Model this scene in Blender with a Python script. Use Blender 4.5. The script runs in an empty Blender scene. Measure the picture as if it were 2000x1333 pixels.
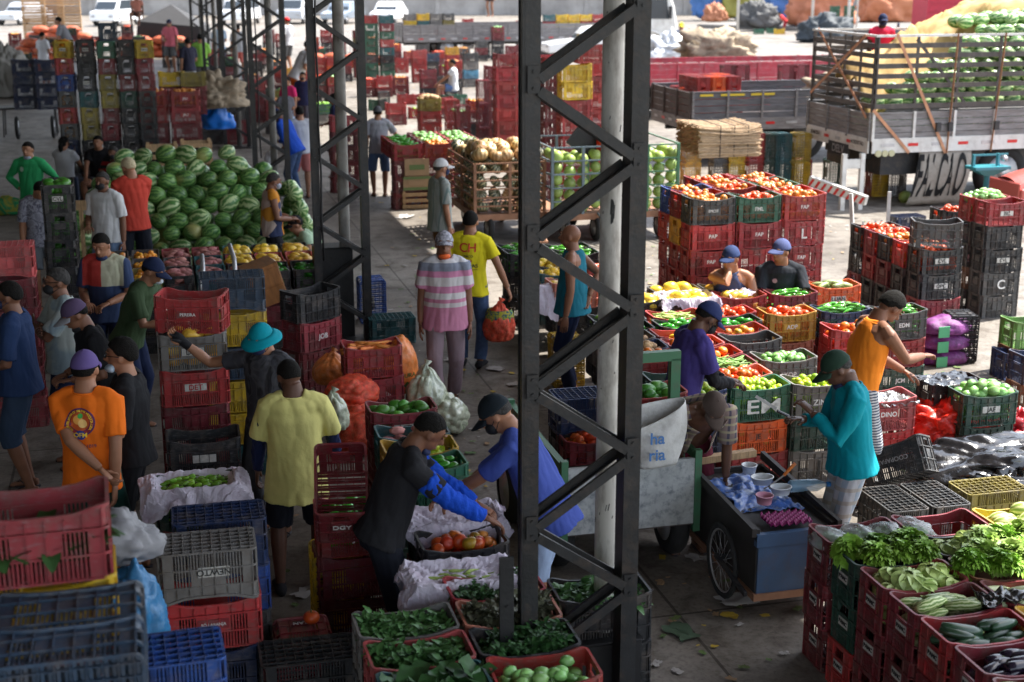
import bpy, bmesh, math, random
from mathutils import Vector, Matrix, Quaternion, noise
R = math.radians
random.seed(7)
sc = bpy.context.scene
# ---------------------------------------------------------------- camera
HC, TH, FP, GA = 4.3, R(15), 2778.0, R(14.4)
cam = bpy.data.cameras.new('camera'); cam_o = bpy.data.objects.new('camera', cam); sc.collection.objects.link(cam_o)
cam.sensor_width = 36; cam.lens = 50.0; cam.clip_end = 600; cam.clip_start = 0.2
cam_o.location = (0, 0, HC); cam_o.rotation_euler = (R(75), 0, 0)
cam.dof.use_dof = True; cam.dof.focus_distance = 10.3; cam.dof.aperture_fstop = 2.4
sc.camera = cam_o
# ---------------------------------------------------------------- light
SEL, SAZ = R(57), math.atan2(.47, .88)
world = bpy.data.worlds.new('World'); sc.world = world; world.use_nodes = True
wn = world.node_tree; bg = wn.nodes['Background']
sky = wn.nodes.new('ShaderNodeTexSky'); sky.sky_type = 'NISHITA'; sky.sun_disc = False
sky.sun_elevation = SEL; sky.sun_rotation = R(90) - SAZ
hz = wn.nodes.new('ShaderNodeHueSaturation'); hz.inputs['Saturation'].default_value = .5   # a hazy, paler sky
wn.links.new(sky.outputs[0], hz.inputs['Color']); wn.links.new(hz.outputs[0], bg.inputs[0]); bg.inputs[1].default_value = 0.15
sl = bpy.data.lights.new('sun', 'SUN'); sl.energy = 3.8; sl.angle = R(0.5); sl.color = (1, .95, .87)
sun = bpy.data.objects.new('sun', sl); sc.collection.objects.link(sun)
sd = Vector((math.cos(SAZ) * math.cos(SEL), math.sin(SAZ) * math.cos(SEL), math.sin(SEL)))
sun.rotation_euler = sd.to_track_quat('Z', 'Y').to_euler()
sc.view_settings.view_transform = 'Standard'; sc.view_settings.look = 'None'
sc.view_settings.exposure = 1.85; sc.view_settings.gamma = 1
sc.cycles.use_denoising = True
sc.cycles.max_bounces = 6; sc.cycles.transparent_max_bounces = 6; sc.cycles.caustics_reflective = False; sc.cycles.caustics_refractive = False
sc.cycles.sample_clamp_indirect = 4
# ---------------------------------------------------------------- coordinates: the market grid (v across, u away) is turned 14.4 degrees
CG, SG = math.cos(GA), math.sin(GA)
def g(v, u, z=0): return Vector((v * CG - u * SG, v * SG + u * CG, z))
def wpt(px, py, z=0):
    dx = (px - 1000) / FP; dy = (666 - py) / FP
    y = math.cos(TH) + dy * math.sin(TH); zz = -math.sin(TH) + dy * math.cos(TH)
    t = (z - HC) / zz
    return Vector((dx * t, y * t, z))
def at(px, py, z=0):
    p = wpt(px, py, z); return (p.x * CG + p.y * SG, -p.x * SG + p.y * CG)
def depth_z(px, py, Y):
    """height seen at pixel row py at ground distance Y"""
    a = TH + math.atan((py - 666) / FP); return HC - math.tan(a) * Y
MG = Matrix.Rotation(GA, 4, 'Z')
# ---------------------------------------------------------------- object helpers
COL = sc.collection
LABELS = {}
def tag(o, label=None, cat=None, group=None, kind=None):
    if label: o['label'] = label
    if cat: o['category'] = cat
    if group: o['group'] = group
    if kind: o['kind'] = kind
    if cat and label: LABELS.setdefault(label, set()).add(group); LABELS.setdefault('#' + label, []).append(o.name)
    return o
def new(name, me, parent=None, mats=None, smooth=False):
    o = bpy.data.objects.new(name, me); COL.objects.link(o)
    if parent is not None: o.parent = parent
    if mats is not None and me is not None:
        if not isinstance(mats, (list, tuple)): mats = [mats]
        if len(me.materials) == 0:
            for m in mats: me.materials.append(m)
        else:
            for i, m in enumerate(mats):
                if i < len(o.material_slots) and me.materials[i] != m:
                    o.material_slots[i].link = 'OBJECT'; o.material_slots[i].material = m
    if smooth and me is not None: me.shade_smooth()
    return o
def empty(name, loc=(0, 0, 0), rz=0):
    o = bpy.data.objects.new(name, None); COL.objects.link(o); o.location = loc; o.rotation_euler = (0, 0, rz); o.empty_display_size = .1; return o
class MB:
    """collects boxes, tubes and lofts, then links them as ONE mesh object"""
    def __init__(s): s.v = []; s.f = []; s.m = []
    def add(s, v, f, mi=0):
        b = len(s.v); s.v += [Vector(p) for p in v]; s.f += [tuple(i + b for i in q) for q in f]; s.m += [mi] * len(f); return s
    def box(s, c, d, M=None, mi=0):
        x, y, z = d[0] / 2, d[1] / 2, d[2] / 2; c = Vector(c)
        p = [Vector((a * x, b * y, e * z)) for e in (-1, 1) for b in (-1, 1) for a in (-1, 1)]
        p = [(M @ q if M else q) + c for q in p]
        return s.add(p, [(0, 2, 3, 1), (4, 5, 7, 6), (0, 1, 5, 4), (2, 6, 7, 3), (0, 4, 6, 2), (1, 3, 7, 5)], mi)
    def bar(s, a, b, w, h, up=(0, 0, 1), mi=0):
        a = Vector(a); b = Vector(b); d = b - a; L = d.length
        if L < 1e-6: return s
        d.normalize(); x = d.cross(Vector(up))
        if x.length < 1e-4: x = d.cross(Vector((1, 0, 0)))
        x.normalize(); y = x.cross(d).normalized()
        M = Matrix((x, d, y)).transposed()
        return s.box((a + b) / 2, (w, L, h), M, mi)
    def tube(s, pts, rad, n=8, caps=True, mi=0, sx=1, closed=False):
        pts = [Vector(p) for p in pts]
        if not isinstance(rad, (list, tuple)): rad = [rad] * len(pts)
        V = []; F = []; k = len(pts); px = None
        for i, p in enumerate(pts):
            if closed: d = pts[(i + 1) % k] - pts[i - 1]
            else: d = pts[min(i + 1, k - 1)] - pts[max(i - 1, 0)]
            d.normalize()
            if px is None:
                x = d.cross(Vector((0, 0, 1)));
                if x.length < .1: x = Vector((1, 0, 0)) - d * d.x
            else: x = px - d * px.dot(d)
            x.normalize(); px = x; y = d.cross(x)
            for j in range(n):
                a = 2 * math.pi * j / n; V.append(p + (x * math.cos(a) * sx + y * math.sin(a)) * rad[i])
        for i in range(k if closed else k - 1):
            for j in range(n): F.append((i * n + j, i * n + (j + 1) % n, ((i + 1) % k) * n + (j + 1) % n, ((i + 1) % k) * n + j))
        if caps and not closed:
            F.append(tuple(range(n))[::-1]); F.append(tuple((k - 1) * n + j for j in range(n)))
        return s.add(V, F, mi)
    def cyl(s, a, b, r, n=12, mi=0, r2=None): return s.tube([a, b], [r, r if r2 is None else r2], n, mi=mi)
    def ell(s, c, r, n=12, m=8, M=None, fn=None, mi=0):
        V = []; F = []; c = Vector(c)
        if not isinstance(r, (list, tuple, Vector)): r = (r, r, r)
        for i in range(m + 1):
            t = math.pi * i / m
            for j in range(n):
                a = 2 * math.pi * j / n
                q = Vector((math.sin(t) * math.cos(a), math.sin(t) * math.sin(a), math.cos(t)))
                if fn: q = fn(q)
                q = Vector((q.x * r[0], q.y * r[1], q.z * r[2]))
                V.append((M @ q if M else q) + c)
        for i in range(m):
            for j in range(n):
                a, b = i * n + j, i * n + (j + 1) % n
                if i == 0: F.append((a, a + n, b + n))
                elif i == m - 1: F.append((a, a + n, b))
                else: F.append((a, a + n, b + n, b))
        return s.add(V, F, mi)
    def loft(s, rings, mi=0, caps=True, M=None, c=(0, 0, 0), n=16):
        """rings: (z, rx, ry, cx, cy)"""
        V = []; F = []; c = Vector(c)
        for (z, rx, ry, cx, cy) in rings:
            for j in range(n):
                a = 2 * math.pi * j / n; q = Vector((cx + rx * math.cos(a), cy + ry * math.sin(a), z)); V.append((M @ q if M else q) + c)
        for i in range(len(rings) - 1):
            for j in range(n): F.append((i * n + j, i * n + (j + 1) % n, (i + 1) * n + (j + 1) % n, (i + 1) * n + j))
        if caps: F.append(tuple(range(n))[::-1]); F.append(tuple((len(rings) - 1) * n + j for j in range(n)))
        return s.add(V, F, mi)
    def grid(s, nx, ny, fn, mi=0):
        V = [fn(i / nx, j / ny) for j in range(ny + 1) for i in range(nx + 1)]
        F = [(j * (nx + 1) + i, j * (nx + 1) + i + 1, (j + 1) * (nx + 1) + i + 1, (j + 1) * (nx + 1) + i) for j in range(ny) for i in range(nx)]
        return s.add(V, F, mi)
    def prism(s, poly, y0, y1, mi=0):
        """poly of (x,z) pulled along y"""
        n = len(poly); V = [(x, y0, z) for x, z in poly] + [(x, y1, z) for x, z in poly]
        F = [tuple(range(n)), tuple(range(2 * n - 1, n - 1, -1))] + [(i, i + n, (i + 1) % n + n, (i + 1) % n) for i in range(n)]
        return s.add(V, F, mi)
    def mesh(s, name='m', smooth=False):
        me = bpy.data.meshes.new(name); me.from_pydata([tuple(p) for p in s.v], [], s.f)
        if any(s.m): me.polygons.foreach_set('material_index', s.m)
        if smooth: me.shade_smooth()
        me.update(); return me
    def obj(s, name, mats=None, parent=None, smooth=False): return new(name, s.mesh(name, smooth), parent, mats)
# ---------------------------------------------------------------- materials
MATS = {}
def shifted(N, L, out):
    """every object gets its own stretch of the pattern"""
    oi = N.new('ShaderNodeObjectInfo'); ad = N.new('ShaderNodeVectorMath'); ad.operation = 'ADD'; sc_ = N.new('ShaderNodeVectorMath'); sc_.operation = 'SCALE'; sc_.inputs[0].default_value = (31, 17, 23)
    L.new(oi.outputs['Random'], sc_.inputs['Scale']); L.new(out, ad.inputs[0]); L.new(sc_.outputs[0], ad.inputs[1]); return ad.outputs[0]
def mat(name, col, rough=.6, var=.0, nscale=6, dirt=0, dcol=(.12, .09, .06), bump=0, bscale=30, spec=.5, metal=0, hue=0, emit=None, trans=0, alpha=None, coat=0, stretch=None):
    if name in MATS: return MATS[name]
    m = bpy.data.materials.new(name); m.use_nodes = True; t = m.node_tree; N = t.nodes; L = t.links; b = N['Principled BSDF']
    b.inputs['Roughness'].default_value = rough; b.inputs['Metallic'].default_value = metal; b.inputs['Specular IOR Level'].default_value = spec
    if coat: b.inputs['Coat Weight'].default_value = coat
    tc = N.new('ShaderNodeTexCoord'); src = shifted(N, L, tc.outputs['Object'])
    if stretch:
        mp = N.new('ShaderNodeMapping'); mp.inputs['Scale'].default_value = stretch; L.new(src, mp.inputs[0]); src = mp.outputs[0]
    rgb = N.new('ShaderNodeRGB'); rgb.outputs[0].default_value = (*col, 1); cur = rgb.outputs[0]
    if hue:
        oi = N.new('ShaderNodeObjectInfo'); hs = N.new('ShaderNodeHueSaturation')
        mr = N.new('ShaderNodeMapRange'); mr.inputs['To Min'].default_value = .5 - hue * .25; mr.inputs['To Max'].default_value = .5 + hue
        L.new(oi.outputs['Random'], mr.inputs[0]); L.new(mr.outputs[0], hs.inputs['Hue'])
        m2 = N.new('ShaderNodeMath'); m2.operation = 'MULTIPLY'; m2.inputs[1].default_value = 7.31; L.new(oi.outputs['Random'], m2.inputs[0])
        fr = N.new('ShaderNodeMath'); fr.operation = 'FRACT'; L.new(m2.outputs[0], fr.inputs[0])
        mr2 = N.new('ShaderNodeMapRange'); mr2.inputs['To Min'].default_value = .72; mr2.inputs['To Max'].default_value = 1.3; L.new(fr.outputs[0], mr2.inputs[0]); L.new(mr2.outputs[0], hs.inputs['Value'])
        L.new(cur, hs.inputs['Color']); cur = hs.outputs[0]
    if var:
        nz = N.new('ShaderNodeTexNoise'); nz.inputs['Scale'].default_value = nscale; nz.inputs['Detail'].default_value = 5; L.new(src, nz.inputs['Vector'])
        mr = N.new('ShaderNodeMapRange'); mr.inputs['From Min'].default_value = .3; mr.inputs['From Max'].default_value = .7
        mr.inputs['To Min'].default_value = 1 - var; mr.inputs['To Max'].default_value = 1 + var; L.new(nz.outputs['Fac'], mr.inputs[0])
        mx = N.new('ShaderNodeVectorMath'); mx.operation = 'SCALE'; L.new(cur, mx.inputs[0]); L.new(mr.outputs[0], mx.inputs['Scale']); cur = mx.outputs[0]
    if dirt:
        nz = N.new('ShaderNodeTexNoise'); nz.inputs['Scale'].default_value = nscale * 1.7; nz.inputs['Detail'].default_value = 8; nz.inputs['Roughness'].default_value = .7; L.new(src, nz.inputs['Vector'])
        mr = N.new('ShaderNodeMapRange'); mr.inputs['From Min'].default_value = .48; mr.inputs['From Max'].default_value = .72; mr.inputs['To Max'].default_value = dirt; L.new(nz.outputs['Fac'], mr.inputs[0])
        mx = N.new('ShaderNodeMix'); mx.data_type = 'RGBA'; L.new(mr.outputs[0], mx.inputs['Factor']); L.new(cur, mx.inputs['A']); mx.inputs['B'].default_value = (*dcol, 1); cur = mx.outputs['Result']
    L.new(cur, b.inputs['Base Color'])
    if bump:
        nz = N.new('ShaderNodeTexNoise'); nz.inputs['Scale'].default_value = bscale; nz.inputs['Detail'].default_value = 4; L.new(src, nz.inputs['Vector'])
        bp = N.new('ShaderNodeBump'); bp.inputs['Strength'].default_value = bump; bp.inputs['Distance'].default_value = .02; L.new(nz.outputs['Fac'], bp.inputs['Height']); L.new(bp.outputs[0], b.inputs['Normal'])
    if trans: b.inputs['Transmission Weight'].default_value = trans
    if alpha is not None: b.inputs['Alpha'].default_value = alpha
    if emit: b.inputs['Emission Color'].default_value = (*emit[:3], 1); b.inputs['Emission Strength'].default_value = emit[3]
    m['src'] = 1; MATS[name] = m; return m
def nodes(m): return m.node_tree.nodes, m.node_tree.links, m.node_tree.nodes['Principled BSDF']
def ramp(N, L, fac, stops, interp='LINEAR'):
    r = N.new('ShaderNodeValToRGB'); r.color_ramp.interpolation = interp
    e = r.color_ramp.elements
    while len(e) < len(stops): e.new(.5)
    for i, (p, c) in enumerate(stops): e[i].position = p; e[i].color = (*c, 1)
    if fac is not None: L.new(fac, r.inputs[0])
    return r.outputs[0]
def mathn(N, L, op, a, b=None):
    n = N.new('ShaderNodeMath'); n.operation = op
    for i, x in enumerate((a, b)):
        if x is None: continue
        if isinstance(x, (int, float)): n.inputs[i].default_value = x
        else: L.new(x, n.inputs[i])
    return n.outputs[0]
def ground_mat():
    m = mat('market_floor', (.2, .18, .16), rough=.75, var=.25, nscale=.8); N, L, b = nodes(m)
    tc = N.new('ShaderNodeTexCoord')
    def nz(s, d=6, dist=0):
        n = N.new('ShaderNodeTexNoise'); n.inputs['Scale'].default_value = s; n.inputs['Detail'].default_value = d; n.inputs['Roughness'].default_value = .65; n.inputs['Distortion'].default_value = dist; L.new(tc.outputs['Object'], n.inputs['Vector']); return n.outputs['Fac']
    a = ramp(N, L, nz(.35, 8), [(.3, (.1, .083, .066)), (.48, (.19, .168, .142)), (.7, (.265, .24, .21))])
    c = ramp(N, L, nz(3, 8, .6), [(.33, (.38, .33, .28)), (.52, (.92, .92, .92)), (.75, (1.15, 1.12, 1.1))])
    d = ramp(N, L, nz(26, 4), [(.3, (.62, .6, .58)), (.5, (1, 1, 1)), (.8, (1.15, 1.15, 1.15))])
    mx = N.new('ShaderNodeMix'); mx.data_type = 'RGBA'; mx.blend_type = 'MULTIPLY'; mx.inputs['Factor'].default_value = 1; L.new(a, mx.inputs['A']); L.new(c, mx.inputs['B'])
    m2 = N.new('ShaderNodeMix'); m2.data_type = 'RGBA'; m2.blend_type = 'MULTIPLY'; m2.inputs['Factor'].default_value = 1; L.new(mx.outputs['Result'], m2.inputs['A']); L.new(d, m2.inputs['B'])
    br = N.new('ShaderNodeTexBrick'); br.offset = 0; br.inputs['Scale'].default_value = 1; br.inputs['Brick Width'].default_value = 4.6; br.inputs['Row Height'].default_value = 4.6; br.inputs['Mortar Size'].default_value = .012
    br.inputs['Color1'].default_value = br.inputs['Color2'].default_value = (1, 1, 1, 1); br.inputs['Mortar'].default_value = (.35, .33, .3, 1)
    mp = N.new('ShaderNodeMapping'); mp.inputs['Rotation'].default_value = (0, 0, -GA); mp.inputs['Location'].default_value = (1.3, .9, 0); L.new(tc.outputs['Object'], mp.inputs[0]); L.new(mp.outputs[0], br.inputs[0])
    m3 = N.new('ShaderNodeMix'); m3.data_type = 'RGBA'; m3.blend_type = 'MULTIPLY'; m3.inputs['Factor'].default_value = 1; L.new(m2.outputs['Result'], m3.inputs['A']); L.new(br.outputs['Color'], m3.inputs['B'])
    L.new(m3.outputs['Result'], b.inputs['Base Color'])
    rr = N.new('ShaderNodeMapRange'); rr.inputs['To Min'].default_value = .42; rr.inputs['To Max'].default_value = .9; L.new(nz(1.3), rr.inputs[0]); L.new(rr.outputs[0], b.inputs['Roughness'])
    bp = N.new('ShaderNodeBump'); bp.inputs['Strength'].default_value = .35; bp.inputs['Distance'].default_value = .01; L.new(nz(18, 8), bp.inputs['Height']); L.new(bp.outputs[0], b.inputs['Normal'])
    return m
PAL = {'red': (.36, .03, .035), 'dark red': (.17, .02, .028), 'wine red': (.22, .025, .038), 'black': (.018, .019, .022), 'grey': (.17, .16, .15), 'dark grey': (.07, .07, .07),
       'green': (.03, .13, .075), 'dark green': (.016, .055, .038), 'teal': (.02, .11, .12), 'blue': (.02, .075, .3), 'dark blue': (.012, .03, .1), 'slate blue': (.03, .06, .1), 'navy': (.01, .02, .06),
       'yellow': (.62, .4, .02), 'orange': (.72, .1, .02), 'peach': (.5, .17, .12), 'brown': (.16, .07, .03), 'lime': (.16, .34, .07), 'amber': (.6, .33, .04), 'faded red': (.42, .07, .07), 'light blue': (.12, .35, .5), 'white': (.6, .6, .58), 'olive': (.22, .17, .03)}
def plastic(c):
    k = 'plastic ' + c
    if k in MATS: return MATS[k]
    m = plastic_(c); N, L, b = nodes(m); cur = b.inputs['Base Color'].links[0].from_socket; tc = N.new('ShaderNodeTexCoord')
    mp = N.new('ShaderNodeMapping'); mp.inputs['Scale'].default_value = (9, 9, 30); mp.inputs['Rotation'].default_value = (.3, .5, .2); L.new(shifted(N, L, tc.outputs['Object']), mp.inputs[0])
    nz = N.new('ShaderNodeTexNoise'); nz.inputs['Scale'].default_value = 2.2; nz.inputs['Detail'].default_value = 6; L.new(mp.outputs[0], nz.inputs['Vector']); mr = N.new('ShaderNodeMapRange'); mr.inputs['From Min'].default_value = .56; mr.inputs['From Max'].default_value = .68; mr.inputs['To Max'].default_value = .42; L.new(nz.outputs['Fac'], mr.inputs[0])
    mx = N.new('ShaderNodeMix'); mx.data_type = 'RGBA'; L.new(mr.outputs[0], mx.inputs['Factor']); L.new(cur, mx.inputs['A']); q = PAL[c]; mx.inputs['B'].default_value = (*[.5 * v_ + .13 for v_ in q], 1); L.new(mx.outputs['Result'], b.inputs['Base Color']); return m
def plastic_(c): return mat('plastic ' + c, PAL[c], rough=.48, var=.22, nscale=5, dirt=.75, dcol=(.14, .11, .09), hue=.006, bump=.12, bscale=60)
M_WHITE = mat('plate paint', (.55, .54, .5), .6, var=.2, nscale=20, dirt=.4)
M_INK = mat('marker ink', (.02, .02, .02), .6); M_INKR = mat('red ink', (.4, .02, .02), .6); M_WINK = mat('white paint', (.75, .75, .72), .6, var=.2, nscale=30)
M_STEEL = mat('dark painted steel', (.011, .012, .0135), .45, var=.5, nscale=7, dirt=.5, dcol=(.07, .045, .03), bump=.1, bscale=50)
M_METAL = mat('galvanised metal', (.45, .45, .46), .4, var=.15, metal=.6)
M_WOOD = mat('pale wood', (.42, .27, .14), .7, var=.3, nscale=5, stretch=(12, 12, 2), bump=.2)
M_RUBBER = mat('tyre rubber', (.018, .018, .018), .85, bump=.3)
M_CARD = mat('cardboard', (.38, .25, .14), .8, var=.15)
# ---------------------------------------------------------------- text
TXT = {}
def text_mesh(s, size):
    k = (s, size)
    if k in TXT: return TXT[k]
    cu = bpy.data.curves.new('txt', 'FONT'); cu.body = s; cu.size = size; cu.align_x = 'CENTER'; cu.align_y = 'CENTER'; cu.extrude = .0015; cu.offset = size * .012
    o = bpy.data.objects.new('tmp', cu); COL.objects.link(o); bpy.context.view_layer.update()
    me = bpy.data.meshes.new_from_object(o.evaluated_get(bpy.context.evaluated_depsgraph_get())); bpy.data.objects.remove(o)
    TXT[k] = me; return me
def lettering(s, size, parent, loc, rot, m, name='lettering', sx=1):
    me = text_mesh(s, size)
    o = new(name, me, parent)
    if len(me.materials) == 0: me.materials.append(None)
    o.material_slots[0].link = 'OBJECT'; o.material_slots[0].material = m
    o.location = loc; o.rotation_euler = rot; o.scale = (sx, 1, 1); return o
# ---------------------------------------------------------------- plastic crate
CL, CW, CH, CP = .545, .33, .30, .29
def perim(n_arc=4):
    P = []; r = .03; hx, hy = CL / 2 - .012, CW / 2 - .012
    for cx, cy, a0 in ((hx - r, hy - r, 0), (-hx + r, hy - r, 90), (-hx + r, -hy + r, 180), (hx - r, -hy + r, 270)):
        for k in range(n_arc + 1):
            a = R(a0 + 90 * k / n_arc); P.append((cx + r * math.cos(a), cy + r * math.sin(a), math.cos(a), math.sin(a)))
        if a0 in (0, 180):
            sgn = 1 if a0 == 0 else -1; yy = hy * sgn
            for t in (.55, .3, .0, -.3, -.55): P.append((t * hx * 1.0 * sgn, yy, 0, sgn))
        else:
            sgn = -1 if a0 == 90 else 1; xx = hx * sgn
            for t in ((.052, .05, -.05, -.052) if sgn < 0 else (-.052, -.05, .05, .052)): P.append((xx, t, sgn, 0))
    return P
def crate_mesh(wavy=True, name='crate'):
    b = MB(); P = perim(); n = len(P)
    def top(x, y):
        if not wavy: return CH
        t = abs(x) / (CL / 2)
        if abs(y) < CW / 2 - .045: return CH
        return CH - .03 * (1 - min(1, max(0, (t - .45) / .38)))
    def ring(section):
        V = []; F = []; k = None
        for x, y, nx, ny in P:
            s = section(x, y); k = len(s)
            for o, z in s: V.append((x + nx * o, y + ny * o, z))
        for i in range(n):
            for j in range(k): a = i * k + j; c = i * k + (j + 1) % k; d = ((i + 1) % n) * k + j; e = ((i + 1) % n) * k + (j + 1) % k; F.append((a, d, e, c))
        b.add(V, F)
    def band(x, y):
        zb = .264 if (abs(y) <= .0505 and abs(x) > CL / 2 - .02) else .212; t = top(x, y)
        return [(-.0035, zb), (.0, zb), (.0, t - .016), (.011, t - .013), (.011, t), (-.0035, t)]
    ring(band)
    for z in (.0, .098, .2): ring(lambda x, y, z=z: [(-.0035, z), (.009, z), (.009, z + .009), (-.0035, z + .009)])
    hx, hy = CL / 2 - .012, CW / 2 - .012
    for s in (-1, 1):
        y = s * hy
        for sx in (-1, 1): b.box((sx * (hx - .045), y, .105), (.06, .003, .21))
        b.box((0, y, .15), (.19, .0035, .1))
        k = int((hx * 2 - .15) / .0165)
        for i in range(k):
            x = -hx + .08 + (i + .5) * (hx * 2 - .16) / k
            b.box((x, y, .055 if abs(x) < .095 else .105), (.0075, .003, .1 if abs(x) < .095 else .205))
        for i in range(8):
            x = -hx + .02 + i * (2 * hx - .04) / 7; t = top(x, y)
            b.box((x, y + s * .0045, t / 2 - .008), (.004, .009, t - .02))
        x = s * hx
        for sy in (-1, 1): b.box((x, sy * (hy - .04), .105), (.003, .05, .21))
        b.box((x, 0, .155), (.0035, .12, .07))
        for i in range(10):
            yy = -hy + .068 + (i + .5) * (hy * 2 - .136) / 10; b.box((x, yy, .06 if abs(yy) < .06 else .105), (.003, .0075, .115 if abs(yy) < .06 else .205))
        for yy in (-hy + .02, -.066, .066, hy - .02): b.box((x + s * .0045, yy, CH / 2 - .008), (.009, .004, CH - .02))
    for i in range(10):
        x = -hx + (i + .5) * 2 * hx / 10; b.box((x, 0, .004), (.004, 2 * hy, .02))
    for i in range(6):
        y = -hy + (i + .5) * 2 * hy / 6; b.box((0, y, .004), (2 * hx, .004, .02))
    for i in range(20):
        x = -hx + (i + .5) * 2 * hx / 20; b.box((x, 0, .011), (.013, 2 * hy, .003))
    return b.mesh(name)
CRATE = {'wavy': crate_mesh(True), 'flat': crate_mesh(False)}
PLATE = MB().box((0, 0, 0), (.17, .003, .058)).mesh('plate'); PLATE_S = MB().box((0, 0, 0), (.11, .003, .055)).mesh('plate')
NCR = [0]
def crate(v, u, z, col, label, rot=0, pose='up', text=None, ink='ink', plate='white', style='wavy', turn=False, tilt=None, group='plastic market crates', side_plate=False, cat='crate', world=None):
    """v,u = front-left corner in the grid, z = height of its underside"""
    o = new('plastic_crate', CRATE[style], None, plastic(col)) if len(CRATE[style].materials) else None
    if o is None:
        CRATE[style].materials.append(plastic(col)); o = bpy.data.objects.new('plastic_crate', CRATE[style]); COL.objects.link(o)
    lx, ly, lz = CL, CW, CH
    Mr = Matrix.Identity(4)
    if turn: Mr = Matrix.Rotation(R(90), 4, 'Z'); lx, ly = ly, lx
    if pose == 'down': Mr = Mr @ Matrix.Translation((0, 0, CH)) @ Matrix.Rotation(R(180), 4, 'X')
    elif pose == 'side': Mr = Mr @ Matrix.Translation((0, CH / 2, CW / 2)) @ Matrix.Rotation(R(90), 4, 'X'); ly = CH; lz = CW   # opens to the front
    elif pose == 'sideb': Mr = Mr @ Matrix.Translation((0, -CH / 2, CW / 2)) @ Matrix.Rotation(R(-90), 4, 'X'); ly = CH; lz = CW  # bottom to the front
    elif pose == 'end': Mr = Mr @ Matrix.Translation((0, -CH / 2, CL / 2)) @ Matrix.Rotation(R(-90), 4, 'X') @ Matrix.Rotation(R(90), 4, 'Z'); lx, ly, lz = CW, CH, CL
    elif pose == 'endf': Mr = Mr @ Matrix.Translation((0, CH / 2, CL / 2)) @ Matrix.Rotation(R(90), 4, 'X') @ Matrix.Rotation(R(90), 4, 'Z'); lx, ly, lz = CW, CH, CL
    if pose == 'side': off = 0
    c = g(v + lx / 2, u + ly / 2, z) if world is None else Vector(world)
    M = Matrix.Translation(c) @ Matrix.Rotation(GA + R(rot), 4, 'Z')
    if tilt: M = M @ Matrix.Rotation(R(tilt[0]), 4, 'X') @ Matrix.Rotation(R(tilt[1]), 4, 'Y')
    o.matrix_world = M @ Mr
    tag(o, label, cat, group)
    if text is not None or plate == 'only':
        fy = -CW / 2 + .0115
        if turn: pass
        pl = None
        if plate:
            pm = M_WHITE if plate in ('white', 'only') else plastic(col)
            if turn: pl = new('label_plate', PLATE_S, o, pm); pl.location = (-CL / 2 + .009, 0, .155); pl.rotation_euler = (0, 0, R(-90))
            else: pl = new('label_plate', PLATE, o, pm); pl.location = (0, -CW / 2 + .007, .152)
            if pm is not M_WHITE: pl.material_slots[0].link = 'OBJECT'; pl.material_slots[0].material = pm
        if text:
            im = {'ink': M_INK, 'red': M_INKR, 'white': M_WINK}[ink]; sz = min(.06, .24 / max(3, len(text)) * (1 if not turn else .7))
            if pl is not None: lettering(text, sz, pl, (0, -.0028, -.002), (R(90), 0, 0), im)
            else: lettering(text, .16 if len(text) < 2 else .07, o, (0, -CW / 2 - .0005, .13), (R(90), 0, 0), im)
    NCR[0] += 1
    return o
PLATE.materials.append(M_WHITE); PLATE_S.materials.append(M_WHITE)
ORD = ['topmost', 'second down', 'third down', 'fourth down', 'fifth down', 'sixth down', 'seventh down', 'eighth down', 'ninth down', 'tenth down']
def art(c): return c
def stack(v, u, n, cols, where, content=None, texts=None, n0=0, vis=None, **kw):
    """n crates standing on each other from level n0; cols lists colours from the top"""
    out = []
    if isinstance(v, tuple): v, u = v
    
    for k in range(n):
        col = cols[min(k, len(cols) - 1)]; z = (n - 1 - k + n0) * CP
        tx = (texts or {}).get(k, None); kk = dict(kw)
        if isinstance(tx, tuple): kk['ink'] = tx[1]; kk['plate'] = tx[2]; tx = tx[0]
        if k == 0 and content: lab = f"{col} crate of {content}, topmost {where}"
        elif n == 1: lab = f"{col} crate {where}"
        else: lab = f"{col} crate, {ORD[k]} {where}"
        j = (random.uniform(-.012, .012), random.uniform(-.01, .01)) if k else (0, 0)
        o = crate(v + j[0], u + j[1], z, col, lab, text=tx, rot=kk.pop('rot', 0) + random.uniform(-2, 2), **kk)
        out.append(o)
    return out
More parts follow.
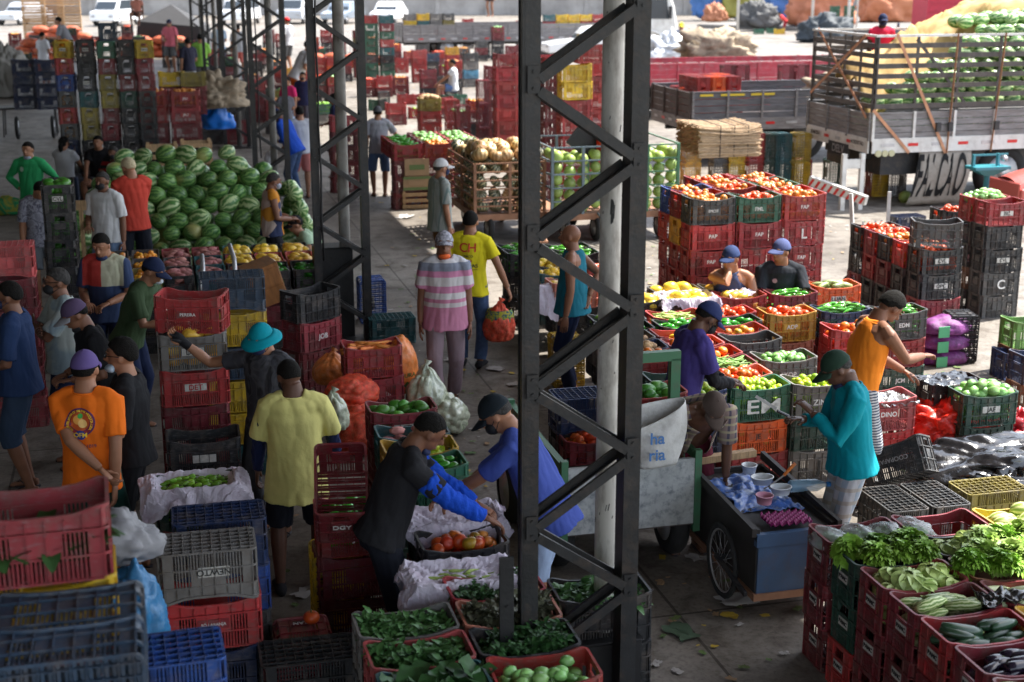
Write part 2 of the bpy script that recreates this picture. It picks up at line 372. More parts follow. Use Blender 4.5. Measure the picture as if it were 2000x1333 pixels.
# ---------------------------------------------------------------- produce
def stripes_mat(name, dark, light, n, rough=.4, soft=.12, wob=.9, ax='X', scale=9, hue=.01, patch=None):
    m = mat(name, dark, rough, hue=hue, spec=.35); N, L, b = nodes(m)
    tc = N.new('ShaderNodeTexCoord'); sx = N.new('ShaderNodeSeparateXYZ'); L.new(tc.outputs['Object'], sx.inputs[0])
    o = {'X': ('Y', 'Z'), 'Z': ('X', 'Y')}[ax]
    an = mathn(N, L, 'ARCTAN2', sx.outputs[o[0]], sx.outputs[o[1]])
    nz = N.new('ShaderNodeTexNoise'); nz.inputs['Scale'].default_value = scale; nz.inputs['Detail'].default_value = 4; L.new(shifted(N, L, tc.outputs['Object']), nz.inputs['Vector'])
    w = mathn(N, L, 'MULTIPLY', mathn(N, L, 'SUBTRACT', nz.outputs['Fac'], .5), wob)
    s = mathn(N, L, 'SINE', mathn(N, L, 'MULTIPLY', mathn(N, L, 'ADD', an, w), float(n)))
    f = mathn(N, L, 'ADD', mathn(N, L, 'MULTIPLY', s, .5), .5)
    col = ramp(N, L, f, [(.35, dark), (.55, tuple((a + c) / 2 for a, c in zip(dark, light))), (.8, light)])
    hs = [x for x in N if x.type == 'HUE_SAT'][0]; L.new(col, hs.inputs['Color'])
    if patch:
        n2 = N.new('ShaderNodeTexNoise'); n2.inputs['Scale'].default_value = 2.2; oi = N.new('ShaderNodeObjectInfo'); ad = N.new('ShaderNodeVectorMath'); ad.operation = 'ADD'; L.new(tc.outputs['Object'], ad.inputs[0])
        cb = N.new('ShaderNodeCombineXYZ'); L.new(mathn(N, L, 'MULTIPLY', oi.outputs['Random'], 9.0), cb.inputs[0]); L.new(cb.outputs[0], ad.inputs[1]); L.new(ad.outputs[0], n2.inputs['Vector'])
        mr = N.new('ShaderNodeMapRange'); mr.inputs['From Min'].default_value = .6; mr.inputs['From Max'].default_value = .7; mr.inputs['To Max'].default_value = .8; L.new(n2.outputs['Fac'], mr.inputs[0])
        mx = N.new('ShaderNodeMix'); mx.data_type = 'RGBA'; L.new(mr.outputs[0], mx.inputs['Factor']); L.new(hs.outputs[0], mx.inputs['A']); mx.inputs['B'].default_value = (*patch, 1); L.new(mx.outputs['Result'], b.inputs['Base Color'])
    return m
def sph(rx, ry=None, rz=None, fn=None, n=14, m=9, extra=None, M=None):
    b = MB().ell((0, 0, 0), (rx, ry or rx, rz or rx), n, m, M, fn)
    if extra: extra(b)
    return b.mesh('produce', True)
XM = Matrix.Rotation(R(90), 4, 'Y')
def lumpy(k, a, seed=0):
    def f(q): return q * (1 + a * noise.noise(q * k + Vector((seed, 0, 0))))
    return f
def ribs(n, a, dip=.0):
    def f(q):
        t = math.atan2(q.y, q.x); r = 1 + a * abs(math.cos(t * n / 2)) - a
        s = math.sqrt(q.x * q.x + q.y * q.y)
        return Vector((q.x * r, q.y * r, q.z * (1 - dip * math.exp(-(s / .35) ** 2))))
    return f
def stem_z(h, r, mi=1):
    def f(b): b.tube([(0, 0, h), (.0, .002, h + r * 2.2), (r * .6, 0, h + r * 3.5)], [r, r * .7, r * .6], 6, mi=mi)
    return f
def long_mesh(L, r, bend=.0, taper=(.6, .95, 1, .95, .55), n=10, stem=None):
    k = len(taper); b = MB(); pts = []; rr = []
    pts.append((-L / 2 - r * .18, bend * 1.0, 0)); rr.append(r * taper[0] * .35)
    for i, t in enumerate(taper):
        s = i / (k - 1) * 2 - 1; pts.append((s * L / 2, bend * (s * s), 0)); rr.append(r * t)
    pts.append((L / 2 + r * .18, bend, 0)); rr.append(r * taper[-1] * .35)
    b.tube(pts, rr, n)
    if stem: b.tube([(L / 2, bend, 0), (L / 2 + stem, bend * 1.2, stem * .2)], [r * .25, r * .15], 6, mi=1); b.tube([(L / 2 - r * .5, bend, 0), (L / 2 + r * .25, bend, 0)], [r * taper[-1] * 1.15, r * .3], 8, mi=1)
    return b.mesh('produce', True)
def pepper_mesh(L=.11, r=.034, long=False):
    def f(q):
        t = math.atan2(q.y, q.x); rr = 1 + .12 * math.cos(3 * t); s = .78 + .22 * q.z if not long else .55 + .45 * q.z
        return Vector((q.x * rr * s, q.y * rr * s, q.z))
    b = MB().ell((0, 0, 0), (r, r, L / 2), 12, 8, XM, f); b.tube([(L / 2 - .008, 0, 0), (L / 2 + .02, .004, .004)], [.006, .004], 6, mi=1)
    return b.mesh('produce', True)
def cabbage_mesh():
    b = MB().ell((0, 0, 0), (.085, .085, .06), 20, 10, None, ribs(11, .1, .3))
    for k in range(9):
        a = k * 2 * math.pi / 9 + .2; M = Matrix.Rotation(a, 4, 'Z')
        def fn(s, t, M=M, k=k):
            w = (.04 + .04 * math.sin(math.pi * t)) * (1 - t * .5); x = (s - .5) * 2 * w; ph = .25 + t * 1.5
            rr = .087 + .004 * math.sin(5 * s + k); return M @ Vector((rr * math.sin(ph), x, .064 * math.cos(ph) + .004 * math.cos(s * 20) ) )
        b.grid(5, 5, fn)
    b.tube([(0, 0, .03), (0, 0, .052)], [.016, .012], 7)
    return b.mesh('produce', True)
GREENS = {}
def leaf(b, p, d, L, w, curl, frill=0, mi=0, nseg=4):
    p = Vector(p); d = Vector(d).normalized(); side = d.cross(Vector((0, 0, 1)))
    if side.length < .05: side = Vector((1, 0, 0))
    side.normalize(); up = side.cross(d)
    V = []; nw = 4 if frill else 2
    for i in range(nseg + 1):
        t = i / nseg; c = p + d * (L * t) + up * (-curl * L * t * t); ww = w * (math.sin(math.pi * min(.97, .12 + .85 * t)) ** .7 if not frill else math.sin(math.pi * (.08 + .62 * t)) ** .6)
        for j in range(nw + 1):
            s = j / nw * 2 - 1; f = frill * (abs(s) ** 1.5) * L * (1 if (i + j) % 2 else -1) * t
            V.append(c + side * (s * ww) + up * (abs(s) * ww * .35 + f))
    F = [(i * (nw + 1) + j, i * (nw + 1) + j + 1, (i + 1) * (nw + 1) + j + 1, (i + 1) * (nw + 1) + j) for i in range(nseg) for j in range(nw)]
    b.add(V, F, mi)
def lettuce_mesh(seed, r=.115, n=230, frill=.3):
    rn = random.Random(seed); b = MB()
    for k in range(n):
        a = rn.uniform(0, 6.28); e = rn.uniform(.05, 1.5); rr = r * .42
        d = Vector((math.cos(a) * math.cos(e), math.sin(a) * math.cos(e), math.sin(e)))
        leaf(b, d * rr, d + Vector((rn.uniform(-.3, .3), rn.uniform(-.3, .3), .1)), r * rn.uniform(.4, .62), r * rn.uniform(.2, .32), rn.uniform(.1, .9), frill)
    return b.mesh('lettuce', True)
def greens_mesh(seed, lx=.48, ly=.27, n=420, L=.055, w=.022, h=.05, frill=0, curl=.5, patchy=0):
    rn = random.Random(seed); b = MB(); mnd = [(rn.uniform(-.5, .5), rn.uniform(-.5, .5), rn.uniform(.5, 1)) for _ in range(5)]
    for k in range(n):
        x = rn.uniform(-.5, .5); y = rn.uniform(-.5, .5)
        hh = max(0, max(m[2] * (1 - ((x - m[0]) ** 2 + (y - m[1]) ** 2) * 6) for m in mnd))
        if patchy and hh < .15 and rn.random() < patchy: continue
        z = hh * h + rn.uniform(-.04, .015); a = rn.uniform(0, 6.28); e = rn.uniform(-.1, 1.2)
        d = Vector((math.cos(a) * math.cos(e), math.sin(a) * math.cos(e), math.sin(e))); s = rn.uniform(.6, 1.3)
        leaf(b, (x * lx, y * ly, z), d, L * s, w * s, curl * rn.uniform(.4, 1.5), frill, nseg=3)
    # dark bed of packed stems the leaves grow from
    b.grid(10, 8, lambda s, t: Vector(((s - .5) * lx, (t - .5) * ly, -.05 + .02 * noise.noise(Vector((s * 6, t * 6, seed))))))
    return b.mesh('greens', True)
M_STEM = mat('fruit stem', (.1, .13, .03), .7)
def P(kind, me, col, name, cat, plural, rough=.35, mats=None, **kw):
    m = mats or mat('skin ' + kind, col, rough, hue=kw.pop('hue', .018), var=.18, nscale=kw.pop('ns', 14), **kw)
    me.materials.append(m); me.materials.append(M_STEM); KIND[kind] = (me, name, cat, plural, m)
KIND = {}
P('tomato', sph(.043, None, .036, ribs(6, .05, .25), 14, 8, stem_z(.026, .005)), (.6, .075, .015), 'tomato', 'tomato', 'tomatoes', .36, hue=.035)
P('green tomato', sph(.043, None, .037, ribs(6, .05, .25), 14, 8, stem_z(.026, .005)), (.55, .2, .03), 'tomato', 'tomato', 'tomatoes', .36, hue=.06)
P('lime', sph(.031, None, .029, lumpy(3, .06), 12, 7), (.42, .5, .03), 'lime', 'lime', 'limes', .42, hue=.05)
P('mango', sph(.062, .045, .04, lumpy(1.5, .12, 3), 14, 8), (.06, .2, .02), 'mango', 'mango', 'mangoes', .4, hue=.02)
P('papaya', sph(.085, .05, .05, lambda q: Vector((q.x, q.y * (1 - .25 * q.x), q.z * (1 - .25 * q.x)))), (.72, .4, .05), 'papaya', 'papaya', 'papayas', .35, hue=.02)
P('yellow melon', sph(.085, .068, .066, lumpy(2, .08)), (.78, .5, .05), 'yellow_melon', 'melon', 'yellow melons', .35)
P('round melon', sph(.095, None, .092, lumpy(2, .04)), (.3, .4, .1), 'green_melon', 'melon', 'green melons', .4, hue=.012)
P('potato', sph(.048, .034, .03, lumpy(2.4, .25, 2)), (.42, .25, .13), 'potato', 'potato', 'potatoes', .7)
P('sweet potato', sph(.085, .038, .036, lambda q: q * (1 + .25 * noise.noise(q * 2.1)) * (1 - .25 * abs(q.x))), (.42, .16, .15), 'sweet_potato', 'sweet potato', 'sweet potatoes', .7)
P('carrot', long_mesh(.15, .017, .006, (1, .95, .8, .55, .25)), (.72, .2, .05), 'carrot', 'carrot', 'carrots', .6)
P('zucchini', long_mesh(.2, .033, .012), (.3, .38, .12), 'zucchini', 'zucchini', 'zucchinis', .4, mats=stripes_mat('skin zucchini', (.12, .2, .04), (.5, .56, .28), 9, wob=.8, scale=30))
P('marrow', long_mesh(.23, .035, .014), (.5, .55, .3), 'pale_squash', 'squash', 'pale squashes', .4, hue=.01)
P('cucumber', long_mesh(.2, .034, .008, (.55, .9, 1, .95, .6), stem=.015), (.02, .055, .025), 'dark_cucumber', 'cucumber', 'dark cucumbers', .3, hue=.01)
P('eggplant', long_mesh(.19, .042, .014, (.8, 1, .95, .7, .45), stem=.03), (.012, .008, .022), 'eggplant', 'eggplant', 'eggplants', .18, hue=.02)
P('green pepper', pepper_mesh(), (.05, .26, .02), 'green_pepper', 'pepper', 'green peppers', .2)
P('long pepper', pepper_mesh(.14, .028, True), (.09, .3, .03), 'long_green_pepper', 'pepper', 'long green peppers', .22)
P('yellow pepper', pepper_mesh(), (.7, .45, .03), 'yellow_pepper', 'pepper', 'yellow peppers', .2)
P('small pepper', pepper_mesh(.06, .021), (.2, .4, .03), 'small_green_pepper', 'pepper', 'small green peppers', .3)
P('okra', long_mesh(.09, .011, .01, (.5, 1, .9, .6, .2), 6), (.38, .48, .12), 'okra_pod', 'okra', 'okra pods', .5)
P('bean', long_mesh(.17, .007, .02, (.5, 1, 1, 1, .5), 5), (.22, .38, .08), 'green_bean', 'bean', 'green beans', .5)
P('chayote', sph(.055, .042, .042, lambda q: q * (1 + .12 * math.cos(5 * math.atan2(q.y, q.z)) * .6)), (.22, .42, .12), 'chayote', 'chayote', 'chayotes', .35)
P('squash', sph(.09, .07, .06, None, M=None), (.5, .56, .18), 'striped_squash', 'squash', 'striped squashes', .4, mats=stripes_mat('skin squash', (.3, .42, .08), (.75, .75, .35), 9, wob=.3))
P('cabbage', cabbage_mesh(), (.36, .46, .14), 'cabbage', 'cabbage', 'cabbages', .5, ns=30)
P('watermelon', sph(.13, .114, .112, lumpy(1.2, .05), 22, 14), (.03, .09, .02), 'watermelon', 'watermelon', 'watermelons', .35, mats=stripes_mat('skin watermelon', (.05, .14, .035), (.17, .3, .085), 12, rough=.32, wob=1.1, scale=16, patch=(.42, .4, .14)))
P('pale watermelon', sph(.15, .115, .11, lumpy(1.2, .05), 22, 14), (.03, .09, .02), 'pale_watermelon', 'watermelon', 'pale striped watermelons', .35, mats=stripes_mat('skin pale watermelon', (.08, .2, .05), (.45, .55, .27), 8, rough=.35, wob=1.1, scale=16))
P('pumpkin', sph(.125, None, .085, ribs(11, .14, .35), 33, 10, stem_z(.06, .013)), (.14, .17, .11), 'pumpkin', 'pumpkin', 'pumpkins', .5, mats=stripes_mat('skin pumpkin', (.05, .08, .05), (.42, .36, .24), 11, ax='Z', wob=.5, scale=12, hue=.04))
P('tan pumpkin', sph(.13, None, .095, ribs(11, .12, .35), 33, 10, stem_z(.06, .013)), (.45, .28, .14), 'tan_pumpkin', 'pumpkin', 'tan pumpkins', .5, mats=stripes_mat('skin tan pumpkin', (.36, .2, .09), (.6, .4, .22), 11, ax='Z', wob=.4, scale=10, hue=.02))
P('onion', sph(.04, None, .037, ribs(9, .03, .2), 12, 8), (.5, .12, .05), 'onion', 'onion', 'onions', .35)
P('lettuce', lettuce_mesh(1), (.22, .4, .04), 'lettuce', 'lettuce', 'lettuces', .5, ns=8)
P('pale lettuce', lettuce_mesh(2, .125, 200, .16), (.38, .55, .12), 'pale_lettuce', 'lettuce', 'pale lettuces', .5, ns=8)
P('orange', sph(.037, None, .036, lumpy(3, .02), 12, 7), (.8, .3, .02), 'orange', 'orange', 'oranges', .4)
PROD = []
def put(kind, p, rot, s=1.0, label=None, group=None, rest=False): PROD.append((kind, Vector(p), rot, s, label, group, rest))
def fill(cr, kind, label, nx=7, ny=4, dz=.05, heap=.03, s=1.0, lie=True, jit=.35, mix=None, layers=1, mixp=.3, rim=.03, area=(.46, .25), skip=0):
    """fruit in an upright crate object: a visible top layer and looser rows beneath"""
    M = cr.matrix_world; grp = label
    rn = random.Random(len(PROD) + 5)
    for L in range(layers + 1):
        for i in range(nx):
            for j in range(ny):
                if rn.random() < skip: continue
                fx = (i + .5) / nx - .5; fy = (j + .5) / ny - .5
                if L == layers and layers > 0: fx *= .8; fy *= .75
                x = fx * area[0] + rn.uniform(-jit, jit) * area[0] / nx; y = fy * area[1] + rn.uniform(-jit, jit) * area[1] / ny
                if L == layers and layers > 0 and rn.random() < .45: continue
                z = CH - rim - dz + heap * (1 - (2 * fx) ** 2) + L * dz * .75 + rn.uniform(-.012, .012)
                k = mix if (mix and rn.random() < mixp) else kind
                if kind in ('lettuce', 'pale lettuce', 'cabbage', 'pumpkin', 'tan pumpkin'): e = (rn.uniform(-.4, .4), rn.uniform(-.4, .4), rn.uniform(0, 6.28))
                elif lie: e = (rn.uniform(0, 6.28), rn.uniform(-.25, .25), GA + rn.uniform(-.45, .45))
                else: e = (rn.uniform(0, 6.28), rn.uniform(0, 6.28), rn.uniform(0, 6.28))
                put(k, M @ Vector((x, y, z)), e, s * rn.uniform(.85, 1.12), label, grp)
    for zl in (.07, .16):
        for i in range(max(2, nx - 1)):
            for j in range(max(2, ny - 1)):
                if kind in ('bean', 'okra', 'carrot', 'small pepper') and (i + j) % 2: continue
                put(kind, M @ Vector((((i + .5) / max(2, nx - 1) - .5) * area[0], ((j + .5) / max(2, ny - 1) - .5) * area[1], zl)), (0, 0, GA), s * 1.05, None, None, True)
CAP = {}
def flush_produce(limit=250):
    by = {}
    for r in PROD: by.setdefault(KIND[r[0]][1], []).append(r)
    for nm, rows in by.items():
        vis = sorted([r for r in rows if not r[6]], key=lambda r: (r[1] - cam_o.location).length)
        ind, rest = vis[:limit], vis[limit:] + [r for r in rows if r[6]]
        for kind, p, e, s, lab, grp, _ in ind:
            me, name, cat, plural, m = KIND[kind]
            o = bpy.data.objects.new(name, me); COL.objects.link(o); o.location = p; o.rotation_euler = e; o.scale = (s, s, s)
            tag(o, lab, cat, grp)
        if rest:
            V = []; F = []; MI = []; b0 = 0; ms = []
            kinds = sorted({r[0] for r in rest})
            cache = {}
            for kd in kinds:
                me = KIND[kd][0]; 
                cache[kd] = ([v.co.copy() for v in me.vertices], [tuple(q.vertices) for q in me.polygons], [q.material_index for q in me.polygons])
                ms.append(KIND[kd][4])
            low = MB().ell((0, 0, 0), 1, 8, 5)
            for kind, p, e, s, lab, grp, fl in rest:
                from mathutils import Euler
                Rm = Euler(e).to_matrix(); ki = kinds.index(kind)
                if fl == 1:
                    dm = KIND[kind][0]; 
                    if 'ext' not in dm:
                        xs = [max(abs(v.co[i]) for v in dm.vertices) for i in range(3)]; dm['ext'] = xs
                    ex = dm['ext']; V += [tuple(Rm @ Vector((q.x * ex[0], q.y * ex[1], q.z * ex[2])) * s + p) for q in low.v]; F += [tuple(i + b0 for i in q) for q in low.f]; MI += [ki * 2] * len(low.f); b0 += len(low.v)
                else:
                    vv, ff, mm = cache[kind]; V += [tuple(Rm @ q * s + p) for q in vv]; F += [tuple(i + b0 for i in q) for q in ff]; MI += [ki * 2 + min(1, i) for i in mm]; b0 += len(vv)
            me = bpy.data.meshes.new(nm + '_heap'); me.from_pydata(V, [], F)
            for m in ms: me.materials.append(m); me.materials.append(M_STEM)
            me.polygons.foreach_set('material_index', MI); me.shade_smooth(); me.update()
            o = bpy.data.objects.new('heaped_' + KIND[kinds[0]][3].replace(' ', '_'), me); COL.objects.link(o)
            tag(o, f'{KIND[kinds[0]][3]} heaped deep in the market crates beneath and behind the nearer ones', KIND[kinds[0]][2], None, 'stuff')
M_LEAF = {'dark': mat('leaf dark', (.035, .1, .025), .5, hue=.01, var=.3, nscale=25, spec=.4), 'mid': mat('leaf mid', (.07, .17, .045), .5, hue=.01, var=.3, nscale=25, spec=.4),
          'purple': mat('leaf purple', (.14, .15, .09), .5, var=.5, nscale=20, dirt=.7, dcol=(.05, .015, .03), spec=.4), 'bright': mat('leaf bright', (.25, .42, .04), .5, hue=.01, var=.3, nscale=20, spec=.4)}
def greens(cr, label, seed, m='mid', cat='greens', name='leafy_greens', z=.0, **kw):
    me = greens_mesh(seed, **kw); o = new(name, me, None, M_LEAF[m]); o.matrix_world = cr.matrix_world @ Matrix.Translation((0, 0, CH - .075 + z)); tag(o, label, cat, None, 'stuff'); return o
# ---------------------------------------------------------------- sheets, bags
def crumple(name, label, cat, p, lx, ly, m, seed, amp=.03, drape=.0, rz=0, n=34, flat=(.5, .5), sag=0, thick=.002):
    """crumpled sheet; beyond the flat share it hangs down by drape"""
    def fn(s, t):
        x = (s - .5) * lx; y = (t - .5) * ly; q = Vector((x * 7, y * 7, seed * 3.7))
        nz = noise.noise(q * .7) * .8 + abs(noise.noise(q * 1.7)) * 1.1 + abs(noise.noise(q * 3.7)) * .5 - .6
        ex = max(0, abs(s - .5) * 2 - flat[0]) / (1 - flat[0] + 1e-6); ey = max(0, abs(t - .5) * 2 - flat[1]) / (1 - flat[1] + 1e-6); e = max(ex, ey)
        x2 = x * (1 - .35 * ex * (drape > 0)); y2 = y * (1 - .35 * ey * (drape > 0))
        return Vector((x2 + (.02 + .07 * e) * noise.noise(q * .8 + Vector((9, 0, 0))), y2 + (.02 + .07 * e) * noise.noise(q * .8 + Vector((0, 9, 0))), nz * amp - drape * e ** 1.2 * (1 + .5 * noise.noise(q * .5 + Vector((3, 3, 3)))) - sag * (1 - e) * (1 - e)))
    b = MB().grid(n, n, fn); o = b.obj(name, m, None, drape == 0 and m is not M_PAPER); o.location = p; o.rotation_euler = (0, 0, GA + R(rz))
    sm = o.modifiers.new('t', 'SOLIDIFY'); sm.thickness = thick
    tag(o, label, cat); return o
def liner(label, cr, seed, lx=.92, ly=.66, droop=.3, m=None, inner=.09):
    """one crumpled sheet lining an upright crate: sunk inside, over the rim, hanging outside"""
    def fn(s, t):
        x = (s - .5) * lx; y = (t - .5) * ly; q = Vector((x * 6, y * 6, seed * 3.1)); n1 = noise.noise(q); n2 = abs(noise.noise(q * 2.1)); n3 = abs(noise.noise(q * 4.6))
        r = max(abs(x) / .265, abs(y) / .158); a = math.atan2(y, x)
        if r < 1: z = -inner + (inner + .012) * max(0, (r - .55) / .45) ** 1.5; k = 1
        else: e = r - 1; z = .014 + .02 * min(1, e * 6) - droop * e ** 1.25 * (.55 + .6 * noise.noise(Vector((math.cos(a) * 1.6, math.sin(a) * 1.6, seed)))); k = 1 - .30 * min(1, e)
        w = .012 + .05 * max(0, r - 1)
        return Vector((x * k + w * n1, y * k + w * noise.noise(q + Vector((7, 3, 0))), z + (n2 * 1.2 + n3 * .7 - .6) * (.022 + .03 * min(1, max(0, r - .9)))))
    o = MB().grid(52, 40, fn).obj('wrapping_sheet', m or M_PAPER); o.matrix_world = cr.matrix_world @ Matrix.Translation((0, 0, CH)); o.modifiers.new('t', 'SOLIDIFY').thickness = .002; tag(o, label, 'paper'); return o
def heap(name, label, cat, p, r, m, seed=0, amp=.25, freq=1.6, rz=0, n=40, k=26, fold=.5, **kw):
    """cloth or plastic heap, sack, tarp: a closed lumpy body sitting on p"""
    def f(q):
        w = noise.noise(q * freq + Vector((seed * 5.1, 0, 0))) + fold * (abs(noise.noise(q * freq * 2.4 + Vector((0, seed, 0)))) * 2 - .5) * .6 + fold * .25 * abs(noise.noise(q * freq * 6))
        q2 = q * (1 + amp * w)
        if q2.z < -.35: q2.z = -.35 + (q2.z + .35) * .12
        return q2
    b = MB().ell((0, 0, 0), r, n, k, None, f); o = b.obj(name, m, None, True)
    o.location = Vector(p) + Vector((0, 0, r[2] * .42)); o.rotation_euler = (0, 0, GA + R(rz)); tag(o, label, cat, kw.get('group')); return o
M_PAPER = mat('wrapping paper', (.62, .57, .66), .85, var=.12, nscale=6, dirt=.5, dcol=(.36, .22, .3), bump=.5, bscale=12)
M_BLACKPL = mat('black plastic', (.012, .012, .014), .16, spec=.8, bump=.5, bscale=9)
M_REDPL = mat('red mesh bag', (.75, .03, .015), .4, var=.3, nscale=12, bump=.4, bscale=20)
M_CLEAR = mat('clear plastic bag', (.62, .68, .68), .12, spec=.9, var=.3, nscale=9, alpha=.42, bump=.7, bscale=14)
M_BURLAP = mat('burlap', (.3, .24, .17), .95, var=.25, nscale=9, bump=.4, bscale=40)
M_WTARP = mat('white plastic sheet', (.6, .62, .64), .3, bump=.4, bscale=9)
# ---------------------------------------------------------------- people
def ik(a, t, l1, l2, pole):
    a = Vector(a); t = Vector(t); d = t - a; L = d.length
    if L > (l1 + l2) * .995: d *= (l1 + l2) * .995 / L; L = d.length; t = a + d
    if L < .05: L = .05
    dn = d.normalized(); x = max(-1, min(1, (l1 * l1 + L * L - l2 * l2) / (2 * l1 * L)))
    p = Vector(pole); p = p - dn * p.dot(dn)
    if p.length < 1e-3: p = Vector((0, -1, 0))
    p.normalize()
    return a + dn * (l1 * x) + p * (l1 * math.sqrt(max(0, 1 - x * x))), t
TMP = bpy.data.objects.new('tmp', bpy.data.meshes.new('tmp')); COL.objects.link(TMP)
_rm = TMP.modifiers.new('r', 'REMESH'); _rm.mode = 'VOXEL'; _rm.use_smooth_shade = True
_sm = TMP.modifiers.new('s', 'SMOOTH'); _sm.factor = .5
def fuse(b, vox, it=3):
    me = b.mesh('f'); old = TMP.data; TMP.data = me; bpy.data.meshes.remove(old)
    _rm.voxel_size = vox; _sm.iterations = it
    bpy.context.view_layer.update(); dg = bpy.context.evaluated_depsgraph_get()
    return bpy.data.meshes.new_from_object(TMP.evaluated_get(dg))
def wrinkle(me, amp, seed, k=9, zs=.55):
    vs = me.vertices; nrm = [v.normal.copy() for v in vs]
    for v, nn in zip(vs, nrm):
        q = Vector((v.co.x * k, v.co.y * k, v.co.z * k * zs + v.co.x * 3)) + Vector((seed * 7.7, 0, 0))
        w = abs(noise.noise(q)) * 1.4 + .5 * abs(noise.noise(q * 2.2)) - .45
        v.co += nn * (w * amp)
SKIN = {'light': (.42, .22, .14), 'tan': (.32, .15, .085), 'brown': (.2, .088, .05), 'dark': (.11, .05, .03), 'deep': (.055, .027, .018)}
def skinm(k): return mat('skin ' + k, SKIN[k], .5, var=.12, nscale=9, spec=.35)
def cloth(name, c, rough=.85, **kw): return mat('cloth ' + name, c, rough, var=kw.pop('var', .1), nscale=kw.pop('ns', 5), bump=kw.pop('bump', .35), bscale=kw.pop('bs', 11), spec=.2, **kw)
def banded(name, stops, ax='Z', base=None, scale=1, interp='CONSTANT', noise_amt=.0):
    m = cloth(name, stops[0][1]); N, L, b = nodes(m); tc = N.new('ShaderNodeTexCoord'); sx = N.new('ShaderNodeSeparateXYZ'); L.new(tc.outputs['Object'], sx.inputs[0])
    f = sx.outputs[ax]
    f = mathn(N, L, 'MULTIPLY', f, scale)
    if scale != 1: f = mathn(N, L, 'FRACT', f)
    L.new(ramp(N, L, f, stops, interp), b.inputs['Base Color']); return m
def patterned(name, cols, scale, kind='noise'):
    m = cloth(name, cols[0]); N, L, b = nodes(m); tc = N.new('ShaderNodeTexCoord')
    if kind == 'noise': n = N.new('ShaderNodeTexNoise'); n.inputs['Scale'].default_value = scale; n.inputs['Detail'].default_value = 3; n.inputs['Distortion'].default_value = 1.5; out = n.outputs['Fac']; st = [(.40, cols[0]), (.47, cols[1]), (.54, cols[2 % len(cols)]), (.6, cols[-1])]
    else: n = N.new('ShaderNodeTexVoronoi'); n.inputs['Scale'].default_value = scale; out = n.outputs['Color']; st = [(i / len(cols), c) for i, c in enumerate(cols)]
    L.new(tc.outputs['Object'], n.inputs['Vector']); L.new(ramp(N, L, out, st, 'CONSTANT' if kind != 'noise' else 'LINEAR'), b.inputs['Base Color']); return m
def plaid(name, a, c1, c2, k=16):
    m = cloth(name, a); N, L, b = nodes(m); tc = N.new('ShaderNodeTexCoord'); sx = N.new('ShaderNodeSeparateXYZ'); L.new(tc.outputs['Object'], sx.inputs[0]); out = None
    cur = None
    for ax, c in (('X', c1), ('Z', c2)):
        f = mathn(N, L, 'FRACT', mathn(N, L, 'MULTIPLY', sx.outputs[ax], float(k))); g_ = mathn(N, L, 'LESS_THAN', f, .3)
        mx = N.new('ShaderNodeMix'); mx.data_type = 'RGBA'; L.new(mathn(N, L, 'MULTIPLY', g_, .75), mx.inputs['Factor'])
        if cur is None: mx.inputs['A'].default_value = (*a, 1)
        else: L.new(cur, mx.inputs['A'])
        mx.inputs['B'].default_value = (*c, 1); cur = mx.outputs['Result']
    L.new(cur, b.inputs['Base Color']); return m
M_EYE = mat('eye dark', (.015, .01, .01), .2); M_LIP = mat('lips', (.2, .06, .05), .5); M_HAIR = mat('black hair', (.009, .008, .007), .85, bump=.5, bscale=120, spec=.15)
M_GHAIR = mat('greying hair', (.045, .042, .04), .85, spec=.15, bump=.5, bscale=90, var=.4, nscale=40)
def hand(b, wrist, d, palm_n, s, thumb, curl=.5, det=1):
    """palm and five fingers: d along the hand, palm_n out of the palm"""
    d = Vector(d).normalized(); pn = Vector(palm_n); pn = (pn - d * pn.dot(d)).normalized(); side = d.cross(pn).normalized() * thumb; wrist = Vector(wrist)
    M = Matrix((side, pn, d)).transposed().to_4x4()
    b.loft([(-.02, .024, .018, 0, 0), (.01, .029, .016, 0, 0), (.05, .04, .014, 0, 0), (.085, .041, .012, 0, 0), (.095, .034, .008, 0, 0)], M=M, c=wrist, n=10)
    for k, (o, L) in enumerate(((-.03, .062), (-.0105, .074), (.0095, .079), (.029, .07))):
        cu = curl * (1.15 - .08 * k); p = Vector((o, 0, .086)); pts = [p]; a = 0
        for q in range(3): a += cu * (.55 if q == 0 else .8); p = p + Vector((0, math.sin(a), math.cos(a))) * L * (.45, .32, .23)[q]; pts.append(p.copy())
        b.tube([wrist + M @ q for q in pts], [.0095, .009, .008, .0065], 7)
    p = [Vector((.03, .0, .02)), Vector((.052, .012, .045)), Vector((.06, .022, .072)), Vector((.056, .032, .093))]
    b.tube([wrist + M @ q for q in p], [.013, .012, .0105, .008], 7)
NP = [0]
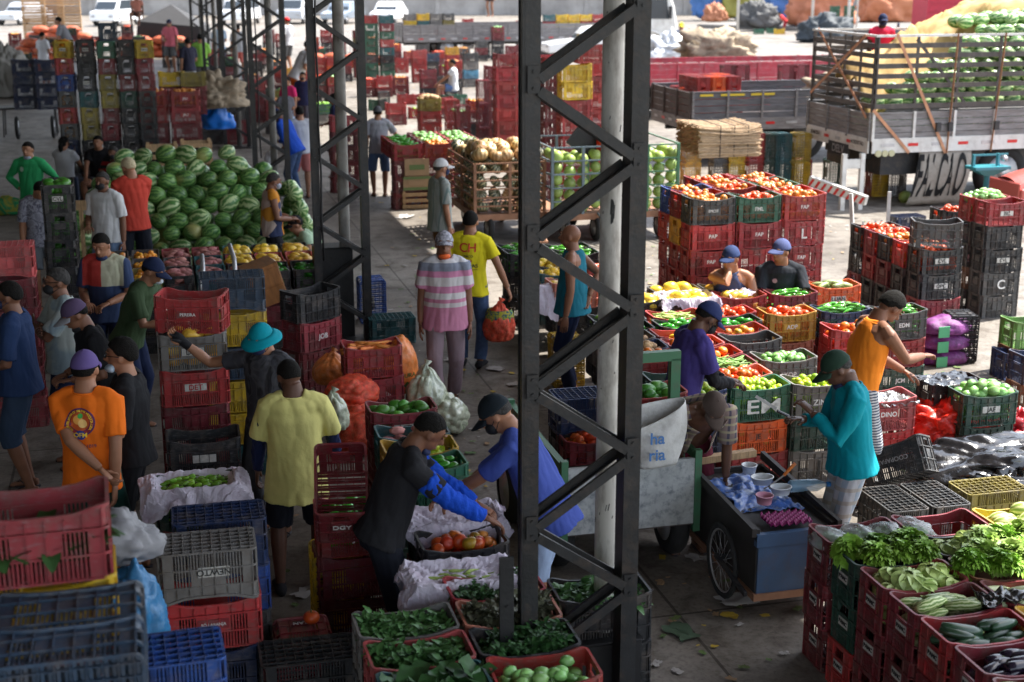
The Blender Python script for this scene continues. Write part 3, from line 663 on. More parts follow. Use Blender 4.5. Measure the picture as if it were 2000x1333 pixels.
def person(foot, top, label, yaw=0, skin='brown', shirt=None, pants=None, hair='short', hairm=None, cap=None, mask=None, arms=('down', 'down'), legs='stand', lean=0, side=0, head=(0, 0), H=None,
           sleeve=.5, pant=.55, shoe='sandal', z0=0, fat=1.0, hips=None, far=False, shirt_len=.0, extra=None, group=None, world=None, jaw=None, twist=0, sling=None, stance=.1, decal=None):
    """foot: pixel of the feet on the floor; top: pixel row of the head. yaw 0 faces away, 90 faces left, -90 right, 180 the camera"""
    rn = random.Random(NP[0] * 3 + 1); NP[0] += 1
    P0 = wpt(foot[0], foot[1], z0) if world is None else Vector(world)
    if world is None:   # foot[0] is where the body shows; the floor point sits a little nearer the picture's middle line
        k_ = (P0.y * math.cos(TH) + (HC - 1.45) * math.sin(TH)) / (P0.y * math.cos(TH) + HC * math.sin(TH)); P0.x *= k_
    Yd = P0.y
    sit = legs == 'sit'
    if H is None:
        zt = depth_z(foot[0], top, Yd * (1 if world is None else 1)); H = (zt - z0) / (1.0 if not sit else .76)
    s = H / 1.69; vox = (.0085 if not far else .016) / s
    hz = hips if hips is not None else (.93 if not sit else .5)
    Pv = Vector((0, 0, hz)); Rl = Matrix.Rotation(R(side), 4, 'Y') @ Matrix.Rotation(R(-lean), 4, 'X')
    # lean forward = +y
    def T(x, y, z): return Pv + Rl @ Vector((x, y, z))
    Rt = Rl @ Matrix.Rotation(R(twist), 4, 'Z')
    def U(x, y, z): return Pv + Rt @ Vector((x, y, z))
    neck = U(0, .0, .52); sh = {1: U(.185, 0, .445), -1: U(-.185, 0, .445)}
    yawh, pit = head; Rh = Matrix.Rotation(R(lean * .35), 4, 'X').inverted() @ Matrix.Rotation(R(yawh), 4, 'Z') @ Matrix.Rotation(R(-pit), 4, 'X')
    if abs(side): Rh = Matrix.Rotation(R(side * .5), 4, 'Y') @ Rh
    hd = neck + (Rh @ Vector((0, .02, .12))) + Vector((0, .012, 0)) if lean < 50 else neck + Rl @ Vector((0, .03, .125))
    if lean >= 50: Rh = Rl @ Matrix.Rotation(R(yawh), 4, 'Z') @ Matrix.Rotation(R(-pit), 4, 'X')
    pre = {'down': (.235, .03, .80), 'cross': (-.1, .22, hz + .27), 'hips': (.17, .03, hz + .08), 'back': (-.06, -.17, hz + .05), 'front': (.1, .26, hz + .12), 'reach': (.12, .48, hz + .15), 'pocket': (.2, .06, hz - .03), 'knee': (.13, .42, .6), 'phone': (.06, .3, hz + .32)}
    pole = {'down': (.25, -1, -.2), 'cross': (.9, .1, -.6), 'hips': (1, -.35, .1), 'back': (.8, -.3, .1), 'front': (.5, -.6, -.6), 'reach': (.4, -.3, -1), 'pocket': (.6, -.8, 0), 'knee': (.6, -.2, -.6), 'phone': (.6, -.3, -1)}
    arm = {}
    for k, sd_ in ((0, -1), (1, 1)):      # arms[0] left, arms[1] right
        a = arms[k]
        if isinstance(a, str): t = Vector(pre[a]); pl = Vector(pole[a]); t.x *= sd_; pl.x *= sd_
        else: t = Vector(a[0]); pl = Vector(a[1]) if len(a) > 1 else Vector((.5 * sd_, -.5, -.6))
        if isinstance(a, str) and a in ('down', 'hips', 'pocket') and (sit or hz < .9) and a == 'down': t.z = hz - .1
        e, w = ik(sh[sd_], t, .29, .255, pl); arm[sd_] = (sh[sd_], e, w, a if isinstance(a, str) else 'reach')
    hip = {1: T(.09, 0, -.03), -1: T(-.09, 0, -.03)}; leg = {}
    for sd_ in (-1, 1):
        if legs == 'stand': f = (sd_ * stance, rn.uniform(-.03, .03), .075)
        elif legs == 'walk': f = (sd_ * .08, .19 * sd_, .085)
        elif legs == 'wide': f = (sd_ * .2, .05 * sd_, .075)
        elif sit: f = (sd_ * .14, .42, .075)
        elif legs == 'crouch': f = (sd_ * .13, .12, .075)
        else: f = (legs[0 if sd_ < 0 else 1])
        kn, an = ik(hip[sd_], f, .43, .42, (sd_ * .25, 1, .25)); leg[sd_] = (hip[sd_], kn, an)
    b = MB(); RT4 = Rt.to_4x4()
    b.loft([(-.11, .11, .08, 0, 0), (-.05, .158 * fat, .11 * fat, 0, 0), (.03, .16 * fat, .112 * fat, 0, 0), (.14, .142 * fat, .1 * fat, 0, .01), (.26, .16, .108, 0, 0), (.36, .174, .112, 0, 0), (.43, .172, .1, 0, 0), (.475, .135, .078, 0, 0), (.505, .078, .066, 0, .002), (.6, .056, .058, 0, .02)], M=RT4, c=Pv, n=20)
    b.tube([neck, hd], [.055, .05], 10)
    def hm(v): return hd + Rh @ Vector(v)
    b.ell(hd + Rh @ Vector((0, -.008, .02)), (.076, .094, .092), 18, 12, Rh); b.ell(hd + Rh @ Vector((0, .022, -.045)), (.056, .066, .068), 14, 10, Rh)
    b.tube([hm((0, .088, .015)), hm((0, .108, -.022)), hm((0, .092, -.03))], [.009, .0165, .012], 8)
    for e in (-1, 1): b.ell(hm((e * .077, -.005, -.005)), (.01, .02, .031), 8, 6, Rh @ Matrix.Rotation(R(-12 * e), 4, 'Z'))
    b.ell(hm((0, .083, -.062)), (.024, .012, .011), 8, 6, Rh)
    for sd_ in (-1, 1):
        a, e, w, nm = arm[sd_]; m1 = a.lerp(e, .5); m2 = e.lerp(w, .35)
        b.tube([a.lerp(neck, .6), a.lerp(neck, .2), a.lerp(e, .06), m1, e, m2, w], [.04, .05, .055, .049, .041, .042, .028], 12)
        h0, kn, an = leg[sd_]
        b.tube([h0 + Vector((0, 0, .05)), h0, h0.lerp(kn, .5), kn, kn.lerp(an, .3), an.lerp(kn, .12), an], [.085, .09, .078, .057, .058, .038, .036], 12)
        fd = Vector((sd_ * .12, 1, 0)).normalized(); ft = Matrix((fd.cross(Vector((0, 0, 1))), fd, Vector((0, 0, 1)))).transposed()
        b.loft([(-.06, .028, .03, 0, 0), (-.03, .034, .036, 0, .0), (.03, .036, .034, 0, .0), (.09, .043, .025, 0, -.012), (.13, .045, .018, 0, -.02), (.16, .034, .013, 0, -.024)], M=(ft @ Matrix(((1, 0, 0), (0, 0, 1), (0, 1, 0)))).to_4x4(), c=an - Vector((0, 0, .038)), n=12)
    me = fuse(b, vox, 3)
    # features and hands joined to the same mesh
    x = MB()
    for sd_ in (-1, 1):
        a, e, w, nm = arm[sd_]; d = (w - e).normalized()
        pn = Vector((-sd_, 0, 0)) if abs(d.z) > .6 else Vector((0, 0, -1))
        if nm == 'cross': pn = Vector((0, -1, 0))
        if nm == 'back': pn = Vector((0, -1, .2))
        hand(x, w + d * .01, d if nm != 'back' else d, pn, 1, 1 if (d.cross(pn)).dot(Vector((0, 1, .3)) if abs(d.z) > .6 else Vector((-sd_, 0, .3))) > 0 else -1, {'down': .35, 'cross': .3, 'reach': .55, 'front': .8, 'hips': .4, 'back': .6, 'phone': .8}.get(nm, .5))
    for e in (-1, 1):
        x.ell(hm((e * .031, .083, .014)), (.0145, .009, .0075), 8, 6, Rh, mi=1); x.tube([hm((e * .014, .092, .034)), hm((e * .034, .09, .04)), hm((e * .054, .074, .034))], [.005, .007, .004], 6, mi=1)
    x.ell(hm((0, .09, -.06)), (.021, .007, .005), 8, 5, Rh, mi=2)
    bm = bmesh.new(); bm.from_mesh(me); xm = x.mesh('x'); bm.from_mesh(xm); 
    for f in bm.faces: f.smooth = True
    bm.to_mesh(me); bm.free(); bpy.data.meshes.remove(xm); me.materials.clear()
    for m in (skinm(skin), M_EYE, M_LIP): me.materials.append(m)
    o = bpy.data.objects.new('person', me); COL.objects.link(o); o.location = P0; o.rotation_euler = (0, 0, R(yaw)); o.scale = (s, s, s)
    tag(o, label, 'person', group)
    # shirt
    if shirt is not None:
        c = MB(); f = fat; e_ = .016; lo = -.1 - shirt_len
        tank = sleeve == 0
        top = [(.40, .15 if tank else .172 + e_, .1 + e_, 0, 0), (.45, .1 if tank else .192, .1 + e_, 0, 0), (.488, .08 if tank else .165, .1, 0, .0), (.512, .082, .084, 0, .003)]
        c.loft([(lo, (.168 + e_) * f + .02, (.12 + e_) * f + .022, 0, 0), (lo + .05, (.166 + e_) * f + .012, (.118 + e_) * f + .012, 0, 0), (.02, (.166 + e_) * f, (.118 + e_) * f, 0, .002), (.14, (.152 + e_) * f, (.11 + e_) * f + .004, 0, .008), (.26, .17 + e_, .116 + e_, 0, 0), (.35, (.165 if tank else .178) + e_, .114 + e_, 0, 0)] + top, M=RT4, c=Pv, n=24)
        if not tank:
            for sd_ in (-1, 1):
                a, e, w, nm = arm[sd_]; L1 = .29; L2 = .255; tot = sleeve
                pts = [a.lerp(neck, .7), a.lerp(neck, .3), a.lerp(neck, .06) - Vector((0, 0, .004))]; rr = [.06, .068, .074]
                if tot <= 1:
                    en = a.lerp(e, tot); pts += [a.lerp(en, .5), en]; rr += [.068, .073]
                else:
                    pts += [a.lerp(e, .5), e, e.lerp(w, min(.97, tot - 1) * .6), e.lerp(w, min(.97, tot - 1))]; rr += [.064, .056, .051, .042]
                c.tube(pts, rr, 14)
        cm = fuse(c, vox * 1.1, 2); wrinkle(cm, .014 if not far else .01, NP[0], 8, .34); cm.materials.clear()
        cm.materials.append(shirt); so = bpy.data.objects.new('shirt', cm); COL.objects.link(so); so.parent = o; so.data.shade_smooth()
        if not far: MB().tube([U(.078 * math.cos(t) * (1.25 if tank else 1), .078 * math.sin(t) * 1.05 + .003, .506 - .022 * (math.sin(t) > 0) * math.sin(t) - (.02 if tank else 0)) for t in [2 * math.pi * k_ / 24 for k_ in range(24)]], .0085, 6, closed=True).obj('collar', shirt, so, True)
        if decal: decal(so, RT4, Pv)
    if pants is not None:
        c = MB(); c.loft([(-.13, .12, .1, 0, 0), (-.06, .172 * fat, .126 * fat, 0, 0), (.02, .163 * fat, .115 * fat, 0, 0), (.05, .15 * fat, .1 * fat, 0, 0)], M=RT4, c=Pv, n=20)
        for sd_ in (-1, 1):
            h0, kn, an = leg[sd_]
            if pant <= 1: en = h0.lerp(kn, min(1, pant * 1.0)); c.tube([h0 + Vector((0, 0, .04)), h0, h0.lerp(en, .5), en], [.082, .098, .1, .103 if pant > .4 else .1], 14)
            elif pant < 1.5: en = kn.lerp(an, pant - 1); c.tube([h0 + Vector((0, 0, .04)), h0, h0.lerp(kn, .5), kn, en], [.09, .102, .095, .084, .082], 14)
            else: c.tube([h0 + Vector((0, 0, .04)), h0, h0.lerp(kn, .5), kn, kn.lerp(an, .5), kn.lerp(an, .96)], [.09, .102, .09, .075, .068, .068], 14)
        cm = fuse(c, vox * 1.1, 2); wrinkle(cm, .012, NP[0] + 50, 8, .4); cm.materials.clear(); cm.materials.append(pants)
        po = bpy.data.objects.new('shorts' if pant < 1.5 else 'trousers', cm); COL.objects.link(po); po.parent = o; cm.shade_smooth()
    if hair or cap:
        hmn = hairm or M_HAIR
        if hair:
            rad = {'short': (.083, .101, .101), 'buzz': (.08, .098, .097), 'curly': (.089, .107, .114), 'long': (.086, .104, .1)}[hair]
            def fh(q):
                ss = lambda a, b, x: (lambda t: t * t * (3 - 2 * t))(max(0, min(1, (x - a) / (b - a))))
                lim = -.5 + .4 * ss(-.6, -.1, q.y) + .5 * ss(.1, .75, q.y)
                if q.z < lim + .1: k_ = ss(-.03, .1, lim + .07 - q.z); return (q * (1.01 - .21 * k_)) if hair != 'long' or q.y > 0 else Vector((q.x * .85, q.y * .95, q.z * 1.1))
                return q * (1 + (.05 if hair == 'curly' else .02) * noise.noise(q * (7 if hair == 'curly' else 4)))
            hb = MB().ell(hd + Rh @ Vector((0, -.01, .022)), rad, 40, 30, Rh, fh)
            if hair == 'long': hb.tube([hm((0, -.09, .02)), hm((0, -.12, -.05)), hm((0, -.1, -.2))], [.035, .045, .02], 10)
            hb.obj('hair', hmn, o, True)
        if cap:
            cm_, style = cap[0], cap[1]; cb = MB(); back = len(cap) > 2 and cap[2] == 'back'
            def fc(q):
                if q.z < .12: return Vector((q.x * 1.0, q.y * 1.0, .12 + (q.z - .12) * .12))
                return q
            cb.ell(hd + Rh @ Vector((0, -.008, .022)), (.088, .107, .112 if style != 'bucket' else .105), 22, 14, Rh, fc)
            co = cb.obj('cap' if style != 'bucket' else 'bucket_hat', cm_, o, True)
            bb = MB()
            if style == 'bucket':
                def fb(u_, t_): a = u_ * 2 * math.pi; r1 = 1 + .62 * t_; return hd + Rh @ Vector((.088 * r1 * math.cos(a), -.008 + .105 * r1 * math.sin(a), .04 - .055 * t_ + .008 * math.sin(3 * a) * t_))
                bb.grid(28, 3, fb)
            else:
                sg = -1 if back else 1
                def fb(u_, t_): a = (u_ - .5) * 2.1; w = math.cos(a * 1.42) ** .6 if abs(a * 1.42) < 1.57 else 0; return hd + Rh @ Vector((math.sin(a) * .087, sg * (math.cos(a) * .1 + t_ * .088 * w), .038 - .03 * t_ - .9 * (math.sin(a) * .087) ** 2 * 3))
                bb.grid(12, 4, fb)
            bo = bb.obj('brim', cap[3] if len(cap) > 3 else cm_, co, True); sm = bo.modifiers.new('t', 'SOLIDIFY'); sm.thickness = .005
            if style == 'cap' and not far: MB().ell(hd + Rh @ Vector((0, -.008, .134)), (.007, .007, .004), 8, 5, Rh).obj('cap_button', cm_, co, True)
    if mask:
        mm, where = mask; mb = MB(); oz = {'on': (0, .052, -.05), 'chin': (0, .035, -.105), 'ear': (-.03, .06, -.075)}[where]
        def fm(q): return Vector((q.x, q.y if q.y > -.1 else q.y * .4, q.z))
        mb.ell(hd + Rh @ Vector(oz), (.062, .062, .048) if where == 'on' else (.056, .05, .03), 16, 10, Rh, fm)
        if where == 'on':
            for e in (-1, 1): mb.tube([hm((e * .058, .05, -.035)), hm((e * .08, .0, .0)), hm((e * .08, -.012, .022))], .0025, 5); mb.tube([hm((e * .055, .05, -.075)), hm((e * .08, .0, -.035)), hm((e * .08, -.014, -.03))], .0025, 5)
        mb.obj('face_mask', mm, o, True)
    if shoe:
        for sd_ in (-1, 1):
            h0, kn, an = leg[sd_]; fd = Vector((sd_ * .12, 1, 0)).normalized(); sx_ = fd.cross(Vector((0, 0, 1))); c0 = an - Vector((0, 0, .075))
            ft = Matrix((sx_, fd, Vector((0, 0, 1)))).transposed(); sb = MB()
            if shoe == 'sandal':
                n = 14; pts = [Vector((.043 * math.cos(t) * (1 + .12 * math.sin(t)), .045 + .125 * math.sin(t), 0)) for t in [2 * math.pi * i / n for i in range(n)]]
                V = [c0 + ft @ p + Vector((0, 0, -.004)) for p in pts] + [c0 + ft @ p + Vector((0, 0, .014)) for p in pts]
                sb.add(V, [tuple(range(n))[::-1], tuple(range(n, 2 * n))] + [(i, (i + 1) % n, (i + 1) % n + n, i + n) for i in range(n)])
                for e in (-1, 1): sb.tube([c0 + ft @ Vector((0, .125, .03)), c0 + ft @ Vector((e * .03, .07, .058)), c0 + ft @ Vector((e * .044, .01, .015))], .005, 6)
                sb.obj('sandal', mat('sandal rubber', (.03, .025, .03), .7), o, True)
            else:
                sb.loft([(-.07, .034, .04, 0, 0), (-.03, .042, .048, 0, .0), (.04, .043, .042, 0, -.002), (.1, .048, .033, 0, -.012), (.15, .048, .027, 0, -.018), (.185, .036, .02, 0, -.024)], M=(ft @ Matrix(((1, 0, 0), (0, 0, 1), (0, 1, 0)))).to_4x4(), c=c0 + Vector((0, 0, .043)), n=14)
                sb.obj('shoe', cloth('shoe dark', (.03, .03, .035)) if shoe == 'shoe' else shoe, o, True)
    info = dict(hd=hd, Rh=Rh, arm=arm, hm=hm, neck=neck, U=U)
    if extra: extra(o, info)
    return o
# ---------------------------------------------------------------- setting
def struct(o): o['kind'] = 'structure'; return o
struct(MB().grid(60, 60, lambda s, t: Vector(((s - .5) * 560, t * 560 - 60, 0))).obj('ground', ground_mat()))
M_CONC = mat('rendered concrete', (.34, .32, .3), .85, var=.25, nscale=.6, dirt=.5, dcol=(.16, .14, .12), bump=.2, bscale=4)
def gslab(name, v0, v1, u0, u1, z0, z1, m):
    b = MB().box((0, 0, 0), (v1 - v0, u1 - u0, z1 - z0)); o = b.obj(name, m); o.location = g((v0 + v1) / 2, (u0 + u1) / 2, (z0 + z1) / 2); o.rotation_euler = (0, 0, GA); return o
struct(gslab('roof', -17, 9.15, -9, 68, 8.0, 8.15, mat('roof sheet', (.3, .3, .31), .6)))

wl = MB().box((0, 0, 2.6), (150, .4, 5.2)); 
for i in range(38): wl.box((-74 + i * 4, -.25, 2.6), (.35, .12, 5.2))
wl = wl.obj('boundary_wall', M_CONC); wl.location = (-8, 118, 0); tag(wl, 'long grey concrete boundary wall behind the parked cars', 'wall')
struct(gslab('light_blocking_wall', -8.2, -8, -9, 50, 0, 8, mat('dark plaster', (.13, .12, .11), .9, var=.3, nscale=.7)))  # unseen wall, added and coloured dark to cut the light from the left
# concrete strip and kerb of the raised stall pavement on the far right
pv = MB().prism([(0, 0), (60, 0), (60, .25), (0, .25)], 0, 30).obj('raised_pavement', mat('pavement concrete', (.16, .15, .14), .85, var=.2, nscale=1)); pv.location = wpt(1362, 55); pv.rotation_euler = (0, 0, R(-36)); struct(pv)
# ---------------------------------------------------------------- steel lattice columns
def column(u, label, ztop=8.0, v0=1.78):
    b = MB(); w = .545; h = .078; d = .13
    root = empty('lattice_column', g(v0 + w / 2 + .04, u), GA); tag(root, label, 'column', 'steel lattice columns holding the roof')
    for sx in (-1, 1):
        p = MB(); x = sx * w / 2; p.box((x, -d / 2 + .004, ztop / 2), (h, .008, ztop)); p.box((x, d / 2 - .004, ztop / 2), (h, .008, ztop)); p.box((x - sx * (h / 2 - .004), 0, ztop / 2), (.008, d - .016, ztop))
        p.box((x + sx * (h / 2 + .006), -d / 2 + .02, ztop / 2), (.012, .036, ztop)); p.obj('post', M_STEEL, root)
    k = 0; z = .28; st = .385
    while z < ztop - st:
        sx = -1 if k % 2 else 1
        a = (sx * (w / 2 - .03), 0, z); e = (-sx * (w / 2 - .03), 0, z + st * .86)
        q = MB()
        for yy in (-d / 2 - .012, d / 2 + .012): q.bar((a[0], yy, a[2]), (e[0], yy, e[2]), .022, .05, up=(0, 0, 1)); q.bar((a[0], yy * .8, a[2] - .02), (e[0], yy * .8, e[2] - .02), .04, .006)
        q.obj('lattice_brace', M_STEEL, root)
        gp = MB().box((sx * w / 2, -d / 2 - .018, z), (h * .8, .006, .13)).box((sx * w / 2, d / 2 + .018, z), (h * .8, .006, .13))
        for bz in (-.04, .04): gp.cyl((sx * w / 2, -d / 2 - .03, z + bz), (sx * w / 2, -d / 2 - .018, z + bz), .009, 6)
        gp.obj('gusset_plate', M_STEEL, root); z += st; k += 1
    MB().box((0, 0, .012), (w + .3, .4, .024)).obj('base_plate', M_STEEL, root)
    return root
COLU = [6.75, 16.0, 25.0, 34.3, 43.5, 52.7]
for i, u in enumerate(COLU): column(u, ['nearest dark steel lattice column standing in front of the white pipe', 'second dark lattice column beside the standing blue crate', 'third lattice column behind the watermelon pile', 'fourth lattice column behind the burlap heap', 'fifth lattice column by the man in coral shorts', 'sixth and farthest thin lattice column near the parked vans'][i])
M_PIPE = mat('white pvc pipe', (.74, .72, .67), .5, var=.1, nscale=3, dirt=.75, dcol=(.2, .16, .13), stretch=(3, 3, .8))
M_GPIPE = mat('grey concrete pipe', (.34, .33, .31), .8, var=.25, nscale=4, dirt=.5)
p = g(2.34, 7.02); o = MB().tube([(0, 0, 0), (0, 0, 7.9)], .06, 28).obj('drain_pipe', M_PIPE, None, True); o.location = p; tag(o, 'round white scuffed drain pipe running up behind the nearest lattice column', 'pipe')
sc_ = MB(); rn = random.Random(4)
for k in range(46):
    a = rn.uniform(math.pi * 1.0, math.pi * 2.1); z = rn.uniform(.3, 4.6); L = rn.uniform(.006, .04); sc_.bar((.0605 * math.cos(a), .0605 * math.sin(a), z), (.0605 * math.cos(a + L * 3), .0605 * math.sin(a + L * 3), z + L), .002, .004)
for k in range(9): sc_.bar((.061 * math.cos(4.6 + k * .03), .061 * math.sin(4.6 + k * .03), 3.02 + .05 * math.sin(k * 2.3)), (.061 * math.cos(4.66 + k * .03), .061 * math.sin(4.66 + k * .03), 3.05 + .05 * math.cos(k * 3)), .002, .008)
sc_.obj('paint_mark', M_INK, o)
for i, u in enumerate(COLU[1:]):
    o = MB().tube([(0, 0, 0), (0, 0, 7.9)], .06 if i else .065, 16).obj('drain_pipe', M_GPIPE, None, True); o.location = g(2.16, u + .22); tag(o, 'round grey pipe behind the ' + ['second', 'third', 'fourth', 'fifth', 'sixth'][i] + ' lattice column', 'pipe')
M_BLACKB = mat('black painted steel', (.007, .007, .008), .6, var=.3, nscale=4, bump=.15)
def bbox(v, u, lv, lu, z0, z1, label, name='steel_guard', m=M_BLACKB):
    b = MB().box((0, 0, (z1 - z0) / 2), (lv, lu, z1 - z0)); b.box((0, 0, z1 - z0 + .006), (lv + .02, lu + .02, .012)); o = b.obj(name, m); bv = o.modifiers.new('b', 'BEVEL'); bv.width = .006; o.location = g(v + lv / 2, u + lu / 2, z0); o.rotation_euler = (0, 0, GA); return tag(o, label, 'guard')
c0 = at(1055, 1262, .52); gu = bbox(c0[0] - .1, 6.75 + .1, .62, .34, 0, .62, 'low black steel box with faded yellow mark around the nearest column foot')
bbox(1.80, 15.92 + .22, .44, .3, 0, 1.08, 'tall black steel panel box inside the second lattice column foot')
o = MB().box((0, 0, .66), (.075, .02, 1.32)).box((0, -.014, 1.05), (.012, .012, .012)).obj('steel_plate', M_BLACKB); o.location = g(1.665, 6.6); o.rotation_euler = (0, 0, GA); tag(o, 'upright black steel plate with one bright bolt left of the nearest column', 'plate')
for (u, v, lab) in ((16.0, 1.86, 'second'), (25.0, 1.9, 'third')):
    o = MB().tube([(0, 0, z * .5) if z % 2 else (.012, 0, z * .5) for z in range(2, 16)], .012, 6).obj('hanging_cable', M_BLACKB, None, True); o.location = g(v, u - .13); tag(o, f'thin black cable hanging down the {lab} lattice column', 'cable')
# ---------------------------------------------------------------- crates: big sales block on the right
TOM = 'tomatoes'
def S(v, u, n, cols, where, content=None, low=None, **kw):
    if isinstance(v, tuple): v, u = v
    if low and low < n: return stack(v, u, low, cols, where, content, n0=n - low, **kw)
    return stack(v, u, n, cols, where, content, **kw)
k = S(5.15, 13.55, 3, ['dark grey', 'black'], 'of the papered stack left of the seated men', 'yellow melons'); fill(k[0], 'yellow melon', 'yellow melon in the front papered grey crate left of the seated men', 4, 2, .07); liner('sunlit white paper lining the front melon crate', k[0], 12, .8, .56, .3)
k = S(5.15, 13.9, 3, ['dark grey'], 'just behind the papered melon stack', 'yellow melons', low=1); fill(k[0], 'yellow melon', 'yellow melon in the rear papered grey crate left of the seated men', 4, 2, .06, .05)
k = S(4.59, 13.6, 3, ['black'], 'against the right side of the nearest column', 'yellow melons'); fill(k[0], 'yellow melon', 'yellow melon in the black crate against the nearest column', 4, 2, .07)
k = S(5.72, 13.88, 3, ['dark grey'], 'in front of the man resting his cheek', 'papayas', low=2); fill(k[0], 'papaya', 'papaya among papers in the crate in front of the man resting his cheek', 4, 2, .07)
k = S(5.73, 13.53, 3, ['red'], 'below the man resting his cheek', 'papered papayas'); fill(k[0], 'papaya', 'papaya in the red crate half covered by white paper', 4, 2, .08); crumple('wrapping_sheet', 'bright white paper over the red papaya crate', 'paper', k[0].matrix_world @ Vector((.03, .02, .3)), .34, .22, M_PAPER, 17, .05)
k = S(6.31, 13.51, 3, ['wine red', 'red'], 'in front of the seated man in black', 'pale green peppers', texts={0: ('BANHA', 'white', None)}); fill(k[0], 'long pepper', 'pale green pepper in the wine red crate in front of the man in black', 7, 3)
k = S(6.31, 13.86, 3, ['wine red'], 'nearest the knees of the seated man in black', 'cucumbers', low=1); fill(k[0], 'long pepper', 'green pepper in the wine red crate nearest the man in black', 6, 3, .06)
k = S(6.93, 13.72, 3, ['orange', 'red'], 'at the right end of the back sales row', 'courgettes', texts={0: 'LUAN'}); fill(k[0], 'zucchini', 'courgette in the bright orange crate marked LUAN', 3, 3, .08)
k = S(4.76, 12.86, 3, ['red'], 'behind the capped man in violet, back of his row', 'okra', low=2); fill(k[0], 'okra', 'okra pod in the red crate behind the capped man in violet', 9, 8, .05, .02)
k = S(4.7, 12.5, 3, ['black'], 'behind the capped man in violet, second of his row', 'green peppers', low=2); fill(k[0], 'green pepper', 'green pepper in the black crate left of the navy cap', 6, 3)
k = S(4.55, 12.15, 3, ['red'], 'behind the capped man in violet, third of his row', 'yellow peppers', low=2); fill(k[0], 'yellow pepper', 'yellow pepper in the red crate left of the navy cap', 4, 3, .09, skip=.4)
k = S(4.53, 11.8, 3, ['faded red'], 'touching the shoulder of the capped man in violet', TOM, low=2); fill(k[0], 'tomato', 'red tomato in the faded red crate beside the navy cap brim', 6, 4)
k = S(4.56, 11.45, 3, ['red'], 'before the mask of the capped man in violet', 'mixed tomatoes', low=2); fill(k[0], 'tomato', 'red tomato in the half empty red crate before the black mask', 7, 4, .09, skip=.45)
k = S(4.55, 11.1, 3, ['wine red'], 'beside the chest of the capped man in violet', 'green beans', low=2); fill(k[0], 'bean', 'green bean in the bagged crate beside the violet shirt', 4, 16, .05, .03)
k = S(4.54, 10.77, 3, ['peach'], 'one row behind the lime crate', TOM, low=2); fill(k[0], 'tomato', 'red tomato in the peach crate behind the lime crate', 8, 4, .06, .03)
k = S(4.55, 10.43, 3, ['green', 'orange', 'red'], 'of the front lime stack', 'limes', texts={1: ('JE', 'ink', 'self'), 2: ('RODRIGO', 'white', 'self')}); fill(k[0], 'lime', 'lime in the green crate painted with a big white M', 9, 5, .045, .03, mix='lime')
lettering('EM', .17, k[0], (.02, -CW / 2 - .0005, .12), (R(90), 0, 0), M_WINK, sx=1.5)
for kk in k[1:]: fill(kk, 'lime', 'lime seen through the slats of the lower crates', 0, 0)
k = S(3.98, 10.43, 3, ['dark blue', 'navy'], 'under the hand of the capped man in violet', 'limes', low=2); fill(k[0], 'lime', 'lime in the dark blue crate under the hand of the capped man', 7, 4, .05, s=1.2)
k = S(3.98, 10.77, 3, ['dark green'], 'behind the hand of the capped man in violet', low=1)
k = S(3.98, 11.45, 3, ['red'], 'left of the violet shirt, nearest the green cart bar', TOM, low=1); fill(k[0], 'tomato', 'tomato in the red crate left of the violet shirt', 7, 4)
k = S(3.98, 11.8, 3, ['dark blue'], 'left of the violet shirt, second from the cart bar', 'potatoes', low=1); fill(k[0], 'potato', 'potato in the dark blue crate left of the violet shirt', 6, 4)
k = S(3.98, 12.15, 3, ['grey'], 'seen between the white pipe and the cart bar', 'potatoes', low=1); fill(k[0], 'potato', 'potato in the grey crate left of the violet shirt', 6, 4)
k = S(4.1, 12.5, 3, ['black'], 'just right of the white pipe', 'green peppers', low=2); fill(k[0], 'green pepper', 'green pepper in the black crate beside the white pipe', 6, 3)
k = S(4.14, 12.85, 3, ['dark grey'], 'behind the white pipe', 'okra', low=2); fill(k[0], 'small pepper', 'small pale pepper in the crate behind the white pipe', 7, 6)
k = S(5.31, 12.85, 3, ['red'], 'behind the peppers crate right of the navy cap', TOM, low=2); fill(k[0], 'tomato', 'red tomato in the red crate behind the peppers right of the navy cap', 7, 4, .07)
k = S(5.22, 12.5, 3, ['black'], 'right of the navy cap', 'dark green peppers', low=1); fill(k[0], 'green pepper', 'dark green pepper in the black crate right of the navy cap', 5, 3, .08)
k = S(5.13, 12.17, 3, ['red'], 'just behind the empty dark grey crate', 'few yellow tomatoes', low=1); fill(k[0], 'green tomato', 'yellowish tomato in the red crate behind the empty grey crate', 6, 3, .12, skip=.4)
k = S(5.12, 11.83, 3, ['dark grey', 'dark grey'], 'standing empty in the middle of the sales block')
k = S(5.91, 12.72, 3, ['amber', 'peach'], 'marked ADP in the sales block', 'orange tomatoes', texts={0: ('ADP', 'white', 'self')}); fill(k[0], 'tomato', 'large orange tomato in the amber crate marked ADP', 6, 3, .06, .02, s=1.15)
k = S(6.48, 12.68, 3, ['navy', 'dark red'], 'behind the head of the orange tank top man', 'long green peppers'); fill(k[0], 'long pepper', 'long green pepper heaped in the navy crate behind the orange tank top', 6, 3, .03, .05, layers=2)
k = S(7.03, 12.5, 3, ['dark grey', 'red', 'dark green'], 'in the stack beside the purple onion sacks', 'green peppers', texts={0: ('EDM', 'white', 'self'), 1: ('CACO', 'red', 'white'), 2: ('JCM', 'white', 'self')}); fill(k[0], 'long pepper', 'green pepper in the dark crate beside the purple sacks', 6, 3, .05)
k = S(6.25, 11.98, 3, ['red', 'red', 'dark red'], 'right behind the man in orange tank top', TOM, texts={0: ('FAP', 'white', None)}); fill(k[0], 'tomato', 'large red tomato in the crate right behind the orange tank top', 5, 3, .07, s=1.2)
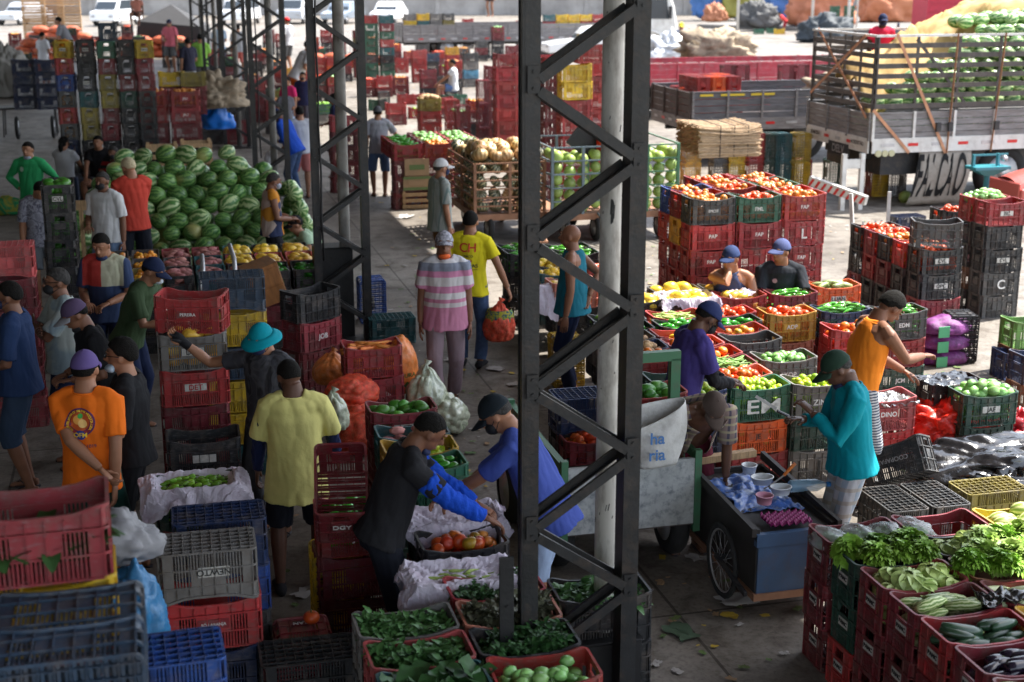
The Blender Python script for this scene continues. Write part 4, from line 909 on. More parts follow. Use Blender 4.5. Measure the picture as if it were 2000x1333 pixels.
k = S(5.15, 11.15, 3, ['grey', 'dark grey'], 'behind the green cap of the man in turquoise', 'pale green eggplants', texts={0: ('KOP', 'white', 'self')}); fill(k[0], 'chayote', 'pale green fruit with stalks in the grey crate behind the green cap', 6, 4, .07, s=.75)
k = S(5.1, 10.4, 3, ['grey', 'dark green', 'grey'], 'at the right end of the front lime row', 'greenish limes', texts={0: ('ZINJA', 'white', None), 2: ('J', 'ink', None)}); fill(k[0], 'lime', 'lime in the grey crate marked ZINJA', 8, 4, .06)
k = S(5.9, 10.7, 2, ['faded red', 'red'], 'under the hands of the orange tank top man', 'wrapped garlic', texts={0: ('DINO', 'white', 'self')})
crumple('foil_wrapping', 'shiny silver wrapping heaped in the tray under the orange tank top man', 'wrapping', g(6.18, 10.86, .57), .48, .3, mat('silver foil', (.5, .5, .52), .2, metal=.6, bump=.6, bscale=20), 8, .09)
k = S(6.85, 10.6, 2, ['dark green'], 'marked JAF near the red bags', 'chayotes', texts={0: 'JAF'}); fill(k[0], 'chayote', 'chayote in the green crate marked JAF', 6, 3, .05, .05, layers=2)
k = S(6.75, 10.97, 2, ['black', 'dark red'], 'covered with black plastic behind the chayotes')
crumple('plastic_cover', 'black plastic cover shining on the crate behind the chayotes', 'plastic sheet', g(7.0, 11.14, .6), .56, .36, M_BLACKPL, 5, .04)
# middle aisle, seen through the nearest column
for (v, u, c, kd, wh, lb) in ((4.13, 16.3, 'black', 'long pepper', 'at the left front of the aisle stall', 'left front'), (4.7, 16.12, 'black', 'long pepper', 'behind the blue tank top, front', 'right front'), (4.13, 16.65, 'black', 'long pepper', 'at the left back of the aisle stall', 'left back'), (4.7, 16.48, 'black', 'long pepper', 'behind the blue tank top, back', 'right back')):
    k = S(v, u, 3, [c], wh, 'green cucumbers', low=3 if u < 16.4 else 1); fill(k[0], 'long pepper', f'long green fruit in the {lb} black crate of the aisle stall', 6, 3)
k = S(4.25, 15.55, 3, ['dark grey'], 'in the upper yellow squash row of the aisle stall', 'yellow squashes', low=2); fill(k[0], 'yellow melon', 'yellow squash in the upper row of the aisle stall', 5, 2, s=.8)
k = S(4.2, 15.1, 3, ['teal'], 'in the lower yellow squash row of the aisle stall', 'yellow squashes', low=2); fill(k[0], 'yellow melon', 'yellow squash in the lower row of the aisle stall', 5, 2, s=.8)
k = S(4.2, 14.6, 3, ['peach', 'black'], 'at the near end of the aisle stall', 'papayas', low=2); fill(k[0], 'papaya', 'papaya in the near crate of the aisle stall', 4, 2)
k = S(4.8, 15.3, 3, ['red'], 'behind the white pipe in the aisle stall', TOM); fill(k[0], 'tomato', 'tomato in the crate behind the white pipe', 6, 3)
crumple('wrapping_sheet', 'pale newspaper sheet hanging from the aisle stall near the blue tank top', 'paper', g(4.1, 14.75, .86), .5, .45, M_PAPER, 21, .05, .35)
# tomato tower behind the seated men
TW = 'of the tomato tower behind the seated men'
for ci, v in enumerate((5.79, 6.345, 6.9)):
    rows = {0: 3, 1: 5, 2: 5}[ci]
    for r in range(rows):
        col = [['dark grey', 'red', 'blue'], ['green', 'red', 'red', 'red', 'red'], ['red', 'red', 'green', 'green', 'red']][ci][r]
        lo = 6 if (r == 0 or ci == 0) else 1
        if ci == 1 and r == 1: lo = 1
        n = 5 if (ci == 1 and r == 1) else 6
        cs = [col, 'red', 'red' if not (ci == 0 and r == 1) else 'amber', 'red', 'dark blue' if ci == 2 else 'red', 'red']
        if ci == 0 and r == 1: cs = [col, 'amber', 'red']
        cn = ['left', 'middle', 'right'][ci]; rw = ['front', 'second', 'third', 'fourth', 'fifth'][r]
        tx = {0: ({0: ('EPICSE', 'white', 'self'), 1: ('PAP', 'white', 'self'), 2: ('PAP', 'white', 'self')}, {0: ('FML', 'white', 'self'), 1: ('FAP', 'white', 'self')}, {0: ('FAP', 'white', 'self'), 1: ('L', 'white', None), 2: ('FAP', 'white', 'self'), 3: ('FAP', 'white', 'self')})[ci]}.get(r)
        k = S(v, 14.6 + r * .345, n, cs, f'{cn} column, {rw} row {TW}', low=lo, texts=tx)
        fill(k[0], 'tomato' if (ci + r) % 2 else 'green tomato', f'tomato in the {cn} column, {rw} row crate of the tomato tower', 7, 3, .06, .02, mix='green tomato')
# dark stacks on the right
b0 = at(1800, 489, 4 * CP)
for r in range(5):
    k = S(b0[0], b0[1] + .345 * r, 4, [['black'], ['red', 'black'], ['black', 'dark red'], ['wine red', 'red', 'black'], ['black']][r] + ['black', 'wine red'], f'in row {["one", "two", "three", "four", "five"][r]} of the dark tomato stacks', None, texts={0: 'CVL', 1: 'OPC'} if r == 0 else None)
    if r: fill(k[0], 'tomato' if r > 2 else 'green tomato', f'tomato in row {["one", "two", "three", "four", "five"][r]} of the dark tomato stacks', 7, 3, .05, .02, mix='tomato')
    if r == 0: fill(k[0], 'tomato', 'tomato in the black crate marked CVL', 7, 3, .08)
crate(b0[0] + .02, b0[1] + .05, 4 * CP, 'dark grey', 'empty dark grey crate turned askew on top of the CVL stack', rot=-20, style='wavy')
b3 = at(1840, 412, 4 * CP); k = S(b3, None, 4, ['black', 'dark red'], 'behind the askew dark crate', TOM, low=3); fill(k[0], 'tomato', 'tomato in the black crate behind the askew one', 7, 3)
b1 = at(1931, 397, 5 * CP)
k = S(b1, None, 5, ['red', 'black', 'black', 'dark grey', 'dark grey'], 'in the tall stack at the right edge', texts={0: 'ISC', 2: 'CVL', 3: ('C', 'white', None)})
k = S(b1[0], b1[1] + .35, 5, ['red', 'black', 'black', 'brown', 'black'], 'just behind the tall stack at the right edge', 'green chayotes'); fill(k[0], 'chayote', 'chayote in the red crate on the tall stack at the right edge', 6, 3, .05, .04, layers=2)
k = S(at(1968, 692, CH), None, 1, ['dark blue'], 'marked LJF standing on the floor by the right edge', texts=None)
k = S(at(1985, 632, 2 * CP), None, 2, ['lime', 'brown'], 'of the pair with the lime crate at the right edge')
k = S(at(2005, 700, 2 * CP), None, 2, ['navy', 'brown'], 'of the cut off pair beside the LJF crate')
crate(*at(1858, 712, 0), 0, 'black', 'black crate standing on end behind the purple onion sacks', pose='end', rot=-12)
# tipped black crate and floor crates
tc = crate(0, 0, 0, 'black', 'black crate tipped on its corner among loose plastic', world=wpt(1762, 936, .25), rot=-50, tilt=(-20, -26))
lettering('COOPAFAPE', .05, tc, (0, -CW / 2 + .002, .15), (R(90), R(180), 0), M_METAL)
k = crate(*at(1742, 1002, .3), 0, 'dark grey', 'left of two upturned grey brown crates on the sunny floor', pose='down', turn=True)
v0, u0 = at(1742, 1002, .3); crate(v0 + .36, u0 + .01, 0, 'dark grey', 'right of two upturned grey brown crates on the sunny floor', pose='down', turn=True)
crate(*at(1893, 968, .3), 0, 'olive', 'upturned yellowish crate beside the black plastic', pose='down')
# greens block at the lower right
GB = 'of the greens block'
rowsA = [(7.28, ['wine red', 'dark red'], 'bagged greens', 'rear', 'pair'), (6.94, ['dark green', 'dark green', 'red'], 'curly lettuce', 'second', ''), (6.6, ['wine red', 'dark red'], 'cabbages', 'third', ''), (6.26, ['wine red', 'dark red'], 'pale zucchinis', 'fourth', ''), (5.92, ['red', 'dark red'], 'dark cucumbers', 'fifth', ''), (5.58, ['wine red', 'dark red'], 'eggplants', 'sixth', ''), (5.24, ['wine red', 'dark red'], 'courgettes', 'seventh', '')]
for i, (u, cs, ct, rw, _) in enumerate(rowsA):
    k = S(3.86, u, 3, cs, f'{rw} in the left row {GB}', ct, texts={0: 'PAMC', 1: 'PAMC', 2: 'PAMC'} if False else None)
    for kk in k:
        pl = new('label_plate', PLATE_S, kk); pl.location = (-CL / 2 + .008, 0, .155); pl.rotation_euler = (0, 0, R(-90)); lettering('PAMC', .036, pl, (0, -.0028, 0), (R(90), 0, 0), M_INK)
    kd = [None, None, 'cabbage', 'zucchini', 'cucumber', 'eggplant', 'zucchini'][i]
    if kd == 'cabbage': fill(k[0], 'cabbage', 'cabbage in the wine red crate of the left greens row', 3, 2, .06, .01, s=1.05)
    elif kd: fill(k[0], kd, f'{ {"zucchini": "striped courgette", "cucumber": "dark cucumber", "eggplant": "shiny eggplant"}[kd]} in the {rw} crate of the left greens row', 2, 5 if kd != 'eggplant' else 4, .055, .03, jit=.4, area=(.44, .25))
    if i == 1:
        for q, (dx, dy, s_) in enumerate(((-.19, .08, .95), (-.1, -.06, 1.0), (.0, .08, .9), (.08, -.04, .95), (.19, .06, 1.1), (.2, -.08, .95))): put('lettuce', k[0].matrix_world @ Vector((dx, dy, .27)), (rn.uniform(-.3, .3), rn.uniform(-.3, .3), q * 1.3), s_, 'frilly lettuce heaped in the dark green crate of the greens block', 'frilly lettuce heaped in the dark green crate of the greens block')
    if i == 0:
        for q in range(4): heap('bagged_greens', ['first', 'second', 'third', 'fourth'][q] + ' clear bag of greens from the left, behind the curly lettuce', 'bag', k[0].matrix_world @ Vector((-.18 + .19 * q, .0, .2)), (.11, .15, .085), M_CLEAR, q + 3, .25, 2, rz=20, n=26, k=18); heap('lettuce_bundle', ['first', 'second', 'third', 'fourth'][q] + ' pale lettuce bundle inside its clear bag, from the left', 'lettuce', k[0].matrix_world @ Vector((-.18 + .19 * q, .0, .19)), (.085, .11, .06), M_LEAF['mid'], q + 9, .4, 4, n=26, k=18)
rowsB = [(7.28, ['wine red'], None, 'rear'), (6.94, ['black'], 'pale cabbages', 'second'), (6.6, ['brown'], 'sunlit lettuce', 'third'), (6.26, ['wine red'], 'pale squashes', 'fourth'), (5.92, ['amber'], 'squashes', 'fifth'), (5.58, ['wine red'], 'eggplants', 'sixth')]
for i, (u, cs, ct, rw) in enumerate(rowsB):
    k = S(4.43, u, 3, cs, f'{rw} in the right row {GB}', ct, low=2)
    if i == 1:
        fill(k[0], 'cabbage', 'pale cabbage in the black crate of the right greens row', 3, 2, .05, .01, s=1.05)
        for q in range(3): put('pale lettuce', k[0].matrix_world @ Vector((.02 + .14 * q, -.1 + .02 * q, .3)), (.3, .2, q * 1.9), 1.0, 'pale lettuce spilling over the right greens row', 'pale lettuce spilling over the right greens row')
    if i == 2:
        for q, (dx, dy) in enumerate(((-.2, 0), (-.08, .08), (-.03, -.06), (.08, .03), (.2, .07), (.2, -.07))): put('pale lettuce' if q % 2 else 'lettuce', k[0].matrix_world @ Vector((dx, dy, .29)), (rn.uniform(-.4, .4), rn.uniform(-.4, .4), q * 1.3), 1.05, 'sunlit lettuce heaped on the brown crate of the greens block', 'sunlit lettuce heaped on the brown crate of the greens block')
    if i == 3: fill(k[0], 'marrow', 'pale squash in the crate right of the courgettes', 2, 4, .05, .03)
    if i >= 4: fill(k[0], 'marrow' if i == 4 else 'eggplant', f'vegetable in the {rw} crate of the right greens row', 2, 4)
k = S(5.0, 7.26, 3, ['yellow'], 'at the far right of the greens block', 'striped squashes', low=2); fill(k[0], 'squash', 'striped squash in the yellow crate at the far right of the greens', 4, 2, .06, .02)
k = S(5.0, 6.92, 3, ['wine red'], 'right of the pale cabbages', 'eggplants', low=2); fill(k[0], 'eggplant', 'eggplant in the crate right of the pale cabbages', 2, 3)
crumple('dark_bag', 'crumpled dark plastic bag between courgettes and pale squashes', 'bag', g(4.42, 6.35, .9), .25, .2, M_BLACKPL, 11, .07)
# centre foreground greens
k = S(.91, 6.75, 3, ['grey', 'dark grey'], 'in front of the man in black with blue sleeves', 'arugula'); greens(k[0], 'bright arugula heap filling the grey crate in the centre foreground', 1, 'mid', name='arugula', n=1000, L=.045, w=.013, h=.07)
k = S(.92, 6.4, 3, ['faded red', 'dark red'], 'one row nearer than the arugula', 'spinach'); greens(k[0], 'patchy spinach leaves in the faded red crate in the centre foreground', 2, 'mid', name='spinach', n=800, L=.045, w=.016, h=.08, patchy=.8)
k = S(.93, 6.05, 3, ['teal', 'dark green'], 'at the bottom edge in the centre', 'collard greens'); greens(k[0], 'large collard leaves in the teal crate at the bottom edge', 3, 'dark', name='collard_greens', n=150, L=.11, w=.05, h=.04, frill=.1)
k = S(1.48, 7.08, 3, ['red', 'dark red'], 'left of the nearest column, rear', 'parsley'); greens(k[0], 'dark parsley in the red crate left of the nearest column', 4, 'dark', name='parsley', n=1200, L=.028, w=.012, h=.1)
k = S(1.48, 6.74, 3, ['peach', 'dark red'], 'left of the nearest column, middle', 'purple lettuce'); greens(k[0], 'frilly purple lettuce in the crate left of the nearest column', 5, 'purple', name='purple_lettuce', n=700, L=.045, w=.024, h=.1, frill=.2)
k = S(1.48, 6.4, 3, ['black'], 'left of the nearest column, near', 'herbs'); greens(k[0], 'bushy herbs in the black crate left of the nearest column', 6, 'dark', name='herbs', n=1000, L=.038, w=.011, h=.1)
k = S(1.49, 6.06, 3, ['red'], 'at the bottom edge left of the nearest column', 'green chayotes', low=2); fill(k[0], 'chayote', 'small chayote in the red crate at the bottom edge', 6, 3, .1, s=.75)
k = S(2.05, 6.9, 3, ['black'], 'behind the nearest column braces', 'leafy greens', low=3); greens(k[0], 'glossy spinach leaves in the black crate behind the nearest column', 7, 'mid', name='spinach', n=600, L=.06, w=.02, h=.06)
pt = at(826, 1080, .87); k = S(pt, None, 3, ['black', 'dark green', 'dark red'], 'under the two bending men', 'ripe tomatoes'); fill(k[0], 'tomato', 'ripening tomato in the black crate under the two bending men', 6, 3, .1, .02, s=1.1, mix='green tomato')
pp = at(822, 1152, .87); k = S(pp, None, 3, ['dark green', 'red'], 'under the white paper in front of the tomatoes', 'okra'); fill(k[0], 'okra', 'okra pod peeking from the white paper', 5, 5)
liner('large crumpled white paper sheet lining the okra crate', k[0], 5, 1.0, .8, .36, inner=.02)
k = S(pt[0] + .02, pt[1] + .36, 3, ['dark green', 'dark red'], 'behind the tomatoes of the bending men')
liner('white paper sheet lining the crate behind the hands of the bending men', k[0], 8, .9, .66, .25, inner=.03)
# rows beside the aisle, centre left
k = S(1.56, 10.53, 3, ['wine red', 'dark red'], 'at the far end of the mango row', 'green mangoes', texts={0: 'DET'}); fill(k[0], 'mango', 'green mango in the wine red crate beside the vegetable bags', 4, 3, .05, .02)
k = S(1.53, 9.9, 3, ['teal', 'dark green'], 'second in the mango row', 'sweet potatoes'); fill(k[0], 'sweet potato', 'brown sweet potato in the teal crate of the mango row', 4, 3, .1)
k = S(1.52, 9.55, 3, ['amber', 'yellow'], 'third in the mango row', 'limes'); fill(k[0], 'lime', 'lime in the amber crate behind the head of the man in black', 7, 3, .08, s=1.25)
k = S(1.51, 9.2, 3, ['green', 'dark green'], 'behind the face of the man in black', 'green peppers', texts={0: ('JESUS', 'white', 'self')}); fill(k[0], 'green pepper', 'green pepper in the green crate marked JESUS', 6, 3, .1)
k = S(at(672, 683, .87), None, 3, ['red', 'wine red', 'dark red'], 'behind the orange carrot bag', 'carrots'); fill(k[0], 'carrot', 'carrot in the red crate behind the carrot bag', 4, 8, .05, .02)
k = S(1.2, 13.6, 4, ['black', 'wine red', 'dark red'], 'beside the brown wooden box', rot=33, texts={1: ('JOB', 'white', None)})
k = crate(*at(704, 634, 0), 0, 'blue', 'bright blue crate standing on end behind the second column', pose='end'); 
pl = new('label_plate', PLATE, k); pl.location = (0, .0, -.003); pl.rotation_euler = (R(180), 0, R(180)); lettering('JOHN', .06, pl, (0, 0, .003), (0, 0, 0), M_INK)
crate(*at(722, 626, .3), 0, 'teal', 'upturned teal crate on the floor below the standing blue one', pose='down')
# foreground left
k = S(-.77, 5.2, 8, ['wine red', 'yellow', 'dark red'], 'of the tall stack at the left edge', 'green leaves', low=5); greens(k[0], 'dark leaves deep inside the big wine red crate at the left edge', 8, 'dark', name='leafy_greens', n=260, L=.07, w=.03, h=.03, z=-.1)
crate(-.66, 4.88, 1.70, 'slate blue', 'far one of two slate blue crates lying side by side at lower left', pose='sideb')
crate(-.66, 4.57, 1.70, 'slate blue', 'near one of two slate blue crates lying side by side at lower left', pose='sideb')
for j, (px, c) in enumerate(((-25, 'dark green'), (178, 'blue'))):
    v_, u_ = at(px, 1290, 1.5); S(v_, u_ - .05, 5, [c, 'dark grey'], ['at the bottom left corner', 'at the bottom edge right of the green one'][j], low=3, pose='down')
S(-.66, 4.6, 5, ['dark grey'], 'below the slate blue pair at lower left', low=2); 
k = S(-.09, 7.4, 4, ['grey', 'red', 'dark blue', 'black'], 'of the stack with the upturned grey crate', texts={1: ('SÓ LARANJA', 'white', 'self')}, style='wavy')
M_ = k[0].matrix_world.copy(); k[0].matrix_world = Matrix.Translation((0, 0, CH)) @ M_ @ Matrix.Rotation(R(180), 4, 'X')
pl = new('label_plate', PLATE, k[0]); pl.location = (.03, CW / 2 - .007, .12); pl.rotation_euler = (0, 0, R(180)); lettering('NEWTO', .05, pl, (0, -.0028, 0), (R(90), 0, 0), M_INK)
k = S(.0, 7.82, 4, ['dark blue', 'blue', 'dark grey'], 'with upturned top behind the grey one'); k[0].matrix_world = Matrix.Translation((0, 0, CH)) @ k[0].matrix_world @ Matrix.Rotation(R(180), 4, 'X')
S(.42, 7.1, 2, ['black'], 'low beside the orange marked stack', low=2, pose='down')
heap('folded_cloth', 'grey crumpled cloth lying on the crates at lower left', 'cloth', g(-.3, 7.0, 1.36), (.23, .2, .17), mat('grey tarpaulin', (.22, .22, .235), .6, bump=.5, bscale=8), 4, .3, 1.3, n=60, k=40, fold=.75)
heap('blue_tarpaulin', 'bright blue woven tarpaulin bunched below the grey cloth', 'tarpaulin', g(-.22, 6.75, .98), (.17, .18, .3), mat('blue tarpaulin', (.03, .17, .36), .45, bump=.6, bscale=14), 7, .28, 1.3, n=60, k=40, fold=.75)
S(-.78, 6.9, 4, ['yellow', 'dark red'], 'beneath the grey cloth at lower left', low=4)
v_, u_ = at(512, 1302, .545); q = crate(v_, u_, 0, 'wine red', 'wine red crate standing on end marked DET at the bottom edge', pose='end'); pl = new('label_plate', PLATE_S, q); pl.location = (-CL / 2 + .0, 0, .18); pl.rotation_euler = (0, R(-90), R(0)); 
lettering('DET', .045, q, (-CL / 2 - .003, 0, .18), (R(90), R(180), R(-90)), M_INKR)
v_, u_ = at(541, 1258, .545); q = crate(v_, u_ + .03, 0, 'dark red', 'dark red crate standing on end carrying one tomato', pose='end'); lettering('IRAN', .045, q, (-CL / 2 - .003, 0, .2), (R(90), R(180), R(-90)), M_WINK)
put('tomato', g(v_ + .22, u_ + .2, .59), (0, 0, 0), 1.15, 'single red tomato lying on the dark red crate standing on end', 'single tomato on the crate')
crate(*at(617, 1237, 0), 0, 'yellow', 'yellow perforated crate standing on end beside the man in black', pose='end')
v_, u_ = at(620, 1012, .87); k = S(v_, u_, 3, ['red', 'dark red'], 'under the tilted crate of the man in yellow', 'green peppers', texts={0: ('JPP', 'white', None)}); fill(k[0], 'green pepper', 'green pepper in the red crate under the tilted one', 5, 3, .08)
q = crate(0, 0, 0, 'wine red', 'wine red crate tilted towards the man in pale yellow', world=wpt(668, 988, .98), rot=82, tilt=(0, -34)); lettering('DGY', .055, q, (-CL / 2 + .006, 0, .15), (R(90), 0, R(-90)), M_WINK)
k = S(-.1, 9.2, 3, ['dark green', 'dark red'], 'lined with white paper', 'small green peppers'); fill(k[0], 'small pepper', 'small green pepper in the paper lined crate near the man in orange', 8, 6, .03, .03)
liner('lilac white wrapping paper lining the crate of small green peppers', k[0], 31, 1.0, .74, .34)
k = S(.0, 10.2, 3, ['black', 'dark red'], 'low before the DET stack', texts={0: ''} if False else None)
pl = new('label_plate', PLATE, k[0], M_WHITE); pl.location = (0, -CW / 2 + .007, .15)
k = S(-.02, 11.1, 5, ['grey', 'red', 'dark red', 'dark red', 'black'], 'of the stack marked DET', 'papayas', texts={0: 'DET', 1: ('DET', 'red', 'white')}); fill(k[0], 'papaya', 'green papaya in the grey crate marked DET', 4, 2, .12)
crate(.0, 11.15, 5 * CP, 'red', 'large bright red crate askew on top of the DET stack', rot=-16, text='PEREIRA', ink='white', plate='self')
k = S(.35, 11.75, 6, ['slate blue', 'yellow', 'slate blue', 'yellow', 'yellow', 'teal'], 'behind the askew red crate', pose='up', low=6); k[0].matrix_world = Matrix.Translation((0, 0, CH)) @ k[0].matrix_world @ Matrix.Rotation(R(180), 4, 'X')
k = S(-1.62, 13.6, 6, ['faded red', 'dark red', 'wine red'], 'at the left edge above the man in grey blue', texts={1: 'ITALO'}, low=6); k[0].matrix_world = Matrix.Translation((0, 0, CH)) @ k[0].matrix_world @ Matrix.Rotation(R(180), 4, 'X')
# tall trolley stack of melons
k = S(-1.1, 15.4, 7, ['black'], 'of the tall black trolley stack', 'mangoes', turn=True, texts={0: 'CVL', 4: 'CVL'}); fill(k[0], 'mango', 'greenish mango in the topmost crate of the trolley stack', 4, 3, .05)
for kk in (k[1], k[2], k[4]): fill(kk, 'mango', 'mango seen through the trolley stack slats', 0, 0)
# produce stall before the watermelons
CN = {'tomato': 'tomato', 'sweet potato': 'sweet potato', 'yellow melon': 'yellow squash', 'green pepper': 'green pepper', 'orange': 'tangerine'}
st = [(0, 'green tomato', 'black'), (1, 'green tomato', 'black'), (2, 'sweet potato', 'wine red'), (3, 'sweet potato', 'teal'), (4, 'yellow melon', 'dark green'), (5, 'yellow melon', 'black'), (6, 'papaya', 'black')]
def cellname(i, j): return f'in column {["one", "two", "three", "four", "five", "six", "seven"][i]}, {["front", "middle", "back"][j]} row before the watermelons'
for i in range(7):
    for j in range(3):
        kd = {0: ['green tomato', 'green tomato', 'green tomato'], 1: ['orange', 'orange', 'orange'], 2: ['sweet potato'] * 3, 3: ['sweet potato', 'sweet potato', 'sweet potato'], 4: ['sweet potato', 'yellow melon', 'yellow melon'], 5: ['green pepper', 'papaya', 'yellow melon'], 6: ['green pepper', 'papaya', 'papaya']}[i][j]
        nm = {'green tomato': 'tomatoes', 'orange': 'orange fruit', 'sweet potato': 'sweet potatoes', 'yellow melon': 'yellow squashes', 'green pepper': 'green peppers', 'papaya': 'papayas'}[kd]
        cc = [['black', 'dark grey', 'dark grey'], ['olive', 'dark grey', 'dark grey'], ['black', 'dark grey', 'wine red'], ['teal', 'teal', 'wine red'], ['black', 'wine red', 'teal'], ['black', 'faded red', 'black'], ['black', 'faded red', 'black']][i][j]
        k = S(-.62 + .36 * i, 16.0 + .56 * j, 3, [cc, 'black'], cellname(i, j), nm, turn=True, low=3 if j == 0 else 1)
        fill(k[0], kd, f'{nm[:-1] if nm.endswith("s") and not nm.endswith("oes") else nm[:-2] if nm.endswith("oes") else nm} {cellname(i, j)}', 6, 3, .045, .03, s=.8 if kd in ('yellow melon', 'papaya') else .9, area=(.46, .26))
# ---------------------------------------------------------------- watermelon pile
WM = 'watermelon in the big stacked pile of the hall'
nr = 10
for r in range(nr):
    for c in range(11 if r < 7 else 10 - (r - 7)):
        x = -1.04 + .285 * c + (.142 if r % 2 else 0)
        if r >= 6 and c < (r - 4) // 2: continue
        put('watermelon' if rn.random() < .8 else 'pale watermelon', g(x + rn.uniform(-.03, .03), 19.5 + .15 * r + rn.uniform(-.03, .03), .13 + .165 * r + rn.uniform(-.02, .02)), (rn.uniform(0, 6), rn.uniform(-.4, .4), GA + rn.uniform(-.9, .9)), rn.uniform(.95, 1.22), WM, WM)
PW = 'pale striped watermelon on the aisle side of the pile'
for r in range(6):
    for c in range(4 - (r > 3)):
        put('pale watermelon', g(2.25 - .06 * r, 19.2 + .3 * c + .1 * r, .17 + .2 * r), (rn.uniform(-.5, .5), .1, GA + R(75) + rn.uniform(-.3, .3)), 1.0, PW, PW)
for c in range(1, 9):
    for r in range(nr - 1): PROD.append(('watermelon', g(-.75 + .3 * c, 19.95 + .15 * r + .1, .1 + .15 * r), (0, 0, GA), 1.1, None, None, True))
# ---------------------------------------------------------------- far crates
wallc = [['yellow', 'red', 'blue', 'dark grey', 'red', 'dark grey', 'navy', 'black', 'black', 'black'], ['black', 'black', 'black', 'teal', 'olive', 'olive', 'black', 'black', 'black', 'black'], ['green', 'wine red', 'olive', 'olive', 'dark red', 'dark red', 'black', 'black', 'black', 'black'], ['black', 'black', 'dark red', 'dark green', 'black', 'black', 'black', 'black', 'black', 'black'], ['yellow', 'wine red', 'wine red', 'black', 'black', 'black', 'black', 'black', 'black', 'black']]
for i, px in enumerate((102, 145, 187, 226, 261)):
    v_, u_ = at(px, 82, 10 * CP); k = S(v_, u_, 10, wallc[i], f'in column {["one", "two", "three", "four", "five"][i]} of the tall crate wall', 'oranges' if i == 0 else None, turn=True, texts={0: ('FMDLE', 'ink', 'white')} if i in (0, 4) else ({0: ('BMMMM', 'ink', 'white'), 2: ('BMMMM', 'ink', 'white')} if i == 1 else None))
    if i == 0: 
        for kk in k[:7]: fill(kk, 'orange', 'orange in the first column of the tall crate wall', 0 if kk is not k[0] else 5, 3)
crate(*at(190, 47, 11 * CP + .01), 10 * CP, 'slate blue', 'slate blue crate on top of the tall crate wall', turn=True)
for i, px in enumerate((266, 330)):
    v_, u_ = at(px, 178, 7 * CP); k = S(v_, u_, 7, ['red', 'red', 'dark red'], f'in the {["left", "right"][i]} red stack behind the wooden boxes', 'mangoes', texts={0: ('JRLI', 'white', 'self'), 1: ('JRLI', 'white', 'self')}); fill(k[0], 'green tomato', f'yellow mango in the {["left", "right"][i]} red stack behind the wooden boxes', 6, 3)
v_, u_ = at(308, 142, 7 * CP); S(v_, u_, 7, ['yellow', 'dark red'], 'behind the red mango stacks', low=3)
v_, u_ = at(350, 142, 7 * CP); S(v_, u_, 7, ['olive', 'dark red'], 'behind the right red mango stack', low=3)
for i in range(2):
    v_, u_ = at(20 + 44 * i, 117, 7 * CP); S(v_, u_, 7, ['navy'], f'in the {["left", "right"][i]} column of the far dark cart load', low=4)
def bs(px, py, n, cols, where, z=0, content=None, **kw): return S(at(px, py, z), None, n, cols, where, content, **kw)
far = [(422, 275, 4, ['yellow', 'yellow', 'dark red'], 'of yellow fruit beside the burlap heap', 'oranges'), (610, 160, 3, ['red', 'red', 'wine red'], 'left of the two behind the second column', None), (640, 160, 3, ['red', 'orange', 'dark grey'], 'right of the two behind the second column', None),
       (612, 245, 2, ['green', 'grey'], 'of green corn behind the second column', 'corn'), (697, 120, 2, ['dark green', 'olive'], 'beside the tall green stack', 'peppers'), (738, 165, 1, ['red'], 'alone on the sunny yard floor', None), (778, 205, 1, ['red'], 'by the upright grey box on the yard', None), (795, 204, 1, ['red'], 'right of the low pair on the yard', None),
       (772, 143, 2, ['red', 'red'], 'in the low yard pile, left', None), (806, 162, 4, ['faded red', 'red'], 'in the tall yard pile', None), (832, 150, 3, ['slate blue', 'black'], 'next to the tall yard pile', None), (838, 185, 2, ['dark grey', 'red'], 'left of the seated man in white', None), (906, 170, 4, ['dark grey', 'grey', 'light blue', 'grey'], 'of the grey and blue yard stack', None),
       (872, 135, 3, ['amber', 'red', 'slate blue'], 'behind the seated man in white', None), (862, 205, 1, ['green'], 'under the seated man in white', None), (880, 205, 1, ['green'], 'right half of the seat of the man in white', None), (820, 290, 4, ['olive', 'red'], 'behind the red produce stall', 'yams')]
for px, py, n, cs, wh, ct in far:
    k = bs(px, py, n, cs, wh, content=ct)
    if ct == 'oranges': fill(k[0], 'orange', 'orange in the yellow crate beside the burlap heap', 7, 4, .03)
    if ct in ('corn', 'peppers'): fill(k[0], 'small pepper', f'green vegetable in the far crate {wh}', 7, 4, .03, s=1.5)
    if ct == 'yams': fill(k[0], 'potato', 'pale yam in the dark crate behind the red produce stall', 5, 3, .0, .06, s=1.6)
crate(*at(741, 216, 0), 0, 'dark grey', 'dark grey crate standing on end on the sunny yard', pose='end')
for i, (px, c) in enumerate(((710, ['red', 'green', 'green', 'green', 'green', 'dark grey', 'green', 'green']), (741, ['teal', 'wine red', 'green', 'faded red', 'teal', 'black', 'dark green', 'green']))):
    v_, u_ = at(px, 30 + 0 * i, 8 * CP); S(v_, u_, 8, c, f'in the {["left", "right"][i]} tall green yard stack', 'green beans')
v_, u_ = at(737, 5, 9 * CP); S(at(690, 60, 6 * CP), None, 6, ['dark red', 'olive', 'wine red'], 'left of the tall green yard stacks')
